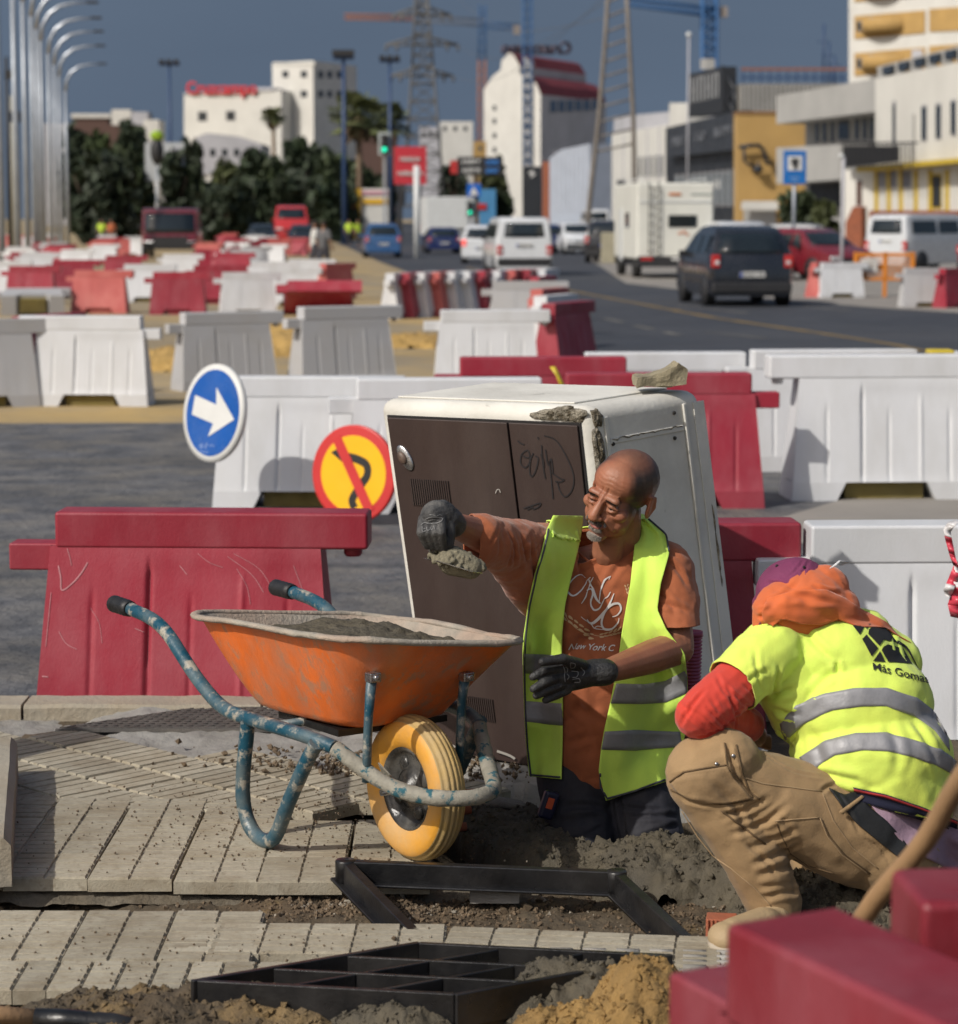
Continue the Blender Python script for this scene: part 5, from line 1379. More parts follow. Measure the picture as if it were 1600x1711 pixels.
for st in ([(200,480),(205,545),(250,535)],[(215,510),(245,505)],[(262,485),(270,530),(300,520)],[(310,485),(320,520),(345,510)],[(355,470),(365,515)],[(190,455),(230,430),(300,440),(420,430)],[(245,380),(330,350),(460,365),(450,410),(380,440)],[(280,400),(350,385),(420,395)],[(395,335),(430,320),(460,330)],[(300,320),(380,330)]):
    ribbon(b,[(680+x*.125,820+y*.125) for x,y in st],.9,Fg)
b.build('glove_print',mat('glove_print_grey',(.22,.22,.22),.7),man,fix=False)
# trowel with mortar on it
tr=empty('trowel',tuple(P(740,915,5.93))); tag(tr,'steel trowel held in the raised gloved hand','trowel')
tb=P(740,915,5.93)
a,c,e=P(707,932,5.99),P(800,955,5.88),P(760,948,5.80)
b=MB(); pts=[P(707,932,5.95),P(735,934,6.02),P(800,952,5.99),P(806,957,5.93),P(790,955,5.86),P(735,938,5.89)]
b.prism([p-tb for p in pts],(0,0,0),(0,0,-.002)); b.build('blade',M_CHR,tr)
b=MB(); b.tube([P(722,930,5.95)-tb,P(716,915,5.95)-tb,P(722,905,5.94)-tb],.005,8); b.build('tang',M_CHR,tr)
b=MB(); b.tube([P(722,905,5.94)-tb,P(726,890,5.935)-tb,P(733,870,5.94)-tb],[.011,.014,.012],10); b.build('handle',M_WOOD,tr)
b=MB(); rr_=random.Random(5)
b.cap(P(756,937,5.94),.038,P(786,948,5.93),.030); b.cap(P(738,936,5.94),.016,P(766,942,5.93),.024)
for i in range(420):
    t=rr_.random(); c=P(736+60*t,932+16*t,5.94); r=.043*(1-.40*abs(t-.4)*2)
    d=Vector((rr_.gauss(0,1),rr_.gauss(0,1),rr_.gauss(0,1))).normalized(); q=c+Vector((d.x*r*1.1,d.y*r*1.1,abs(d.z)*r*.85-.006))
    b.ell(q,rr_.uniform(.004,.0085),n=6,m=5)
M_MORT2=mat('trowel_mortar',(.19,.17,.115),.85,.25,30,1.0,160,dirt=(.13,.115,.08),dirt_amt=.6,dirt_scale=40,dist=.003)
o=blob('mortar_dollop',b,M_MORT2,.0022,0); tag(o,'dollop of fresh mortar on the trowel in the raised hand','mortar')
# tape measure
tp=empty('tape_measure',tuple(P(916,1345,6.38))); tag(tp,'dark blue tape measure with an orange patch clipped at the hip of the kneeling man','tape measure')
q=Euler((0,R(18),R(10))).to_matrix()
MB().box((0,0,0),(.042,.03,.078),rot=q).build('case',mat('tape_case',(.008,.012,.04),.35),tp,bev=.010,bseg=4)
MB().box(q@V(-.001,-.0165,.008),(.018,.002,.030),rot=q).build('label_patch',mat('tape_orange',(.55,.09,.03),.5),tp,bev=.002)
# ---------------------------------------------------------------- crouching man
cr_=empty('person',(0,0,0)); tag(cr_,'crouching man seen from behind in yellow t-shirt, khaki trousers and orange neck cloth','person')
YO=5.72
def C(px,py,dy=0): return P(px,py,YO+dy)
b=MB()
b.cap(C(1345,1035,.12),.058,C(1400,1130,.12),.06); b.ell(C(1322,992,.11),(.068,.08,.082),n=20,m=14)
b.cap(C(1400,1130,.12),.055,C(1300,1095,.02),.05); b.cap(C(1300,1095,.02),.05,C(1170,1198,-.16),.045); b.cap(C(1170,1198,-.16),.045,C(1245,1215,.08),.034); b.cap(C(1245,1215,.08),.034,C(1262,1228,.13),.03)
for k in range(4): b.cap(C(1262,1226+5*k,.13),.010,C(1285,1232+6*k,.17),.008)
b.cap(C(1400,1130,.12),.06,C(1475,1330,.05),.09); b.cap(C(1480,1110,.10),.06,C(1480,1200,.25),.045); b.cap(C(1480,1200,.25),.045,C(1380,1260,.36),.035)
b.cap(C(1380,1260,.36),.033,C(1350,1275,.38),.028)
b.cap(C(1400,1130,.12),.06,C(1480,1120,.14),.05)
bod2=blob('body',b,skin_mat('brown_skin',(.16,.07,.04)),.006,4,cr_)
at=bod2.data.attributes.new('stubble_eye_slits','FLOAT','POINT'); at=bod2.data.attributes.new('lips','FLOAT','POINT')
# under sleeve
b=MB(); b.cap(C(1262,1115,-.05),.062,C(1176,1188,-.155),.060); b.cap(C(1166,1196,-.16),.056,C(1225,1208,.0),.052); b.cap(C(1225,1205,.0),.055,C(1248,1212,.06),.045)
segs=rings_between(C(1250,1140,-.07),C(1160,1205,-.15),8,.075,.006,.0045,9,.062,.45)+[(C(1160,1235,-.2),C(1240,1180,-.1),.005,.006),(C(1135,1215,-.2),C(1180,1150,-.2),.005,.005)]
blob('long_sleeve',b,mat('red_sleeve',(.56,.042,.022),.8,.06,6,.25,160,sheen=.2,dist=.002),.0042,3,cr_,post=crease_post(segs,.003,16))
# shirt
b=MB()
b.ell(C(1405,1105,.06),(.165,.13,.115),rot=Euler((0,R(18),0)).to_matrix(),n=24,m=16)
b.ell(C(1430,1180,.03),(.185,.15,.15),n=24,m=16); b.ell(C(1455,1260,.0),(.195,.165,.14),n=24,m=16); b.cap(C(1468,1290,.0),.165,C(1492,1335,.0),.145)
b.cap(C(1335,1055,.09),.07,C(1290,1085,-.0),.070); b.cap(C(1290,1088,.0),.078,C(1262,1110,-.045),.074); b.cap(C(1262,1110,-.045),.073,C(1222,1148,-.10),.068)
b.cap(C(1330,1065,.08),.085,C(1440,1070,.10),.075); b.cap(C(1440,1072,.10),.07,C(1488,1110,.12),.075); b.cap(C(1488,1110,.12),.07,C(1490,1170,.20),.065)
b.cap(C(1300,1110,.02),.08,C(1350,1180,.03),.10)
segs=[(C(1340,1040,-.05),C(1395,1105,-.10),.008,.006),(C(1395,1105,-.12),C(1402,1125,-.12),.006,.009),(C(1400,1120,-.13),C(1345,1180,-.13),.009,.005),
 (C(1285,1172,-.10),C(1330,1150,-.11),.008,.009),(C(1290,1180,-.09),C(1345,1195,-.12),.008,.008),(C(1290,1165,-.10),C(1300,1110,-.11),.007,.006),
 (C(1275,1160,-.1),C(1262,1080,-.10),.006,.004),(C(1240,1150,-.17),C(1285,1120,-.12),.006,.005),(C(1480,1040,.0),C(1505,1110,-.02),.009,.005),
 (C(1330,1290,-.13),C(1450,1310,-.16),.009,.007),(C(1400,1320,-.14),C(1520,1350,-.13),.009,.006),(C(1480,1210,-.16),C(1500,1290,-.16),.012,.005),(C(1360,1215,-.15),C(1385,1290,-.16),.012,.005),
 (C(1520,1200,-.12),C(1570,1290,-.12),.01,.006),(C(1300,1215,-.09),C(1330,1260,-.13),.008,.006),(C(1200,1120,-.17),C(1240,1160,-.17),.005,.004)]
hemc=C(1230,1150,-.10); 
sh2=blob('t_shirt',b,M_HIVIS2,.0055,6,cr_,post=crease_post(segs,.006,11,seed=8),
  cuts=[(hemc,(C(1175,1195,-.15)-C(1290,1090,0)).normalized(),lambda c:c.x<C(1300,1100).x and c.z<C(1250,1090).z),(C(1465,1345,-.1),V(-.24,-.10,-1),lambda c:c.z<C(1400,1250).z)],solid=.003)
S2=bvh_of(sh2)
bt=[(1304,1208),(1330,1178),(1375,1160),(1430,1150),(1480,1150),(1530,1166),(1562,1190),(1582,1225)]; bb_=[(1312,1237),(1345,1208),(1390,1187),(1440,1180),(1480,1180),(1525,1197),(1560,1222),(1584,1255)]
band(bt,bb_,S2,.004,cr_,YO,n=60,sub=6)
bt=[(1337,1266),(1380,1238),(1430,1226),(1480,1225),(1530,1238),(1570,1252),(1596,1270)]; bb_=[(1357,1288),(1395,1262),(1440,1254),(1480,1255),(1525,1265),(1565,1280),(1595,1296)]
band(bt,bb_,S2,.004,cr_,YO,n=60,sub=6)
b=MB(); F2=px_map(S2,.0045,YO); Z7=lambda pts:[(1200+x*.25,850+y*.25) for x,y in pts]
for pts in ([(895,790),(955,778),(968,800),(940,850)],[(972,780),(1015,778),(985,815)],[(1000,815),(1040,788),(1115,790),(1195,905),(1100,882),(1070,920),(995,845)],[(955,875),(985,848),(1062,935),(1018,988)],[(1098,925),(1125,912),(1225,940),(1288,1045),(1130,1030),(1085,950)],[(1028,1020),(1075,955),(1110,1028)]):
    poly_px(b,Z7(pts),F2,cuts=3)
ribbon(b,Z7([(1190,898),(1245,930),(1290,1000),(1335,1088)]),lambda t:4.5*(1-t)+.8,F2)
b.build('back_logo',M_PRB,cr_,fix=False)
text_px('back_lettering','Más Gomas',(1457,1121),(19.5,4.6),(-2.6,-19),M_PRB,S2,.0055,YO,cr_,bold=.010)
# trousers
b=MB()
b.cap(C(1170,1290,-.16),.083,C(1215,1272,-.16),.078); b.cap(C(1172,1288,-.16),.083,C(1440,1385,-.04),.130)
b.ell(C(1478,1415,-.01),(.135,.155,.115),rot=Euler((0,R(28),0)).to_matrix(),n=24,m=16); b.cap(C(1440,1400,-.02),.125,C(1500,1370,.10),.13); b.cap(C(1300,1345,-.12),.10,C(1420,1400,-.05),.115)
b.cap(C(1168,1300,-.16),.080,C(1262,1440,-.15),.072); b.cap(C(1262,1440,-.15),.074,C(1292,1505,-.14),.070)
b.cap(C(1500,1400,.12),.12,C(1330,1330,.34),.08); b.cap(C(1330,1330,.34),.08,C(1400,1520,.15),.075); b.cap(C(1400,1520,.15),.072,C(1440,1535,.08),.065)
segs=[]
for (x0,y0,x1,y1,w_2,d_) in [(1245,1420,1335,1385,.008,.006),(1250,1445,1340,1410,.007,.006),(1258,1466,1345,1440,.008,.007),(1265,1484,1350,1470,.007,.006),(1272,1503,1352,1490,.008,.008),(1215,1395,1320,1340,.007,.007),(1200,1370,1290,1330,.007,.006),(1240,1405,1300,1470,.005,.005),
   (1120,1300,1180,1290,.005,.004),(1180,1300,1250,1400,.008,.006),(1130,1330,1200,1345,.006,.004),(1215,1240,1235,1300,.005,.010),(1235,1300,1265,1335,.005,.007),(1265,1250,1385,1300,.004,.003),(1200,1355,1262,1350,.005,.006),(1300,1360,1330,1395,.006,.004),
   (1340,1470,1420,1500,.008,.008),(1390,1310,1440,1400,.004,.004),(1440,1400,1490,1450,.004,.004),(1370,1325,1400,1312,.005,.005)]:
    segs.append((C(x0,y0,-.24),C(x1,y1,-.22),w_2,d_))
tr2=blob('trousers',b,M_KHAKI,.0052,4,cr_,post=crease_post(segs,.0045,11,seed=4))
T2b=bvh_of(tr2); 
# stitched seams and pockets
M_STI=mat('khaki_seam',(.36,.25,.14),.85); M_STD=mat('khaki_seam_dark',(.12,.075,.035),.85)
def seam(pts,m=M_STI,w=.0014,off_=.0006): 
    Fp=px_map(T2b,off_,YO-.1); q=[]
    for i in range(len(pts)-1):
        for k in range(8): t=k/8; q.append((pts[i][0]+(pts[i+1][0]-pts[i][0])*t,pts[i][1]+(pts[i+1][1]-pts[i][1])*t))
    q.append(pts[-1]); b=MB(); b.tube([Fp(*p) for p in q],w,5); return b.build('seam',m,cr_)
Z4=lambda pts:[(1080+x*.325,1300+y*.325) for x,y in pts]
Z3=lambda pts:[(1080+x*.325,900+y*.325) for x,y in pts]
seam(Z4([(660,222),(760,212),(890,203)])); seam(Z4([(668,232),(700,310),(740,390),(830,450),(960,490)]),M_STD); seam(Z4([(890,203),(930,300),(1010,400),(1145,497)])); seam(Z4([(897,210),(938,296),(1016,392),(1150,490)]),M_STD)
seam(Z4([(905,80),(960,220),(1060,360),(1190,465)])); seam(Z3([(505,1230),(600,1260),(900,1300)])); seam(Z3([(120,1250),(190,1200),(300,1180),(410,1165)]),M_STD,.0022)
seam(Z3([(125,1290),(260,1350),(380,1365),(480,1355),(545,1340)]),M_STD,.0022); seam(Z3([(460,1060),(490,1200),(530,1300),(580,1340)]),M_STD,.0025); seam(Z3([(400,1050),(415,1165),(500,1270),(545,1330)]),M_STD,.002)
seam(Z4([(180,170),(260,300),(340,400),(440,470),(560,570),(640,660)]),M_STI); seam(Z3([(200,1210),(280,1290),(330,1350)]),M_STD,.0012); seam(Z3([(240,1200),(330,1290),(400,1360)]),M_STD,.0012)
seam(Z4([(385,170),(480,240),(610,340)]),M_STD,.0025)
pk=drape('knee_pocket',[Z3([(122,1262),(200,1205),(300,1188),(412,1170)]),Z3([(150,1300),(240,1270),(330,1250),(450,1235)]),Z3([(200,1330),(280,1335),(400,1330),(500,1290)]),Z3([(230,1345),(300,1362),(420,1362),(540,1338)])],T2b,.004,M_KHAKI,cr_,n=26,sub=6,smooth_it=2,fold=.003,fseed=3,ydef=YO-.1,foldscale=(26,26))
for px_,py_ in ((1197,1277),(1226,1263)):
    h=px_map(T2b,.002,YO-.1)(px_,py_); MB().ell(h,(.005,.003,.005),n=10,m=6).build('snap_button',M_CHR,cr_)
# waistband, belt, undergarments
UB=bvh_of(tr2,sh2)
drape('underwear',[[(1448,1335),(1500,1352),(1560,1372),(1640,1400)],[(1460,1352),(1500,1378),(1560,1400),(1640,1430)],[(1500,1400),(1530,1425),(1580,1450),(1640,1480)]],bvh_of(tr2),.006,mat('lavender_cloth',(.36,.24,.31),.85,.08,6,.3,90,stretch=(1,1,1)),cr_,n=24,sub=6,smooth_it=4,fold=.003,ydef=YO-.1)
drape('briefs_waistband',[[(1425,1316),(1480,1328),(1540,1348),(1600,1372)],[(1440,1340),(1490,1356),(1545,1372),(1600,1392)]],UB,.010,mat('navy_band',(.010,.012,.035),.8),cr_,n=24,sub=5,smooth_it=3,ydef=YO-.1)
drape('red_edge',[[(1426,1319),(1480,1330),(1540,1350),(1600,1374)],[(1427,1322),(1480,1333),(1540,1353),(1600,1377)]],UB,.014,mat('red_edge',(.4,.03,.03),.8),cr_,n=24,sub=2,smooth_it=3,ydef=YO-.1)
drape('belt',[[(1385,1317),(1410,1328),(1430,1322)],[(1405,1345),(1430,1355),(1452,1348)],[(1430,1375),(1458,1388),(1482,1372)],[(1470,1408),(1490,1415),(1508,1402)],[(1500,1432),(1512,1430),(1522,1422)]],bvh_of(tr2),.008,mat('black_belt',(.014,.015,.016),.6,.2,12,.2,60),cr_,n=12,sub=8,smooth_it=3,ydef=YO-.1,solid=.004)
drape('belt_loop',[[(1402,1356),(1440,1328)],[(1408,1361),(1444,1332)]],bvh_of(tr2),.014,M_KHAKI,cr_,n=14,sub=2,smooth_it=2,ydef=YO-.1,solid=.003)
# boots
b=MB(); b.ell(C(1212,1566,-.345),(.042,.052,.035),n=18,m=12); b.cap(C(1225,1562,-.33),.040,C(1275,1545,-.25),.042); b.cap(C(1275,1545,-.25),.042,C(1310,1550,-.17),.036); b.cap(C(1290,1520,-.16),.045,C(1290,1545,-.2),.045)
M_BOOT=mat('beige_boot',(.40,.29,.16),.7,.1,8,.3,60,dirt=(.30,.22,.13),dirt_amt=.5)
bt_=blob('boot',b,M_BOOT,.005,3,cr_)
b=MB(); b.tube([C(1187,1570,-.345)+V(0,.0,-.006),C(1193,1583,-.372),C(1213,1591,-.39),C(1240,1590,-.38),C(1300,1578,-.28)],[.010,.011,.011,.011,.011],8); b.build('boot_welt',mat('boot_sole',(.36,.31,.24),.8),cr_)
b=MB(); b.cap(C(1405,1550,.10),.042,C(1350,1560,.06),.036); b.cap(C(1405,1545,.12),.045,C(1440,1555,.10),.038); blob('boot',b,M_BOOT,.006,3,cr_)
# cap
b=MB(); hcx=C(1328,990,.09); b.ell(hcx,(.096,.105,.086),rot=Euler((0,R(-10),0)).to_matrix(),n=24,m=16)
b.cap(hcx+V(-.075,-.02,-.01),.02,hcx+V(-.082,.03,-.03),.02)
M_CAP=mat('purple_cap',(.17,.028,.085),.85,.12,10,.35,120,dirt=(.26,.08,.15),dirt_amt=.4)
segs=[(hcx+V(-.08,-.05,.03),hcx+V(-.02,-.10,.02),.006,.006),(hcx+V(-.03,-.09,.05),hcx+V(.02,-.02,.09),.003,.003),(hcx+V(-.09,-.02,.0),hcx+V(-.04,-.08,-.01),.006,.006),(hcx+V(.0,-.10,.02),hcx+V(.03,-.04,.085),.003,.003)]
cp=blob('cap',b,M_CAP,.0045,3,cr_,post=crease_post(segs,.003,16))
b=MB(); b.ell(C(1315,1020,.02)+V(-.05,.04,-.02),(.05,.09,.010),rot=Euler((R(-10),R(-58),0)).to_matrix(),n=20,m=8); b.build('cap_peak',M_CAP,cr_)
for px_,py_ in ((1298,946),(1343,948)):
    h=px_map(bvh_of(cp),.0005,YO)(px_,py_); MB().ell(h,(.004,.003,.004),n=8,m=6).build('eyelet',mat('recess_black',(.012,.01,.01),.8),cr_)
b=MB(); 
for k in range(3): b.tube([C(1386,950,.0),C(1396+3*k,944-3*k,-.0),C(1408+4*k,944-2*k,.01+.01*k)],[.002,.006,.003],6,flat=.4)
b.build('cap_tag',M_WHT,cr_)
# orange neck cloth
M_CLOTH=mat('orange_cloth',(.60,.125,.028),.85,.08,8,.3,120,dirt=(.34,.10,.05),dirt_amt=.45,dirt_scale=7,sheen=.25,dist=.002)
b=MB(); b.ell(C(1352,994,.075),(.098,.112,.072),rot=Euler((0,R(22),0)).to_matrix(),n=24,m=16); b.cap(C(1300,1012,.02),.056,C(1378,982,.07),.058); b.cap(C(1285,1025,.0),.045,C(1278,1042,-.0),.03); b.cap(C(1310,1020,.02),.07,C(1392,1022,.06),.066); b.cap(C(1270,1025,-.0),.02,C(1266,1050,0),.014)
segs=[(C(1295,985,-.05),C(1405,1000,-.05),.006,.009),(C(1300,1005,-.06),C(1360,990,-.08),.005,.006),(C(1270,1010,-.05),C(1340,968,-.05),.006,.006),(C(1260,1035,-.04),C(1300,1000,-.07),.005,.006),(C(1320,990,-.08),C(1400,1012,-.06),.006,.007),(C(1355,978,-.07),C(1410,992,-.04),.005,.008),(C(1262,1030,-.03),C(1285,1032,-.05),.003,.005),(C(1262,1040,-.03),C(1285,1044,-.05),.003,.005),(C(1262,1022,-.03),C(1285,1020,-.05),.003,.005)]
segs=[(p,q,w*1.3,d*.6) for p,q,w,d in segs]
cl=blob('neck_cloth',b,M_CLOTH,.0042,3,cr_,post=crease_post(segs,.004,14,seed=2))
cape=[[(1282,1000),(1330,985),(1380,985),(1412,1000)],[(1272,1022),(1320,1010),(1380,1005),(1440,1018)],[(1276,1040),(1325,1025),(1400,1022),(1482,1040)],[(1290,1045),(1310,1034),(1335,1042),(1372,1044),(1400,1034),(1430,1046),(1475,1046),(1502,1064)],[(1290,1047),(1312,1030),(1340,1041),(1375,1043),(1405,1034),(1440,1047),(1480,1048),(1522,1074)]]
drape('neck_cloth_cape',cape,bvh_of(cl,sh2),.006,M_CLOTH,cr_,n=50,sub=6,smooth_it=6,fold=.004,fseed=9,ydef=YO,foldscale=(16,16))
# ---------------------------------------------------------------- striped tape tied on the white barrier
tpb=empty('barrier_tape',(0,0,0)); tag(tpb,'red and white striped tape knotted at the right edge on the white barrier','barrier tape')
Yt=7.60
M_TR=mat('tape_red',(.55,.05,.08),.35); M_TW=mat('tape_white',(.62,.60,.60),.35)
def tapestrip(pts,w,seq):
    n_=len(seq); tot=[]
    for i in range(len(pts)-1):
        for k in range(8): t=k/8; tot.append((pts[i][0]+(pts[i+1][0]-pts[i][0])*t,pts[i][1]+(pts[i+1][1]-pts[i][1])*t,pts[i][2]+(pts[i+1][2]-pts[i][2])*t))
    tot.append(pts[-1])
    for s_ in range(n_):
        a=int(len(tot)*s_/n_); c_=min(len(tot)-1,int(len(tot)*(s_+1)/n_)); seg=tot[a:c_+1]
        if len(seg)<2: continue
        rows=[[P(x-w/2,y,Yt-.02-.01*math.sin(y*.2)),P(x+w/2,y+4,Yt-.03+.012*math.sin(y*.3))] for x,y,w in seg]
        o=MB().grid(rows).build('strip',M_TR if seq[s_]=='r' else M_TW,tpb,fix=False); o.modifiers.new('s','SOLIDIFY').thickness=.001
tapestrip([(1600,869,10),(1590,873,14),(1582,885,12),(1586,905,12),(1592,930,10),(1598,945,10)],10,'wwrr')
tapestrip([(1598,945,10),(1592,965,14),(1584,985,16),(1582,995,6)],12,'rw')
tapestrip([(1598,945,8),(1600,980,14),(1594,1010,22),(1597,1030,18)],14,'wrr')
# yellow tape knots
b=MB(); g=P(925,628,16.1)
for k in range(3): b.tube([g+V(-.01*k,0,.06),g+V(.03,-.02,.0),g+V(.05+.01*k,-.02,-.07),g+V(.09,0,-.12)],[.02,.03,.02,.01],6,flat=.3)
o=b.build('tape_knot',mat('tape_yellow',(.55,.42,.03),.5)); tag(o,'knot of yellow tape on the red barrier above the cabinet','tape')
b=MB(); g=P(1570,590,16.2); b.box(g,(.16,.2,.05)); o=b.build('tape_wrap',mat('tape_yellow',(.55,.42,.03),.5),bev=.01); tag(o,'yellow tape wrapped over a rail end near the right edge','tape')

# scratches rubbed into the near red barrier
bd=[c for c in near_red.children if c.name.startswith('body')][0]
Mn=Matrix.Translation(near_red.location)@near_red.rotation_euler.to_matrix().to_4x4()@Matrix.Diagonal((*near_red.scale,1))
BN=BVHTree.FromPolygons([Mn@v.co for v in bd.data.vertices],[p.vertices[:] for p in bd.data.polygons]); Fn=px_map(BN,.0012,8.4); Mi=Mn.inverted()
b=MB()
for pts,w_ in (([(97,945),(101,965),(103,986),(120,975),(135,958),(146,940)],2.2),([(98,1055),(110,1075),(128,1085)],1.0),([(70,1130),(80,1131)],2.0),([(380,930),(420,960),(440,990)],.9),([(390,925),(432,950),(455,985)],.8),([(395,950),(412,980),(418,1010)],.8),([(330,925),(350,940),(372,948)],.8),([(108,905),(116,930),(119,945)],1.0),([(150,1015),(165,1040),(170,1075)],.7),([(300,945),(312,960)],1.2),([(85,990),(80,1040),(76,1080)],1.1),([(225,1050),(240,1056)],1.2),([(490,945),(505,985)],.8)):
    ribbon(b,pts,w_,Fn)
b.v=[tuple(Mi@Vector(v)) for v in b.v]
b.build('scratch',mat('pale_scratch_pink',(.46,.20,.22),.7,.2,30),near_red,fix=False)['kind']='stuff'
# ================================================================== far things: vehicles, buildings, masts, trees
def carmat(n,c,r=.28): return mat('car_'+n,c,r,.03,2,coat=.6,dirt=(c[0]*.7+.05,c[1]*.7+.05,c[2]*.7+.045),dirt_amt=.25,dirt_scale=1.5)
M_GLS=mat('car_glass',(.012,.018,.022),.08,.3,1,spec=.7); M_RUB=mat('car_rubber',(.015,.015,.015),.7); M_RIM=mat('car_rim',(.35,.35,.36),.35,metal=.7)
M_TLR=mat('tail_red',(.45,.02,.02),.2,coat=.5); M_TLW=mat('lamp_clear',(.6,.6,.6),.1,coat=.5); M_PLT=mat('plate_white',(.6,.6,.58),.4); M_PLB=mat('plate_blue',(.01,.05,.3),.4); M_BLK=mat('black_plastic',(.02,.02,.022),.6); M_DRK=mat('dark_text',(.03,.03,.03),.6)
PROF={'hatch':[(0,.40),(.005,.60),(.02,.645),(.06,.80),(.11,.94),(.17,.985),(.35,1),(.52,.985),(.60,.93),(.76,.66),(.94,.56),(.99,.47),(1,.35)],
 'mpv':[(0,.35),(.004,.55),(.018,.64),(.055,.80),(.10,.92),(.15,.97),(.24,.995),(.35,1),(.55,.98),(.64,.90),(.80,.64),(.95,.52),(.99,.45),(1,.32)],
 'van':[(0,.30),(.003,.60),(.010,.80),(.022,.94),(.045,.985),(.1,1),(.6,1),(.68,.965),(.80,.66),(.95,.54),(.99,.45),(1,.30)],
 'lorry':[(0,.95),(.002,1),(.4,1),(.9,1),(.955,.97),(.965,.90),(.985,.60),(.995,.50),(1,.25)],
 'suv':[(0,.40),(.005,.58),(.015,.66),(.05,.86),(.09,.95),(.16,.99),(.4,1),(.58,.98),(.66,.92),(.80,.68),(.96,.60),(.99,.5),(1,.35)]}
def car(name,label,cat,x,y,rz,L,W,H,m,kind='hatch',z=0,group=None,lit=False,detail=True,belt=.62,dark_low=True,front_lit=False):
    root=empty(name,(x,y,z),rz); tag(root,label,cat,group)
    pr=[(t*L,h*H) for t,h in PROF[kind]]; zl=.22 if kind!='lorry' else .5
    hw=W/2; bl=belt*H
    def wid(zz,t=0.5):
        k=1-(.14 if kind in('van','lorry') else .26)*max(0,min(1,(zz-bl)/(H-bl)))**1.2
        if kind=='lorry': k=1-.03*max(0,(zz-bl)/(H-bl))
        e=min(t,1-t); k*=1-.10*max(0,1-e/.07)**2
        return hw*k
    rows=[]
    for yy,zt in pr:
        t=yy/L; bz=min(bl,zt-.03)
        half=[(wid(bz,t)*.93,zl),(wid(bz,t),zl+.14),(wid(bz,t)*1.0,bz),(wid(zt,t)*.985,zt-.035),(wid(zt,t)*.90,zt)]
        rows.append([V(a,yy-L/2,c) for a,c in half]+[V(-a,yy-L/2,c) for a,c in half[::-1]])
    b=MB(); b.grid([r+[r[0]] for r in rows],smooth=False)
    for r in (rows[0],rows[-1][::-1]): b.add(r,[tuple(range(len(r)))])
    body=b.build('body',m,root,bev=.03,bseg=2)
    def yat(zz,front):
        q=pr if not front else pr[::-1]
        for i in range(len(q)-1):
            if q[i][1]<=zz<=q[i+1][1]: 
                u=(zz-q[i][1])/max(1e-6,q[i+1][1]-q[i][1]); return q[i][0]+(q[i+1][0]-q[i][0])*u
        return q[0][0]
    def glass(front,z0,z1,nm,ww=.84):
        rows=[]; s=1 if front else -1
        for k in range(5):
            zz=z0+(z1-z0)*k/4; yy=yat(zz,front)-L/2+s*.022; w_2=wid(zz)*ww
            rows.append([V(-w_2,yy-s*.02,zz),V(-w_2*.5,yy,zz),V(w_2*.5,yy,zz),V(w_2,yy-s*.02,zz)])
        o=MB().grid(rows).build(nm,M_GLS,root); o.modifiers.new('s','SOLIDIFY').thickness=.012
    if kind=='lorry': glass(True,.52*H,.90*H,'windscreen',.88)
    else:
        if kind!='van' or True: glass(False,.66*H,.90*H,'rear_window',.82 if kind!='van' else .72)
        glass(True,.68*H,.92*H,'windscreen',.84)
    tw=[(.13,.32),(.35,.52),(.54,.66)] if kind!='van' else [(.06,.34),(.37,.60),(.62,.74)]
    if kind=='lorry': tw=[(.86,.945)]
    for s in (-1,1):
        for a,c in tw:
            z0,z1=.655*H,.885*H
            c2=c-(.06 if (c>.63 and kind!='lorry') else 0)
            b=MB(); q=[V(s*(wid(z0)+.006),a*L-L/2,z0),V(s*(wid(z0)+.006),c*L-L/2,z0),V(s*(wid(z1)+.006),c2*L-L/2,z1),V(s*(wid(z1)+.006),(a+.01)*L-L/2,z1)]
            b.prism(q,(0,0,0),(s*.008,0,0)); b.build('side_window',M_GLS,root)
        wr=.31 if kind!='lorry' else .42
        for t in (.17,.80) if kind!='lorry' else (.12,.82):
            w_=MB(); w_.lathe([(wr*.62,-.09),(wr*.95,-.10),(wr,-.07),(wr,.07),(wr*.95,.10),(wr*.62,.09)],(s*(hw-.11),t*L-L/2,wr),(1,0,0),20)
            ty_=w_.build('wheel',M_RUB,root)
            r_=MB(); r_.lathe([(0,s*.085),(wr*.2,s*.088),(wr*.55,s*.07),(wr*.63,s*.085)],(s*(hw-.11),t*L-L/2,wr),(1,0,0),16); r_.build('rim',M_RIM,ty_)
            a_=MB(); a_.lathe([(0,s*.004),(wr*1.16,s*.004),(wr*1.16,s*-.02)],(s*(hw-.002),t*L-L/2,wr*1.05),(1,0,0),20); a_.build('wheel_arch',M_BLK,root)
        if detail:
            MB().box((s*(hw+.07),.66*L-L/2 if kind!='lorry' else .96*L-L/2,.64*H),(.18,.10,.13)).build('mirror',m if not dark_low else M_BLK,root,bev=.03)
            hh=.16*H; zc=.54*H if kind in('hatch','suv') else .56*H
            if kind=='van': zc=.44*H; hh=.16*H
            if kind!='lorry':
                lamp=MB().box((s*(hw*.86),yat(zc,False)-L/2+.015,zc),(hw*.20,.10,hh)).build('tail_light',emis('tail_lit',(.8,.03,.02),1.2) if lit else M_TLR,root,bev=.02)
                MB().box((s*(hw*.84),yat(zc,False)-L/2-.037,zc-.02),(hw*.10,.014,hh*.3)).build('lens',M_TLW,lamp)
            MB().box((s*hw*.72,L/2-.05,.43*H if kind!='lorry' else .33*H),(hw*.36,.12,.13)).build('headlight',emis('headlamp_lit',(1,.97,.9),3) if front_lit and s>0 else M_TLW,root,bev=.03)
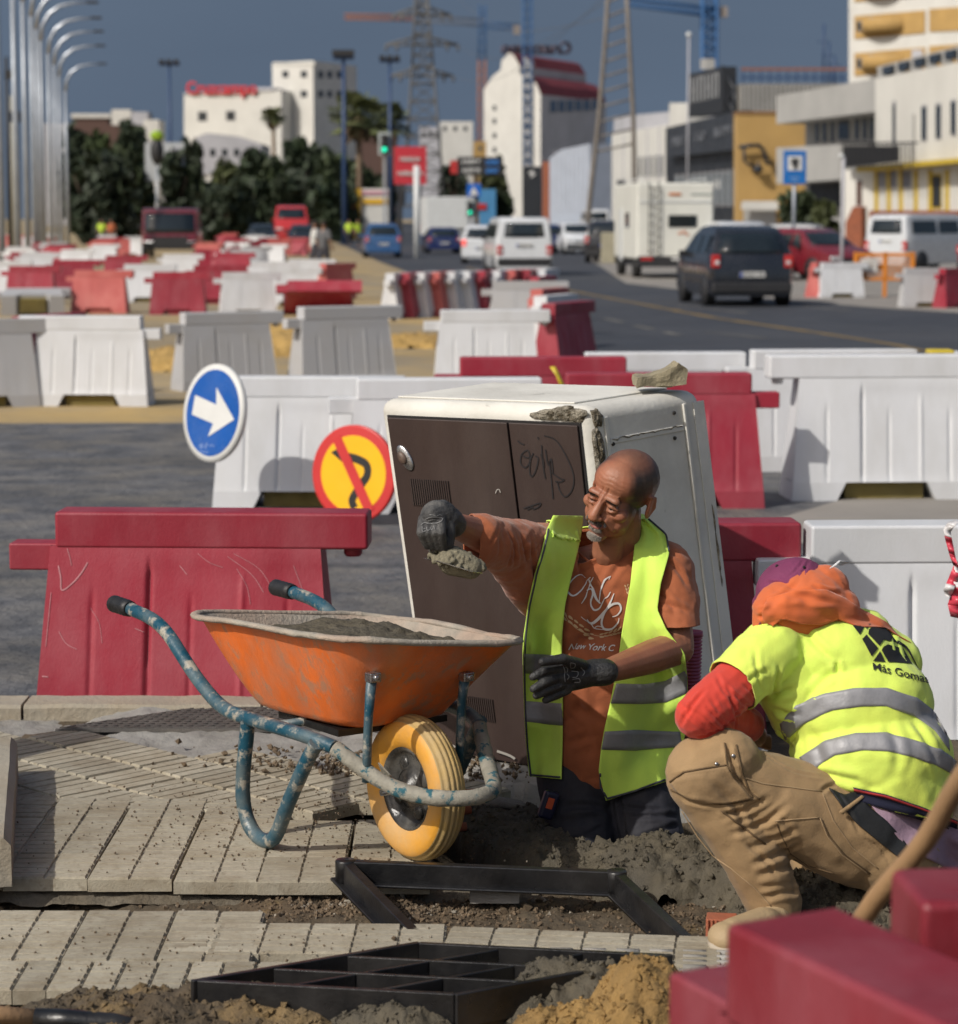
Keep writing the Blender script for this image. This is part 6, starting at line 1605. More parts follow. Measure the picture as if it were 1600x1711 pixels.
    if detail:
        pz=.40*H if kind!='van' else .52*H
        pl=MB().box((0,-L/2-.012 if kind!='mpv' else -L/2-.012,pz),(.52,.02,.11)).build('number_plate',M_PLT,root); 
        MB().box((-.235,-L/2-.024,pz),(.045,.006,.108)).build('plate_band',M_PLB,pl)
        b=MB()
        for k in range(7): b.box((-.17+.062*k,-L/2-.024,pz),(.03 if k!=4 else .008,.006,.065))
        o=b.build('plate_characters',M_DRK,pl); o['kind']='stuff'
        if kind!='lorry': MB().box((0,L/2+.01,.30*H),(.52,.02,.11)).build('number_plate',M_PLT,root)
        MB().box((0,-L/2+.03,.235*H),(W*.94,.14,.13*H)).build('rear_bumper',M_BLK if dark_low else m,root,bev=.04)
        MB().box((0,L/2-.03,.24*H if kind!='lorry' else .62),(W*.94,.12,.15*H)).build('front_bumper',M_BLK if dark_low else m,root,bev=.04)
        if kind!='lorry': MB().box((0,L/2-.01,.40*H),(W*.45,.04,.10)).build('grille',M_BLK,root,bev=.01)
        else: MB().box((0,L/2-.005,.38*H),(W*.6,.03,.30)).build('grille',M_BLK,root,bev=.01); 
    return root
RD=R(4.7)
def vpx(px,py,name,label,cat,L,W,H,m,kind,rz=0,front=False,**k):
    g=G(px,py); r=RD+R(rz)+(math.pi if front else 0)
    d=V(math.sin(-r),math.cos(r),0)*(L/2)*(1 if not front else -1)
    return car(name,label,cat,g.x+d.x,g.y+abs(L/2*math.cos(r)),r,L,W,H,m,kind,**k)
CB=carmat('charcoal',(.009,.011,.017)); CW=carmat('white',(.62,.64,.66)); CR=carmat('dark_red',(.16,.012,.02)); CBL=carmat('blue',(.035,.10,.24)); CDB=carmat('navy',(.01,.02,.09)); CGY=carmat('grey',(.10,.115,.14)); CRD=carmat('bright_red',(.45,.03,.03)); CSV=carmat('silver',(.55,.57,.59))
vpx(1256,513,'car','dark charcoal people carrier driving away on the road at the right','car',4.0,1.76,1.66,CB,'mpv',rz=1)
g=G(1236,513); 
vpx(876,461,'van','small white delivery van driving away, seen from behind','van',4.4,1.82,1.84,CW,'van',rz=1)
vpx(806,441,'car','white car with lit tail lights just left of the small white van','car',4.1,1.72,1.55,CW,'hatch',rz=-6,lit=True,dark_low=False)
vpx(640,431,'car','pale blue hatchback driving away beside the thin white pole','car',4.0,1.70,1.58,CBL,'hatch',dark_low=False)
vpx(742,424,'car','dark blue saloon car parked right of the thin white pole','car',4.2,1.75,1.35,CDB,'hatch',dark_low=False)
vpx(284,434,'lorry','dark red lorry coming towards the camera behind the barriers','lorry',7.5,2.5,2.25,carmat('lorry_red',(.13,.012,.020)),'lorry',front=True,front_lit=True)
vpx(487,412,'van','red and white van coming towards the camera far down the road','van',6.0,2.2,2.65,CRD,'van',front=True,dark_low=False)
vpx(437,414,'car','dark car with headlights far down the road, left of the red and white van','car',4.2,1.75,1.45,CB,'hatch',front=True,front_lit=True)
vpx(507,418,'car','small dark car far down the road just right of the red and white van','car',4.2,1.75,1.45,CB,'hatch',front=True,front_lit=True)
# box lorry body behind the pole
def boxlorry(px,py,W,H,label,m,L=7,z0=.9,nm='box_lorry',cat='lorry'):
    g=G(px,py); root=empty(nm,(g.x,g.y+L/2,0),RD); tag(root,label,cat)
    MB().box((0,0,(H+z0)/2),(W,L,H-z0)).build('box_body',m,root,bev=.06)
    MB().box((0,-L/2-.02,z0+.02),(W*.98,.08,.18)).build('rear_bar',M_BLK,root)
    for s in (-1,1):
        MB().box((s*W*.40,-L/2-.03,z0-.08),(.34,.06,.14)).build('tail_light',M_TLR,root)
        w_=MB(); w_.lathe([(0,-.14),(.46,-.14),(.48,-.1),(.48,.1),(.46,.14),(0,.14)],(s*(W/2-.22),-L/2+1.5,.48),(1,0,0),18); w_.build('wheel',M_RUB,root)
        w_=MB(); w_.lathe([(0,-.14),(.46,-.14),(.48,-.1),(.48,.1),(.46,.14),(0,.14)],(s*(W/2-.22),L/2-.8,.48),(1,0,0),18); w_.build('wheel',M_RUB,root)
        MB().box((s*W*.28,-L/2-.012,z0+.35),(.55,.03,.16)).build('vent',M_BLK,root)
    return root
MWH2=mat('van_white',(.60,.62,.62),.45,.04,1,dirt=(.45,.45,.43),dirt_amt=.35)
boxlorry(740,417,2.5*1.0,3.05,'white box lorry standing behind the dark blue car',MWH2,L=6,z0=.8)
# motor home
g=G(1117,466); Lc=5.6
cpv=empty('motor_home',(g.x+.0,g.y+Lc/2,0),RD-R(1)); tag(cpv,'white motor home with a black ladder on its back wall','motor home')
M_CAMP=mat('camper_cream',(.66,.66,.60),.45,.04,1,dirt=(.5,.49,.45),dirt_amt=.35,dirt_scale=1.5)
Wc=2.32; 
MB().box((0,0,1.72),(Wc,Lc,2.28)).build('cabin',M_CAMP,cpv,bev=.07,bseg=3)
b=MB(); b.box((0,-Lc/2-.012,2.30),(Wc*.93,.024,.05)); b.build('moulding',MWH2,cpv)
MB().box((.22,-Lc/2-.014,1.72),(.86,.03,.36)).build('rear_window',M_GLS,cpv,bev=.02)
MB().box((-.02,-Lc/2-.014,2.52),(.36,.03,.07)).build('marker_lamp',mat('amber',(.5,.15,.03),.3),cpv)
b=MB()
for k in range(7): b.box((.50+.10*k,-Lc/2-.014,2.52),(.065,.02,.045))
o=b.build('lettering',mat('grey_letter',(.25,.3,.28),.5),cpv); o['kind']='stuff'
b=MB(); b.box((.13,-Lc/2-.016,1.36),(.10,.02,.05)); b.box((.26,-Lc/2-.016,1.40),(.10,.02,.07)); b.box((.36,-Lc/2-.016,1.33),(.09,.02,.05)); o=b.build('emblem',mat('orange_emblem',(.6,.22,.1),.5),cpv); o['kind']='stuff'
lad=MB(); 
for s in (-.80,-.50): lad.tube([(s,-Lc/2-.09,.72),(s,-Lc/2-.09,2.75),(s,-Lc/2+.1,2.9)],.018,8)
lad.build('ladder_rail',M_BLK,cpv)['kind']='stuff'
for k in range(8):
    b=MB(); b.tube([(-.80,-Lc/2-.09,.82+.27*k),(-.50,-Lc/2-.09,.82+.27*k)],.016,8); b.build('ladder_rung',M_BLK,cpv)
MB().box((0,-Lc/2+.02,.56),(Wc*.98,.16,.24)).build('rear_bumper',M_BLK,cpv,bev=.04)
MB().box((-.86,-Lc/2-.075,.58),(.36,.03,.12)).build('tail_light',M_TLR,cpv); MB().box((.86,-Lc/2-.075,.58),(.36,.03,.12)).build('tail_light',M_TLR,cpv)
MB().box((.15,-Lc/2-.075,.58),(.52,.02,.11)).build('number_plate',M_PLT,cpv)
MB().box((-Wc/2-.012,-.6,1.75),(.03,.8,.45)).build('side_window',M_GLS,cpv); MB().box((-Wc/2-.012,.9,1.3),(.03,.6,1.6)).build('door',MWH2,cpv)
for s in (-1,1):
    for yy in (-Lc/2+1.3,Lc/2-.5):
        w_=MB(); w_.lathe([(0,-.11),(.32,-.11),(.34,-.08),(.34,.08),(.32,.11),(0,.11)],(s*(Wc/2-.18),yy,.34),(1,0,0),18); w_.build('wheel',M_RUB,cpv)
MB().box((0,-.4,.46),(Wc*.9,Lc*.9,.2)).build('chassis',M_BLK,cpv)
b=MB(); 
for s in (-1,1): b.tube([(s*.95,-Lc/2+.2,2.86),(s*.95,-Lc/2+.2,2.98),(s*.95,1.5,2.98),(s*.95,1.5,2.86)],.016,8)
b.build('roof_rail',MWH2,cpv)['kind']='stuff'
# parked row on the right
vpx(1000,400,'van','tall white van parked behind the dark off road car','van',6.0,2.1,2.6,CW,'van',dark_low=False)
vpx(1012,439,'car','black off road car parked beside the beige cabinet','car',4.5,1.85,1.72,carmat('black',(.012,.012,.016)),'suv',rz=-14)
vpx(972,425,'car','small white car parked next to the black off road car','car',4.0,1.72,1.60,CW,'hatch',rz=4,front=True)
vpx(934,424,'car','dark blue car parked right of the small delivery van','car',4.0,1.72,1.50,CDB,'hatch')
vpx(1052,440,'car','white car with a bright headlight, half hidden by the motor home','car',4.3,1.8,1.5,CW,'hatch',rz=-12,front=True,front_lit=True)
g=G(1016,440); o=MB().box((0,0,.62),(.55,.55,1.24)).build('roadside_cabinet',mat('beige_box',(.34,.31,.22),.7,.1,3),bev=.03); o.location=(g.x,g.y+.3,0); tag(o,'beige roadside cabinet standing between the black car and the motor home','cabinet')
vpx(1245,470,'car','white car whose roof shows above the charcoal people carrier','car',4.4,1.8,1.72,CW,'mpv',dark_low=False)
vpx(1425,470,'car','dark red hatchback parked nose first towards the road','car',4.0,1.78,1.52,CR,'hatch',rz=24,front=True)
vpx(1352,452,'car','white sports car parked behind the dark red hatchback','car',4.3,1.8,1.42,CW,'hatch',rz=30,front=True,dark_low=False)
vpx(1388,438,'car','blue grey saloon parked in the rear rank behind the red hatchback','car',4.6,1.8,1.60,CGY,'hatch',rz=65)
vpx(1330,425,'car','grey car parked in the rear rank left of the blue grey saloon','car',4.4,1.8,1.50,CGY,'suv',rz=10)
vpx(1478,452,'van','white passenger van parked obliquely at the right, rear windows towards the camera','van',4.9,1.9,1.95,CSV,'van',rz=-52,dark_low=False)
vpx(1640,462,'car','dark red car cut off by the right edge of the photo','car',4.3,1.8,1.55,CR,'hatch',rz=-40)
# orange fence
g=G(1476,497); of=empty('site_fence',(g.x,g.y,0),R(2)); tag(of,'orange plastic site fence with a white notice, at the kerb before the white van','fence')
M_OF=mat('orange_plastic',(.62,.21,.02),.5,.06,4)
for x in (-.66,0.02,.66):
    MB().box((x,0,.52),(.09,.05,1.04)).build('post',M_OF,of,bev=.01)
MB().box((0,0,.98),(1.36,.05,.08)).build('rail',M_OF,of,bev=.01); MB().box((0,0,.42),(1.36,.05,.07)).build('rail',M_OF,of,bev=.01)
for k in range(22): MB().box((-.61+.058*k,.0,.70),(.018,.03,.5)).build('slat',M_OF,of)
MB().box((-.36,-.045,.74),(.38,.012,.30)).build('notice',M_PLT,of)
b=MB()
for k in range(3):
    for q in range(5): b.box((-.5+.065*q,-.054,.83-.07*k),(.035,.004,.03))
o=b.build('notice_print',mat('notice_ink',(.3,.2,.12),.6),of); o['kind']='stuff'
# ------------------------------------------------------------------ facades
class Fac:
    def __init__(s,px0,Y0,px1,Y1):
        s.a=P(px0,365,Y0); s.b=P(px1,365,Y1); s.a.z=0; s.b.z=0; e=(s.b-s.a).normalized(); s.e=e; s.n=V(e.y,-e.x,0)
        if s.n.dot(s.a)>0: s.n=-s.n
    def pt(s,px,py,off=0):
        r=ray(px,py); o=V(0,0,CZ); d=s.a+s.n*off-o; t=d.dot(s.n)/r.dot(s.n); return o+r*t
def att(o,root): o.parent=root; o.location=-root.location; return o
def vol(root,nm,fac,pts,depth,m,off=0,mi=None):
    b=MB(); q=[fac.pt(x,y,off) for x,y in pts]; b.prism(q,(0,0,0),-fac.n*depth); return att(b.build(nm,m),root)
def rect(x0,y0,x1,y1): return [(x0,y0),(x1,y0),(x1,y1),(x0,y1)]
def win(root,fac,x0,y0,x1,y1,m=None,frame=None,nm='window',off=0,sl=0):
    """a window: recessed-looking dark pane set 3 cm proud of a thick frame"""
    t=.06; pts=[(x0,y0),(x1,y0+sl),(x1,y1+sl),(x0,y1)]
    q=[fac.pt(x,y,off+.03) for x,y in pts]
    fr_=MB().prism(q,(0,0,0),-fac.n*.3); f=att(fr_.build(nm,frame or M_WFR),root)
    c=sum(q,Vector())/4; q2=[c+(p-c)*.86+fac.n*.03 for p in q]
    p_=MB().prism(q2,(0,0,0),-fac.n*.05).build('pane',m or M_PANE,f); return f
M_WFR=mat('window_frame',(.30,.30,.31),.6); M_PANE=mat('window_pane',(.022,.028,.035),.15,.2,.5,spec=.6)
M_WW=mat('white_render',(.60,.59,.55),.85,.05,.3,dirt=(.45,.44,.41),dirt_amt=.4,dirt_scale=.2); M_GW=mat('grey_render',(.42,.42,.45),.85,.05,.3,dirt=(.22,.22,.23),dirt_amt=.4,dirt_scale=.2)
M_RR=mat('red_roof',(.17,.022,.03),.7,.1,.4); M_LG=mat('light_grey_concrete',(.38,.375,.36),.85,.07,.4,dirt=(.28,.28,.27),dirt_amt=.5,dirt_scale=.3)
M_YB=mat('ochre_render',(.42,.265,.09),.85,.08,.4,dirt=(.32,.20,.08),dirt_amt=.4,dirt_scale=.3); M_BK=mat('black_cladding',(.018,.021,.026),.5,.2,.6); M_BRW=mat('brown_wall',(.09,.05,.04),.8)
M_BRK2=mat('brick_wall',(.24,.075,.035),.85,.2,3,dirt=(.15,.06,.04),dirt_amt=.5,dirt_scale=2); M_STEEL=mat('galvanised_steel',(.34,.37,.41),.45,.1,2,metal=.4); M_BLP=mat('blue_paint_mast',(.02,.05,.13),.5); M_PYL=mat('pylon_steel',(.12,.12,.12),.6)
def bld(nm,label,cat,px,Y): r=empty(nm,tuple(P(px,365,Y)*1.0)); r.location.z=0; tag(r,label,cat); return r
# low skyline
r=bld('building','low white and brown blocks of flats on the far left skyline above the trees','building',150,620); f=Fac(100,620,270,620)
vol(r,'wall',f,rect(120,196,180,400),15,M_BRW); vol(r,'wall',f,rect(60,206,122,400),15,M_GW); vol(r,'roof_parapet',f,rect(118,190,184,197),14,M_WW,off=.5)
r=bld('building','white block with a grey side on the far left skyline','building',200,600); f=Fac(180,600,250,600); vol(r,'wall',f,rect(180,208,250,400),18,M_BRW); vol(r,'stair_tower',f,rect(186,183,218,209),8,M_WW,off=.2); vol(r,'stair_tower',f,rect(219,187,247,209),8,M_GW,off=.1)
r=bld('building','small white house top seen above the trees left of the brewery','building',255,520); f=Fac(238,520,268,520); vol(r,'wall',f,rect(239,200,265,400),10,M_WW)
# brewery
r=bld('brewery_hall','long white brewery hall with two square windows and red lettering on the roof','building',380,520); f=Fac(307,520,460,512)
vol(r,'wall',f,[(307,158),(455,151),(470,151),(470,410),(307,410)],30,M_WW); win(r,f,330,186,346,203); win(r,f,377,185,393,202); vol(r,'roof_edge',f,[(306,155),(456,148),(456,151),(306,158)],28,M_GW,off=.3)
vol(r,'roof_shed',f,rect(428,146,457,152),8,M_GW,off=-2)
# red lettering stands on the roof
def letters(nm,txt,x0,y0,x1,fac,m,label,cat,h=None,mirror=False,off=0,depth=.5,bold=.02):
    cu=bpy.data.curves.new(nm,'FONT'); cu.body=txt; cu.extrude=.03; cu.offset=bold; cu.resolution_u=3; ob=bpy.data.objects.new(nm,cu); COL.objects.link(ob); dg=bpy.context.evaluated_depsgraph_get(); dg.update()
    me=bpy.data.meshes.new_from_object(ob.evaluated_get(dg)); bpy.data.objects.remove(ob)
    xs_=[v.co.x for v in me.vertices]; w0=max(xs_); a=fac.pt(x0,y0,off); c=fac.pt(x1,y0,off); Lw=(c-a).length; e=(c-a).normalized(); s_=Lw/w0; hs=(h/.7) if h else s_
    for v in me.vertices:
        x=v.co.x*s_; x=(Lw-x) if mirror else x
        v.co=e*x+V(0,0,1)*v.co.y*hs+fac.n*v.co.z/.03*depth*.5
    me.materials.clear(); me.materials.append(m); o=bpy.data.objects.new(nm,me); COL.objects.link(o); o.location=a; tag(o,label,cat); return o
letters('roof_sign','Cruzcampo',311,157,429,f,mat('sign_letter_red',(.55,.02,.03),.5),'big red Cruzcampo lettering standing on the roof of the white brewery hall','roof sign',h=2.6,off=.5,bold=.012)
def corner(px_l,Yl,px_c,Yc,px_r,Yr): return Fac(px_l,Yl,px_c,Yc),Fac(px_c,Yc,px_r,Yr)
fl,fr2=corner(457,520,525,512,597,530)
r=bld('brewery_tower','square white brewery tower with small windows and a grey right side','building',525,512)
q=[P(457,365,520),P(525,365,512),P(597,365,530),P(597,365,530)+P(457,365,520)-P(525,365,512)]
zt=1.8+(365-107)*512/FP
b=MB(); b.hexa([V(p.x,p.y,-1) for p in q],[V(p.x,p.y,zt) for p in q]); att(b.build('wall',M_WW),r)
for x0,x1 in ((471,482),(502,513)):
    for y0,y1 in ((118,130),(151,163)): win(r,fl,x0,y0,x1,y1)
for x0 in (531,546,562):
    for y0,y1 in ((118,131),(151,163)): win(r,fr2,x0,y0,x0+9,y1)
vol(r,'parapet',fl,rect(456,104,526,108),1,M_WW,off=.2)
r=bld('annex','grey industrial annex in front of the brewery hall','building',375,470); f=Fac(318,470,440,470); vol(r,'wall',f,[(322,232),(345,222),(400,228),(436,240),(436,400),(318,400)],20,M_GW)
for k in range(5): win(r,f,330+20*k,248,340+20*k,262)
r=bld('shed','small pale shed between the trees below the brewery','shed',348,430); f=Fac(330,430,360,430); vol(r,'wall',f,rect(334,290,358,400),8,M_WW); vol(r,'roof',f,[(332,291),(346,284),(360,291)],9,M_GW,off=.3)
# houses beyond the pylon
for k,(x0,y0,x1,m_,lb) in enumerate([(700,212,735,M_GW,'grey flats seen behind the lattice pylon'),(735,203,790,M_WW,'white terrace of houses on the skyline left of the silo building'),(765,236,812,M_YB,'orange brick block at the foot of the silo building'),(603,215,660,M_BRW,'brown block behind the palm trees')]):
    r=bld('building',lb,'building',x0,430+20*k); f=Fac(x0,430+20*k,x1,430+20*k); vol(r,'wall',f,rect(x0,y0,x1,400),12,m_)
    for q in range(3): win(r,f,x0+5+q*(x1-x0)/3.2,y0+8,x0+11+q*(x1-x0)/3.2,y0+16)
# silo building
r=bld('malt_house','tall white malt house with stepped red roofs and a side wall greyed as shaded','building',903,500)
Yc=500; f=Fac(808,512,903,Yc)
far_=P(1012,365,532); e2=(far_-P(903,365,Yc)); e2.z=0
gable=[(808,400),(808,150),(822,128),(836,117),(838,101),(850,88),(858,92),(868,110),(868,124),(884,128),(896,140),(903,158),(903,400)]
gp=[f.pt(x,y) for x,y in gable]
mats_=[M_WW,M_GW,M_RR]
b=MB(); n=len(gp); vs=gp+[p+e2 for p in gp]
b.add(vs,[tuple(range(n))],0); b.f.append(tuple(range(n,2*n))[::-1]); b.m.append(1); b.sm.append(False)
segm={0:0,1:2,2:2,3:0,4:2,5:2,6:2,7:1,8:2,9:2,10:2,11:1}  # grey on the right side puts its shade into the wall colour
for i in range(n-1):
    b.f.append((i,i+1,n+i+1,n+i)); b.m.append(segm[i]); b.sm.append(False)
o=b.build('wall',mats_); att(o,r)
fs=Fac(903,Yc,1012,532)
for k in range(6): win(r,fs,918+14*k,167-.3*k,930+14*k,189-.8*k,m=mat('blue_pane',(.05,.09,.16),.2))
for y0 in (176,198,222,246): win(r,f,823,y0,829,y0+9)
b=MB(); b.prism([f.pt(x,y,.6) for x,y in ((874,96),(888,104),(888,300),(874,300))],(0,0,0),-f.n*.7); att(b.build('lift_shaft',M_LG),r)
for k in range(9): win(r,f,877,110+19*k,885,121+19*k,off=.6)
ft=Fac(838,508,958,524)
letters('roof_sign','Cruzcampo',838,90,954,ft,mat('sign_back_dark',(.10,.07,.09),.7),'Cruzcampo roof lettering seen from behind on top of the malt house','roof sign',h=2.6,mirror=True,off=0)
# grey warehouse, tan side
r=bld('warehouse','pale blue grey metal warehouse beneath the near lattice mast','warehouse',950,322.5); f=Fac(918,326.8,990,318.2)
vol(r,'wall',f,[(918,450),(918,264),(938,250),(985,240),(992,450)],14,mat('blue_grey_metal',(.36,.40,.47),.6,.06,.6)); vol(r,'brick_side',f,rect(906,270,918,450),6,M_BRK2,off=-.2)
for k in range(9): vol(r,'panel_joint',f,rect(926+7.2*k,250-1*k,926.7+7.2*k,356),.1,M_GW,off=.06)
# white row with slit windows
r=bld('office','low white office with dark slit windows and a grey roof behind the motor home','building',1070,253.7); f=Fac(1022,270.9,1115,240.8)
vol(r,'wall',f,[(1022,225),(1115,208),(1115,450),(1022,450)],10,M_WW); vol(r,'roof',f,[(1025,195),(1136,185),(1136,210),(1025,226)],8,M_GW,off=-2)
for k in range(7): win(r,f,1058+9*k,262-.8*k,1062+9*k,297,sl=-.5)
win(r,f,1030,300,1045,340)
for k in range(4): vol(r,'pilaster',f,rect(1040+20*k,224-3.6*k,1041+20*k,300),.2,M_GW,off=.08)
# black building
r=bld('night_club','black clad building with faint lettering and a black sign tower on the roof','building',1175,210.7); f=Fac(1113,232.2,1236,193.5)
vol(r,'wall',f,[(1113,216),(1236,186),(1236,450),(1113,450)],12,M_BK); vol(r,'fascia',f,[(1112,214),(1237,184),(1237,249),(1112,263)],1.0,mat('slate_fascia',(.028,.033,.042),.5,.15,.6),off=.8)
for k in range(11): win(r,f,1128+9.5*k,292-.9*k,1133+9.5*k,345,m=mat('pale_blind',(.22,.25,.27),.5),sl=-.4)
win(r,f,1192,300,1202,316,m=M_PLT); 
b=MB(); rg=random.Random(4)
for k in range(17):
    x=1122+6.4*k; 
    if k in (4,5,9,10): continue
    y0=232-.42*(x-1113)*.55
    b.prism([f.pt(*p,.95) for p in rect(x,y0,x+1.2,y0+16)],(0,0,0),-f.n*.08); b.prism([f.pt(*p,.95) for p in rect(x+1.2,y0+rg.choice((0,7,14)),x+4.4,y0+rg.choice((0,7,14))+1.6)],(0,0,0),-f.n*.08)
o=att(b.build('fascia_lettering',mat('dim_letter',(.12,.13,.15),.6)),r); o['kind']='stuff'
f2=Fac(1150,217.15,1228,198)
vol(r,'sign_tower',f2,[(1150,124),(1207,111),(1207,190),(1150,196)],1.2,mat('sign_tower_black',(.02,.022,.026),.5))
b=MB()
for k in range(8):
    x=1154+6.2*k; y0=131-.22*(x-1150); b.prism([f2.pt(*p,.1) for p in rect(x,y0,x+1.3,y0+42)],(0,0,0),-f2.n*.08)
    if k%2==0: b.prism([f2.pt(*p,.1) for p in rect(x+1.3,y0+(0 if k%4 else 19),x+4.6,y0+(0 if k%4 else 19)+3)],(0,0,0),-f2.n*.08)
o=att(b.build('tower_lettering',mat('pale_letter',(.30,.31,.32),.6)),r); o['kind']='stuff'
b=MB(); 
for a,c in (((1207,112),(1228,150)),((1228,150),(1228,190)),((1207,150),(1228,188)),((1207,185),(1228,152))): b.tube([f2.pt(*a,-.5),f2.pt(*c,-.5)],.18,6)
att(b.build('brace',M_BK),r)['kind']='stuff'
vol(r,'vent_house',Fac(1118,240.8,1150,234.35),rect(1118,172,1150,215),2,M_WW); vol(r,'vent_pipe',f2,rect(1170,98,1179,116),.8,M_LG)
# ribbed concrete with rail
r=bld('ribbed_building','ribbed concrete block with a rust and blue railing on its roof','building',1320,322.5); f=Fac(1236,322.5,1420,322.5)
vol(r,'wall',f,rect(1236,140,1420,450),12,mat('rib_dark',(.16,.15,.13),.8))
for k in range(24): vol(r,'rib',f,rect(1238+7.6*k,141,1241.6+7.6*k,200),.4,M_LG,off=.35)
for k in range(12): vol(r,'rail_post',f,rect(1240+15*k,112,1242+15*k,140),.15,M_BLP,off=0)
vol(r,'rail',f,rect(1238,113,1415,118),.2,mat('rusty_rail',(.22,.10,.07),.8),off=.1); vol(r,'rail',f,rect(1238,128,1415,131),.2,M_BLP,off=.1)
# ochre building
r=bld('ochre_building','plain ochre rendered building with a white garage canopy','building',1294,176.3); f=Fac(1233,176.3,1356,176.3)
vol(r,'wall',f,rect(1233,188,1356,450),3,M_YB); vol(r,'canopy',f,[(1240,336),(1298,336),(1302,350),(1238,350)],.3,M_WW,off=.9); vol(r,'shutter',f,rect(1242,350,1296,410),.1,M_LG,off=.05); vol(r,'parapet',f,rect(1232,186,1357,190),3.1,mat('parapet_brown',(.26,.14,.06),.8),off=.1)
b=MB(); F1=f
b.tube([f.pt(1234,246,.6),f.pt(1255,243,.6),f.pt(1268,243,.6),f.pt(1276,252,.6),f.pt(1280,272,.6),f.pt(1290,274,.6)],.15,8); b.tube([f.pt(1243,246,.6),f.pt(1243,268,.6),f.pt(1250,275,.6),f.pt(1262,277,.6)],.11,8); b.ell(f.pt(1266,283,.7),(.38,.4,.3)); b.tube([f.pt(1266,283,.7),f.pt(1268,270,.7)],.12,6)
o=b.build('wall_lamp',M_BK); tag(o,'dark bracket lamp bent round on the ochre building wall','lamp')
# modern grey and white building
r=bld('modern_building','grey building with a jutting concrete upper storey over dark windows','building',1380,150.5); f=Fac(1297,160.175,1465,139.75)
fb=Fac(1297,167.7,1465,147.275)
vol(r,'wall',fb,rect(1345,170,1470,450),6,M_LG)
vol(r,'upper_band',f,[(1297,160),(1350,151),(1466,130),(1466,186),(1350,200),(1297,207)],3.5,M_LG)
for x0,x1 in ((1362,1368),(1374,1381),(1388,1394)): win(r,fb,x0,198,x1,240)
win(r,fb,1399,193,1420,236); 
for x0 in (1428,1441,1453): win(r,fb,x0,190,x0+7,236)
vol(r,'lower_band',f,[(1297,247),(1403,241),(1403,300),(1297,307)],2.5,M_LG)
vol(r,'dark_panel',fb,rect(1352,300,1402,345),.2,M_BK,off=.1)  # flat black panel for the dark area below the lower band
# white building at the right
r=bld('white_building','white building with slit windows, yellow trim and a dark balcony at the right edge','building',1520,129); f=Fac(1462,139.75,1620,122.55)
vol(r,'wall',f,[(1462,132),(1620,100),(1620,450),(1462,450)],8,M_WW)
vol(r,'parapet',f,[(1465,112),(1620,72),(1620,80),(1465,118)],.5,M_LG,off=-.1)
for k in range(7): vol(r,'parapet_post',f,[(1466+26*k,113-6.6*k),(1473+26*k,111-6.6*k),(1473+26*k,131-6*k),(1466+26*k,132-6*k)],.5,M_LG,off=-.12)
for k in range(6): win(r,f,1474+26*k,112-6.6*k,1491+26*k,126-6.4*k,frame=M_BK,sl=-3.5)
for x0,y0 in ((1539,175),(1563,172),(1588,166)): win(r,f,x0,y0,x0+9,y0+62)
win(r,f,1491,168,1496,268); vol(r,'drain_pipe',f,rect(1524,190,1527,268),.15,M_LG,off=.1)
vol(r,'ledge',f,[(1430,279),(1620,262),(1620,270),(1430,287)],1.2,mat('yellow_trim',(.50,.36,.04),.7),off=1.1)
vol(r,'porch',Fac(1403,141.9,1462,140.18),rect(1405,284,1463,450),2,M_WW); 
fp=Fac(1403,141.9,1462,140.18); win(r,fp,1430,300,1440,346,m=M_BRW)
for x0,x1 in ((1466,1480),(1484,1498),(1504,1522)): win(r,f,x0,285,x1,314,m=mat('grey_glass',(.14,.14,.17),.4))
M_YT=mat('yellow_trim',(.50,.36,.04),.7)
for x0 in (1460,1481,1501,1526,1550,1578): vol(r,'yellow_pilaster',f,rect(x0,284,x0+4,352),.2,M_YT,off=.12)
win(r,f,1557,290,1573,350,m=M_BK,frame=M_YT)
vol(r,'brick_base',f,rect(1452,352,1620,450),.4,M_BRK2,off=.3); vol(r,'brick_pier',fp,[(1412,372),(1425,345),(1440,345),(1440,450),(1412,450)],.5,M_BRK2,off=.4)
for k in range(16): vol(r,'balcony_bar',f,rect(1408+7.6*k,238,1409.4+7.6*k,280),.05,M_BLK,off=1.6) if k<16 else None
vol(r,'balcony_rail',f,rect(1406,237,1532,240),.1,M_BLK,off=1.6); vol(r,'balcony_screen',f,[(1410,244),(1500,244),(1500,270),(1410,280)],.1,M_BLK,off=1.5)
# block of flats
r=bld('tower_block','tall block of flats in ochre brick with white bands and rounded balconies','building',1500,494.5); f=Fac(1418,498.8,1640,477.3)
vol(r,'wall',f,[(1418,-260),(1640,-285),(1640,450),(1418,450)],22,M_WW)
for y in range(-225,125,62):
    k=(y+225)/62
    vol(r,'brick_panel',f,[(1427,y+4),(1545,y-6),(1545,y+32),(1427,y+42)],.4,M_YB,off=.25); vol(r,'brick_panel',f,[(1552,y-8),(1640,y-14),(1640,y+26),(1552,y+30)],.4,M_YB,off=.25)
    win(r,f,1431,y+12,1439,y+30,off=.3); 
    for x0 in (1450,1466,1482): win(r,f,x0,y+6,x0+12,y+24,m=mat('pale_curtain',(.30,.30,.28),.6),off=.3)
    b=MB(); c=f.pt(1474,y+30,.3); b.lathe([(6,0),(6.1,.0),(6.1,2.6),(5.8,2.6),(5.8,.0),(0,0)],V(c.x,c.y,c.z)-f.n*3.5,n=24); att(b.build('balcony',M_YB),r)
    vol(r,'stair_strip',f,rect(1523,y-2,1541,y+40),.3,M_GW,off=.3) if y>30 else None
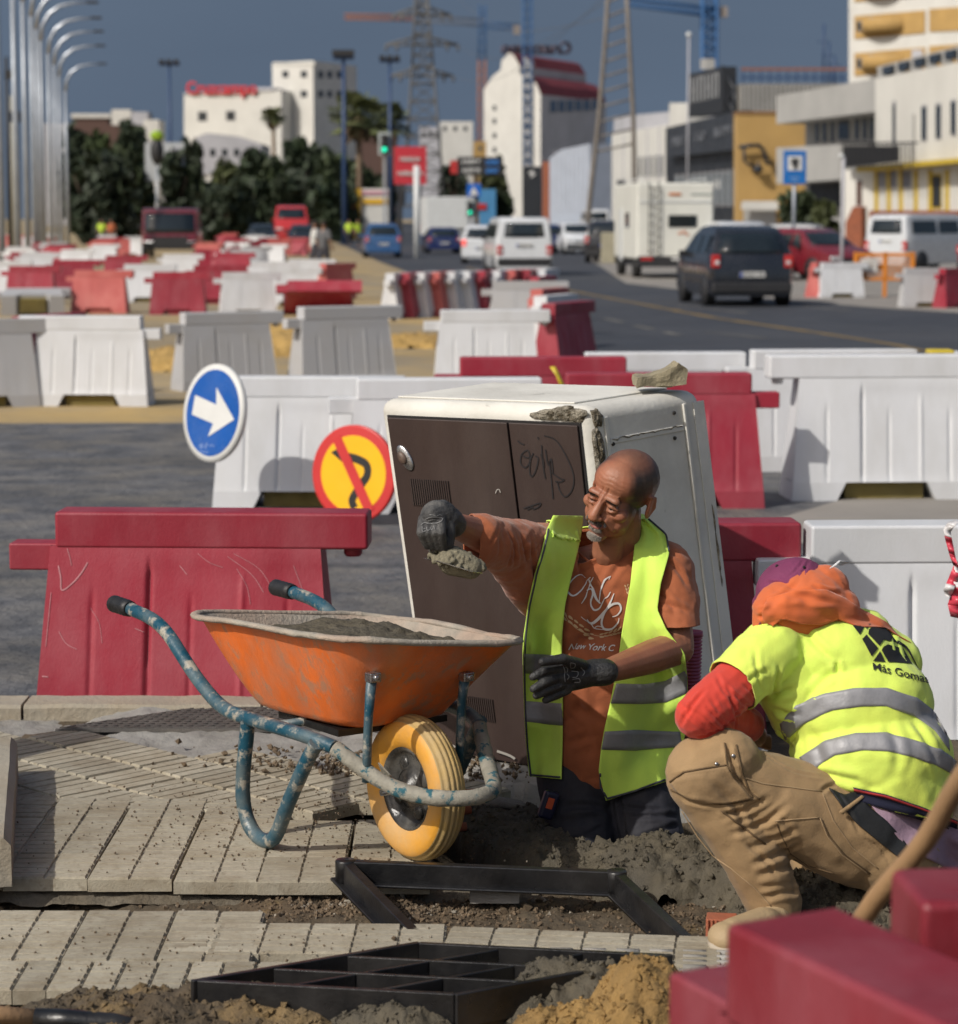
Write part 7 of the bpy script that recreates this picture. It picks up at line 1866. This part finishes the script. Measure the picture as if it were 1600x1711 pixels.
# ------------------------------------------------------------------ lattice things
def lattice(b,p0,p1,w0,w1,n,th,flat_=False,side=None):
    """square lattice between two points"""
    p0=Vector(p0);p1=Vector(p1); d=(p1-p0); ax=d.normalized(); s1=(side or (V(1,0,0) if abs(ax.x)<.7 else V(0,0,1))); s2=ax.cross(s1).normalized(); s1=s2.cross(ax).normalized()
    def c(i,k): t=i/n; w=w0+(w1-w0)*t; return p0+d*t+s1*(w/2)*(1 if k in(0,1) else -1)+s2*(w/2)*(1 if k in (0,3) else -1)
    for k in range(4):
        b.tube([c(0,k),c(n,k)],th,4)
        for i in range(n):
            a=c(i,k); e=c(i+1,(k+1)%4); b.tube([a,e],th*.6,4,cap=False); b.tube([c(i,k),c(i,(k+1)%4)],th*.6,4,cap=False)
def W(px,py,Y): return P(px,py,Y)
# tower cranes
M_COR=mat('crane_orange',(.34,.13,.05),.6); M_CBL=mat('crane_blue',(.03,.10,.24),.6); M_CGR=mat('crane_grey',(.16,.18,.22),.6)
r=empty('tower_crane',(W(805,365,620).x,620,0)); tag(r,'tower crane with orange mast and long level jib behind the silo','crane')
b=MB(); lattice(b,W(805,330,620),W(805,100,620),1.9,1.9,14,.16); att(b.build('mast',M_COR),r); b=MB(); lattice(b,W(805,100,620),W(806,8,620),1.9,1.6,6,.16); att(b.build('mast_top',M_CBL),r)
b=MB(); lattice(b,W(806,38,620),W(690,30,620),1.7,1.4,12,.13); att(b.build('jib',M_CGR),r); b=MB(); lattice(b,W(690,30,620),W(575,28,620),1.4,1.2,12,.13); att(b.build('jib_tip',M_COR),r)
b=MB(); lattice(b,W(806,42,620),W(868,46,620),1.5,1.3,5,.13); att(b.build('counter_jib',M_CBL),r); b=MB(); b.box(W(863,50,620),(1.8,1.5,2.2)); att(b.build('counterweight',mat('cw_grey',(.25,.22,.2),.8)),r)
r=empty('tower_crane',(W(881,365,420).x,420,0)); tag(r,'blue lattice crane mast rising in front of the malt house gable','crane'); b=MB(); lattice(b,W(881,330,420),W(881,-60,420),1.5,1.5,26,.13); att(b.build('mast',M_CBL),r); b=MB(); lattice(b,W(780,-40,420),W(1040,-50,420),1.2,1.0,16,.1); att(b.build('jib',M_CBL),r)
r=empty('tower_crane',(W(1185,365,300).x,300,0)); tag(r,'blue tower crane with a short jib above the black building','crane')
b=MB(); lattice(b,W(1185,330,300),W(1185,-6,300),1.7,1.7,20,.20); att(b.build('mast',M_CBL),r); b=MB(); lattice(b,W(1050,2,300),W(1200,22,300),1.0,1.0,14,.13); att(b.build('jib',M_CBL),r); b=MB(); b.box(W(1209,20,300),(.9,.8,1.3)); att(b.build('counterweight',mat('cw_grey',(.25,.22,.2),.8)),r)
# pylons
r=empty('power_pylon',(W(705,365,330).x,330,0)); tag(r,'tall lattice power pylon with three cross arms behind the palm trees','pylon')
b=MB(); lattice(b,W(708,345,330),W(706,110,330),5.6,2.8,8,.14); lattice(b,W(706,110,330),W(704,-15,330),2.8,1.6,7,.13); att(b.build('tower',M_PYL),r)
for y_,hw_ in ((22,48),(72,60),(124,52)):
    b=MB(); 
    for s in (-1,1):
        tip=W(705+s*hw_,y_+3,330); b.tube([W(705,y_-14,330),tip],.16,4); b.tube([W(705,y_+3,330),tip],.16,4); 
        for q in range(1,4): b.tube([W(705+s*hw_*q/4,y_+3,330),W(705+s*hw_*(q-.6)/4,y_-14+17*(q-.6)/4,330)],.1,4)
        for t_ in (.7,1.0): b.tube([W(705+s*hw_*t_,y_+3,330),W(705+s*hw_*t_,y_+13,330)],.18,5)
    att(b.build('cross_arm',M_PYL),r)
r=empty('lattice_mast',(W(1025,365,140).x,140,0)); tag(r,'near lattice mast of two rusty legs with slanting braces rising out of the frame','pylon')
Lg=[(979,418),(985,335),(1000,200),(1010,80),(1016,-20)]; Rg=[(1062,418),(1060,320),(1058,200),(1052,90),(1046,-20)]
M_LEG=mat('rusty_leg',(.17,.15,.13),.8,.2,2)
for q in (Lg,Rg): b=MB(); b.tube([W(*p,140) for p in q],[.17,.17,.15,.14,.13],6); att(b.build('mast_leg',M_LEG),r)
def ipl(q,y): 
    for i in range(len(q)-1):
        if q[i][1]>=y>=q[i+1][1]: t=(q[i][1]-y)/(q[i][1]-q[i+1][1]); return q[i][0]+(q[i+1][0]-q[i][0])*t
    return q[-1][0]
for y_ in range(-10,260,25): b=MB(); b.tube([W(ipl(Lg,y_+14),y_+14,140),W(ipl(Rg,y_),y_,140)],.065,5); att(b.build('brace',M_LEG),r)
# overhead wires
for k,(a,c,lab) in enumerate([((757,-12),(1010,30),'overhead power line from the pylon, upper'),((763,75),(1012,2),'overhead power line from the pylon, middle'),((757,127),(1014,-10),'overhead power line from the pylon, lower')]):
    p=W(*a,330); q=W(*c,140); b=MB(); b.tube([p.lerp(q,i/12)-V(0,0,2.5*math.sin(math.pi*i/12)) for i in range(13)],.02,4); o=b.build('power_line',M_PYL); tag(o,lab+' wire crossing the sky','wire')
# lamp posts on the left
LP=[(8,80,None),(35,90,None),(51,96,None),(64,103,None),(72,110,-12),(79,117,12),(91,126,38),(100,135,60),(108,146,83),(118,163,112)]
nth=['at the left edge, its head above the photo','second from the left edge','third from the left edge','fourth from the left edge','fifth from the left, its arm leaving the photo at the top','sixth from the left, its arm curving under the top edge','seventh from the left, its arm below the topmost one','eighth from the left in the curving row','ninth from the left in the curving row','last and lowest of the curving row']
for i,(px,Y,_) in enumerate(LP):
    x=(px-800)/FP*Y*1.0; r=empty('street_lamp',(x,Y,0)); tag(r,'tall galvanised street lamp, '+nth[i],'street lamp','street lamps along the left side')
    Hh=12.0
    MB().tube([(0,0,0),(0,0,5),(0,0,10.2)],[.125,.11,.095],12).build('pole',M_STEEL,r)
    MB().tube([(0,0,10.2),(.10,0,10.9),(.42,0,11.45),(.95,0,11.82),(1.6,0,11.97),(2.3,0,12.0)],[.095,.09,.08,.065,.05,.045],12).build('arm',mat('arm_steel',(.45,.48,.52),.3,.05,2,metal=.7),r)
    MB().box((2.5,0,12.0),(.55,.26,.12)).build('lamp_head',M_BLK,r,bev=.03)
for px,py0,Y,m_,lab in ((22,95,140,M_BLK,'dark thin utility pole between the lamp posts at the left'),(30,160,118,mat('beige_pole',(.3,.28,.22),.7),'pale pole between the lamp posts at the left')):
    x=(px-800)/FP*Y; z1=P(px,py0,Y).z; r=empty('utility_pole',(x,Y,0)); tag(r,lab,'pole'); MB().tube([(0,0,0),(0,0,z1)],[.14,.09],8).build('pole',m_,r); MB().box((.15,0,z1-1),(.5,.2,.5)).build('fitting',M_BLK,r)
for px,py0,Y,lab in ((290,107,260,'blue floodlight mast left of the red lettering'),(577,95,170,'blue floodlight mast in front of the palm trees'),(653,101,230,'blue floodlight mast left of the lattice pylon')):
    x=(px-800)/FP*Y; z1=P(px,py0,Y).z; r=empty('floodlight_mast',(x,Y,0)); tag(r,lab,'mast'); MB().tube([(0,0,0),(0,0,z1)],[.20 if Y<200 else .26,.12],10).build('pole',M_BLP,r); b=MB(); b.box((0,0,z1),(34*Y/FP,.5,.35)); b.build('crossbar',M_BLP,r)
    for s in (-1,0,1): MB().box((s*12*Y/FP,-.3,z1+.25),(.5,.4,.4)).build('floodlight',M_BLK,r)
x=(697-800)/FP*112; r=empty('white_pole',(x,112,0)); tag(r,'thin white pole standing before the red sign','pole'); MB().tube([(0,0,0),(0,0,P(697,277,112).z)],.15,10).build('pole',MWH2,r)
x=(1145-800)/FP*160; r=empty('antenna_pole',(x,160,0)); tag(r,'thin pole with a pale globe above the office roof','pole'); MB().tube([(0,0,0),(0,0,P(1145,62,160).z)],.06,8).build('pole',M_GW,r); MB().ell((0,0,P(1145,58,160).z),.18).build('globe',MWH2,r)
x=(1403-800)/FP*62; r=empty('pole',(x,62,0)); tag(r,'slim grey pole with a small lamp before the dark balcony','pole'); MB().tube([(0,0,0),(0,0,P(1400,262,62).z)],.045,8).build('pole',M_GW,r); MB().ell((-.06,0,P(1400,261,62).z),.07).build('lamp',MWH2,r)
for k,(px,py) in enumerate(((1367,40),(1376,72),(1386,95))):
    x=(px-800)/FP*325; r=empty('roof_antenna',(x,325,P(px,140,325).z)); tag(r,['tallest','middle','lowest'][k]+' thin antenna on the ribbed concrete roof','antenna'); MB().tube([(0,0,0),(0,0,P(px,py,325).z-r.location.z)],.14,6).build('mast',M_BLP,r); MB().box((0,0,(P(px,py,325).z-r.location.z)*.7),(1.8,.1,.12)).build('cross_rod',M_BLP,r)
# signs
x=(1322-800)/FP*75; zs0,zs1=P(1322,308,75).z,P(1322,252,75).z
r=empty('bus_sign',(x,75,0)); tag(r,'blue rectangular bus stop sign with a white square and black pictogram','sign'); MB().tube([(0,0,0),(0,0,zs1-.05)],.055,10).build('post',M_STEEL,r)
MB().box((0,-.07,(zs0+zs1)/2),(.70,.03,zs1-zs0)).build('panel',mat('bus_blue',(.008,.13,.42),.4),r,bev=.02)
MB().box((0,-.09,zs1-.38),(.44,.01,.44)).build('square',M_PLT,r); b=MB(); b.box((0,-.10,zs1-.33),(.23,.01,.20)); b.box((.02,-.10,zs1-.49),(.13,.01,.13)); b.build('pictogram',M_DRK,r)['kind']='stuff'
b=MB(); 
for k in range(5): b.box((-.12+.06*k,-.09,zs0+.2),(.03,.01,.05)); b.box((-.06+.04*k,-.09,zs0+.1),(.02,.01,.05)) if k<4 else None
b.build('small_print',mat('print_pale',(.25,.4,.6),.5),r)['kind']='stuff'
def glyphs(b,f,x0,y0,x1,h,n,off,rg):
    for k in range(n):
        x=x0+(x1-x0)*k/n; w_=(x1-x0)/n
        b.prism([f.pt(*p,off) for p in rect(x,y0,x+w_*.3,y0+h)],(0,0,0),-f.n*.05)
        yy=y0+rg.choice((0,.4,.8))*h; b.prism([f.pt(*p,off) for p in rect(x+w_*.3,yy,x+w_*.78,yy+h*.25)],(0,0,0),-f.n*.05)
        if rg.random()<.6: b.prism([f.pt(*p,off) for p in rect(x+w_*.55,y0+h*.2,x+w_*.8,y0+h)],(0,0,0),-f.n*.05)
rg=random.Random(9)
f=Fac(658,150,713,150); r=bld('red_sign','red sign board with two lines of white lettering behind the white pole','sign',686,150)
vol(r,'panel',f,rect(658,245,712,308),.3,mat('board_red',(.46,.025,.04),.5)); b=MB(); glyphs(b,f,668,262,702,7,8,.06,rg); glyphs(b,f,664,286,708,7,10,.06,rg); o=att(b.build('lettering',M_PLT),r); o['kind']='stuff'
vol(r,'totem_leg',f,rect(664,308,672,400),.4,M_BLK); vol(r,'totem_leg',f,rect(690,308,704,400),.4,M_BLK)
f=Fac(765,170,840,170); r=bld('price_sign','dark price sign with white and blue figures','sign',800,170); vol(r,'panel',f,rect(764,262,840,293),.4,M_BLK); b=MB(); glyphs(b,f,772,266,804,8,5,.1,rg); glyphs(b,f,773,281,803,7,4,.1,rg); att(b.build('white_figures',M_PLT),r)['kind']='stuff'; b=MB(); glyphs(b,f,812,267,834,8,4,.1,rg); glyphs(b,f,812,281,834,8,4,.1,rg); att(b.build('blue_figures',mat('figure_blue',(.05,.22,.6),.5)),r)['kind']='stuff'; vol(r,'post',f,rect(792,293,798,400),.3,M_BLK,off=-.1); vol(r,'red_end',f,rect(752,268,764,290),.3,CRD)
f=Fac(873,135,905,135); r=bld('totem','black totem sign beside the small delivery van','sign',889,135); vol(r,'column',f,rect(873,278,905,400),.6,M_BK); b=MB(); b.prism([f.pt(*p,.06) for p in ((882,288),(892,284),(890,290),(896,290),(886,298),(888,292))],(0,0,0),-f.n*.1); att(b.build('emblem',M_PLT),r)
f=Fac(780,140,830,140); r=bld('crossing_sign','blue square crossing sign with a white triangle','sign',791,140); vol(r,'panel',f,rect(780,307,803,329),.1,mat('sign_blue2',(.01,.12,.5),.4)); vol(r,'triangle',f,[(784,326),(791,311),(799,326)],.05,M_PLT,off=.06); vol(r,'post',f,rect(790,329,793,400),.1,M_STEEL,off=-.1)
r=bld('shop_front','pale blue shop front behind the crossing sign','building',815,175); f=Fac(798,175,850,175); vol(r,'wall',f,rect(800,316,828,400),5,mat('pale_blue_wall',(.06,.22,.42),.6)); vol(r,'red_band',f,rect(790,340,812,350),.2,CRD,off=.1)
# filling station
r=bld('filling_station','filling station kiosk with a yellow pillar, white fascia and orange canopy','building',610,190); f=Fac(545,190,650,190)
vol(r,'kiosk',f,rect(598,315,648,400),5,M_WW); vol(r,'yellow_pillar',f,rect(589,315,603,400),5,mat('shell_yellow',(.62,.36,.02),.5),off=.2); vol(r,'red_stripe',f,rect(604,319,647,325),.1,mat('stripe_pink',(.5,.25,.3),.5),off=.1); vol(r,'yellow_stripe',f,rect(606,332,647,341),.1,mat('shell_yellow',(.62,.36,.02),.5),off=.1); vol(r,'canopy',f,rect(545,343,592,350),4,mat('canopy_orange',(.6,.15,.03),.5),off=.3); vol(r,'canopy_post',f,rect(578,350,590,400),.4,mat('canopy_orange',(.6,.15,.03),.5))
# traffic lights
def tlight(px,py0,py1,Y,label,lit=True,arm=True):
    r=bld('traffic_light',label,'traffic light',px,Y); f=Fac(px-20,Y,px+20,Y); h=py1-py0; w_=h*.27
    vol(r,'backboard',f,rect(px-w_,py0,px+w_,py1),.05,mat('board_pale',(.38,.42,.42),.5)); vol(r,'housing',f,rect(px-w_*.6,py0+h*.1,px+w_*.6,py1-h*.1),.25,M_BLK,off=.2)
    for k in range(3):
        c=f.pt(px,py0+h*(.24+.26*k),.24); b=MB(); b.lathe([(0,0),(.11*h/36*Y/120,0),(.11*h/36*Y/120,-.03)],c,f.n,14); att(b.build('lens',emis('green_lit',(.0,.8,.45),1.3) if k==2 and lit else M_BLK,r),r)
    vol(r,'post',f,rect(px-2,py1,px+2,420),.15,M_STEEL,off=-.1); return r
tlight(642,221,259,120,'traffic light showing green on a pale backboard, left of the red sign'); tlight(785,334,362,135,'low traffic light showing green under the crossing sign')
# billboard and wrapped traffic light
r=bld('billboard','blank white board on two posts behind the red lorry','board',274,190); f=Fac(242,190,308,190); vol(r,'board',f,rect(242,238,307,302),.3,mat('board_white',(.42,.44,.45),.6)); vol(r,'post',f,rect(270,302,277,400),.4,M_LG,off=-.1); vol(r,'pillar',f,rect(262,340,298,400),2,M_LG,off=-.2); vol(r,'label_strip',f,rect(284,245,303,260),.1,M_GW,off=.05)
r=bld('traffic_light','traffic light wrapped in a black bag with a lime green top, before the white board','traffic light',262,150); c=P(262,253,150)
b=MB(); b.ell(c,(.42,.42,.85),n=14,m=10); att(b.build('black_bag',M_BLK),r); b=MB(); b.ell(P(262,227,150),(.42,.4,.32),n=12,m=8); att(b.build('lime_top',mat('lime_tape',(.35,.55,.03),.6)),r); b=MB(); b.tube([P(262,275,150),P(262,410,150)],.06,8); att(b.build('post',M_STEEL),r)
# ------------------------------------------------------------------ trees
M_TRK=mat('bark',(.075,.055,.04),.9,.3,4); 
def leafmat(n,c): return mat('foliage_'+n,c,.7,.45,.6,rnd_amt=.25,dirt=(c[0]*1.9,c[1]*1.8,c[2]*1.4),dirt_amt=.5,dirt_scale=.5)
LM=[leafmat('dark',(.018,.030,.013)),leafmat('mid',(.030,.046,.017)),leafmat('olive',(.045,.055,.018))]
def tree(name,px,pt_,wpx,Y,m,label,seed,hfrac=.75,n=900,ls=.45,cat='tree',pbase=None):
    rg=random.Random(seed); ztop=P(px,pt_,Y).z; x=(px-800)/FP*Y; r=empty(name,(x,Y,0)); tag(r,label,cat,'dark trees before the brewery' if name=='broadleaf_tree' else None)
    rw=wpx/2*Y/FP; hc=ztop*hfrac; cz_=ztop-hc/2
    b=MB(); 
    if name!='bush':
        b.tube([(0,0,-.2),(.1,0,ztop*.3),(-.1,.1,ztop*.6)],[.35,.26,.12],8)
        for k in range(5): a=k*1.3+seed; b.tube([(0,0,ztop*(.25+.05*k)),(math.cos(a)*rw*.35,math.sin(a)*rw*.35,ztop*(.45+.06*k)),(math.cos(a)*rw*.6,math.sin(a)*rw*.6,ztop*(.6+.05*k))],[.16,.1,.04],6)
        b.build('trunk',M_TRK,r)
    b=MB(); cl_=[]
    for k in range(24):
        u=Vector((rg.gauss(0,1),rg.gauss(0,1),rg.gauss(0,1))).normalized()*rg.uniform(.45,.78); cl_.append((V(u.x*rw,u.y*rw,cz_+math.copysign(abs(u.z)**.7,u.z)*hc/2*.95),rg.uniform(.25,.42)))
    for i in range(n):
        c,s_=rg.choice(cl_); d=Vector((rg.gauss(0,1),rg.gauss(0,1),rg.gauss(0,1))).normalized()*rg.uniform(.55,1.05)*s_
        p=c+V(d.x*rw,d.y*rw,d.z*hc/2*1.0); 
        if p.z>ztop: p.z=ztop-rg.random()*.5
        q=Euler((rg.random()*6,rg.random()*6,rg.random()*6)).to_matrix(); L=ls*rg.uniform(.6,1.4)
        b.add([p+q@V(-L,-L*.5,0),p+q@V(L,-L*.6,L*.2),p+q@V(L*.7,L*.6,0),p+q@V(-L*.6,L*.5,-L*.2)],[(0,1,2,3)])
    b.build('crown',m,r,fix=False); return r
TR=[(232,215,70,230,0),(180,255,110,170,0),(300,250,80,190,0),(375,310,110,180,0),(560,300,90,190,0),(135,200,60,260,0),(175,208,70,250,1),(215,205,60,270,0),(150,235,90,200,0),(210,245,80,190,1),(322,232,50,240,0),(335,300,70,200,1),(385,262,60,260,2),(425,245,70,250,0),(462,265,60,240,1),(500,232,70,250,0),(535,222,70,260,0),(560,240,60,240,1),(500,280,110,200,0),(420,300,100,200,0),(600,270,60,280,1),(640,290,50,300,0),(825,262,50,300,2),(835,320,40,180,1),(760,270,60,330,0)]
side_=['dark tree behind the wrapped traffic light','broad dark tree between the last lamp post and the red lorry','dark tree rising behind the red lorry roof','low broad tree between the lorry and the annex','low broad tree left of the blue mast foot','leftmost of the dark trees behind the lamp posts','second dark tree from the lamp posts','third dark tree from the lamp posts, left of the white board','nearer broad tree filling the gap behind the last lamp post','nearer tree left of the wrapped traffic light','narrow tree between the white board and the annex','low round tree right of the white board','olive green tree below the brewery windows','dark tree before the brewery annex','tree under the small palm','dark tree at the foot of the brewery tower','dark tree right of the brewery tower','tree left of the blue mast','nearer broad tree mass above the red and white van','nearer broad tree above the dark cars','tree behind the big palm trunks','tree left of the red sign','green tree at the foot of the white malt house','bushy tree left of the black totem','tree behind the red sign']
for i,(px,pt_,wp,Y,k) in enumerate(TR): tree('broadleaf_tree',px,pt_,wp,Y,LM[k],side_[i],i+1,hfrac=1.0,n=1500,ls=.42)
tree('bush',1340,318,95,150,LM[1],'rounded dark bush under the bus stop sign by the ochre building',50,hfrac=1.0,n=1800,ls=.20,cat='bush')
tree('bush',1375,330,50,148,LM[2],'olive bush right of the bus stop sign',51,hfrac=1.0,n=900,ls=.20,cat='bush')
def palm(px,pt_,Y,crown_px,label,seed):
    rg=random.Random(seed); x=(px-800)/FP*Y; zt=P(px,pt_,Y).z; r=empty('palm_tree',(x,Y,0)); tag(r,label,'palm tree'); cr=crown_px*Y/FP; zc=zt-cr*.8
    MB().tube([(0,0,0),(.15,0,zc*.5),(0,0,zc)],[.45,.32,.30],10).build('trunk',mat('palm_trunk',(.17,.12,.08),.9,.25,3),r)
    b=MB(); 
    for k in range(60):
        a=rg.random()*6.28; el=rg.uniform(-1.2,-.55); d=V(math.cos(a)*math.cos(el),math.sin(a)*math.cos(el),math.sin(el)); L=cr*.8*rg.uniform(.5,1); s=d.cross(V(0,0,1)).normalized()*.12
        p0=V(0,0,zc-.1); b.grid([[p0-s,p0+s],[p0+d*L*.5-s*3,p0+d*L*.5+s*3],[p0+d*L-s*2-V(0,0,L*.3),p0+d*L+s*2-V(0,0,L*.3)]])
    b.build('dead_skirt',mat('palm_skirt',(.16,.11,.06),.9),r,fix=False)
    b=MB()
    for k in range(420):
        d=Vector((rg.gauss(0,1),rg.gauss(0,1),rg.gauss(0,1))).normalized()*cr*rg.uniform(.3,.8); d.z*=.75; s=d.cross(V(0,0,1)).normalized()*.22; o_=V(0,0,zc+.2)+d; b.add([o_-s*.5,o_+d*.30-s*.2-V(0,0,.3),o_+d*.32+s*.2-V(0,0,.3),o_+s*.5],[(0,1,2,3)])
    b.build('leaflets',mat('palm_leaf',(.085,.10,.035),.6,.5,1),r,fix=False)['kind']='stuff'
    for k in range(46):
        a=rg.random()*6.28; el=rg.uniform(-.5,1.3); d=V(math.cos(a)*math.cos(el),math.sin(a)*math.cos(el),math.sin(el)); L=cr*rg.uniform(.8,1.1); s=d.cross(V(0,0,1)); s=s.normalized() if s.length>.1 else V(1,0,0); b=MB()
        stem=[V(0,0,zc)+d*L*t-V(0,0,L*.35*t*t) for t in (0,.3,.55,.75)]
        b.tube(stem,.05,4)
        for q in range(13):      # fan leaf
            an=(q-6)/6*1.25; tip=stem[-1]+(d*math.cos(an)+s*math.sin(an))*L*.42-V(0,0,L*.12+.05*abs(q-6)*L*.1); m_=stem[-1].lerp(tip,.5); w_=s.cross(d).normalized()*.0+(s*math.cos(an)-d*math.sin(an))*L*.075
            b.add([stem[-1],m_-w_,tip,m_+w_],[(0,1,2,3)])
        b.build('frond',mat('palm_frond',(.10,.115,.045),.6,.3,1,rnd_amt=.3),r,fix=False)
palm(600,150,250,52,'tall fan palm right of the brewery tower',61); palm(643,166,262,44,'second tall fan palm, just left of the lattice pylon',62); palm(460,176,380,22,'small palm in front of the brewery hall',63)
# ------------------------------------------------------------------ people far off
def passer(px,py,label,top,bot,skin=(.3,.16,.1),H=1.72,lean=0,seed=0,hat=None):
    g=G(px,py); r=empty('person',tuple(g)); tag(r,label,'person'); k=H/1.72
    b=MB(); b.cap((0,0,1.50),.05,(0,0,1.62),.075); b.ell((0,0,1.61),(.078,.095,.115),n=14,m=10); b.cap((0,0,1.50),.05,(0,0,1.36),.07); b.cap((0,0,1.36),.10,(0,0,1.0),.10)
    for s in (-1,1):
        b.cap((0,0,1.38),.06,(s*.17,0,1.40),.055); b.cap((s*.18,0,1.39),.05,(s*.25,.02,1.12),.042); b.cap((s*.25,.02,1.12),.04,(s*.25,-.10,.88),.03); b.cap((s*.25,-.10,.88),.035,(s*.25,-.13,.80),.025)
        b.cap((0,0,1.0),.10,(s*.09,0,.92),.09); b.cap((s*.09,0,.92),.085,(s*.10,s*.08,.50),.06); b.cap((s*.10,s*.08,.50),.055,(s*.10,s*.12,.09),.04); b.cap((s*.10,s*.12,.06),.04,(s*.10,s*.12-.13,.045),.035)
    blob('body',b,mat('far_skin',skin,.6),.022,2,r)
    b=MB(); b.ell((0,0,1.22),(.20,.14,.22),n=16,m=10); b.cap((-.17,0,1.40),.075,(.17,0,1.40),.075); b.cap((0,0,1.1),.155,(0,0,.95),.16)
    for s in (-1,1): b.cap((s*.19,0,1.38),.068,(s*.25,.01,1.18),.065)
    blob('shirt',b,top,.024,2,r)
    b=MB()
    for s in (-1,1): b.cap((s*.05,0,.94),.13,(s*.09,0,.85),.115); b.cap((s*.09,0,.85),.11,(s*.10,s*.08,.50),.075); b.cap((s*.10,s*.08,.50),.072,(s*.10,s*.12,.14),.055)
    blob('trousers',b,bot,.024,2,r)
    b=MB(); b.ell((0,.015,1.65),(.083,.095,.095),n=14,m=10); b.build('hair',hat or mat('far_hair',(.03,.02,.015),.7),r)
    r.scale=(k,k,k); return r
FG=mat('far_grey_shirt',(.10,.10,.105),.8); FD=mat('far_dark_trousers',(.04,.04,.05),.8); FW=mat('far_white_shirt',(.5,.5,.48),.8); FH=mat('far_hivis',(.45,.62,.05),.8); FR_=mat('far_red_shirt',(.45,.04,.04),.8); FJ=mat('far_jeans',(.06,.10,.18),.8)
passer(541,462,'pedestrian in a grey shirt walking behind the barriers at the road corner',FG,FD,seed=1).rotation_euler=(0,0,2.6)
passer(526,458,'pedestrian in a white shirt beside the one in grey at the road corner',FW,FD).rotation_euler=(0,0,1.9)
passer(583,411,'roadworker in a bright yellow top, left one of the far pair',FH,FD); passer(598,413,'roadworker in a bright yellow top with dark trousers, right one of the far pair',FH,FD).rotation_euler=(0,0,.8)
passer(706,415,'person in a red top and jeans right of the thin white pole',FR_,FJ)
passer(170,412,'roadworker in a lime top among the far barriers',FH,FD); passer(186,413,'roadworker in an orange top among the far barriers',mat('far_orange',(.4,.11,.04),.8),FD)
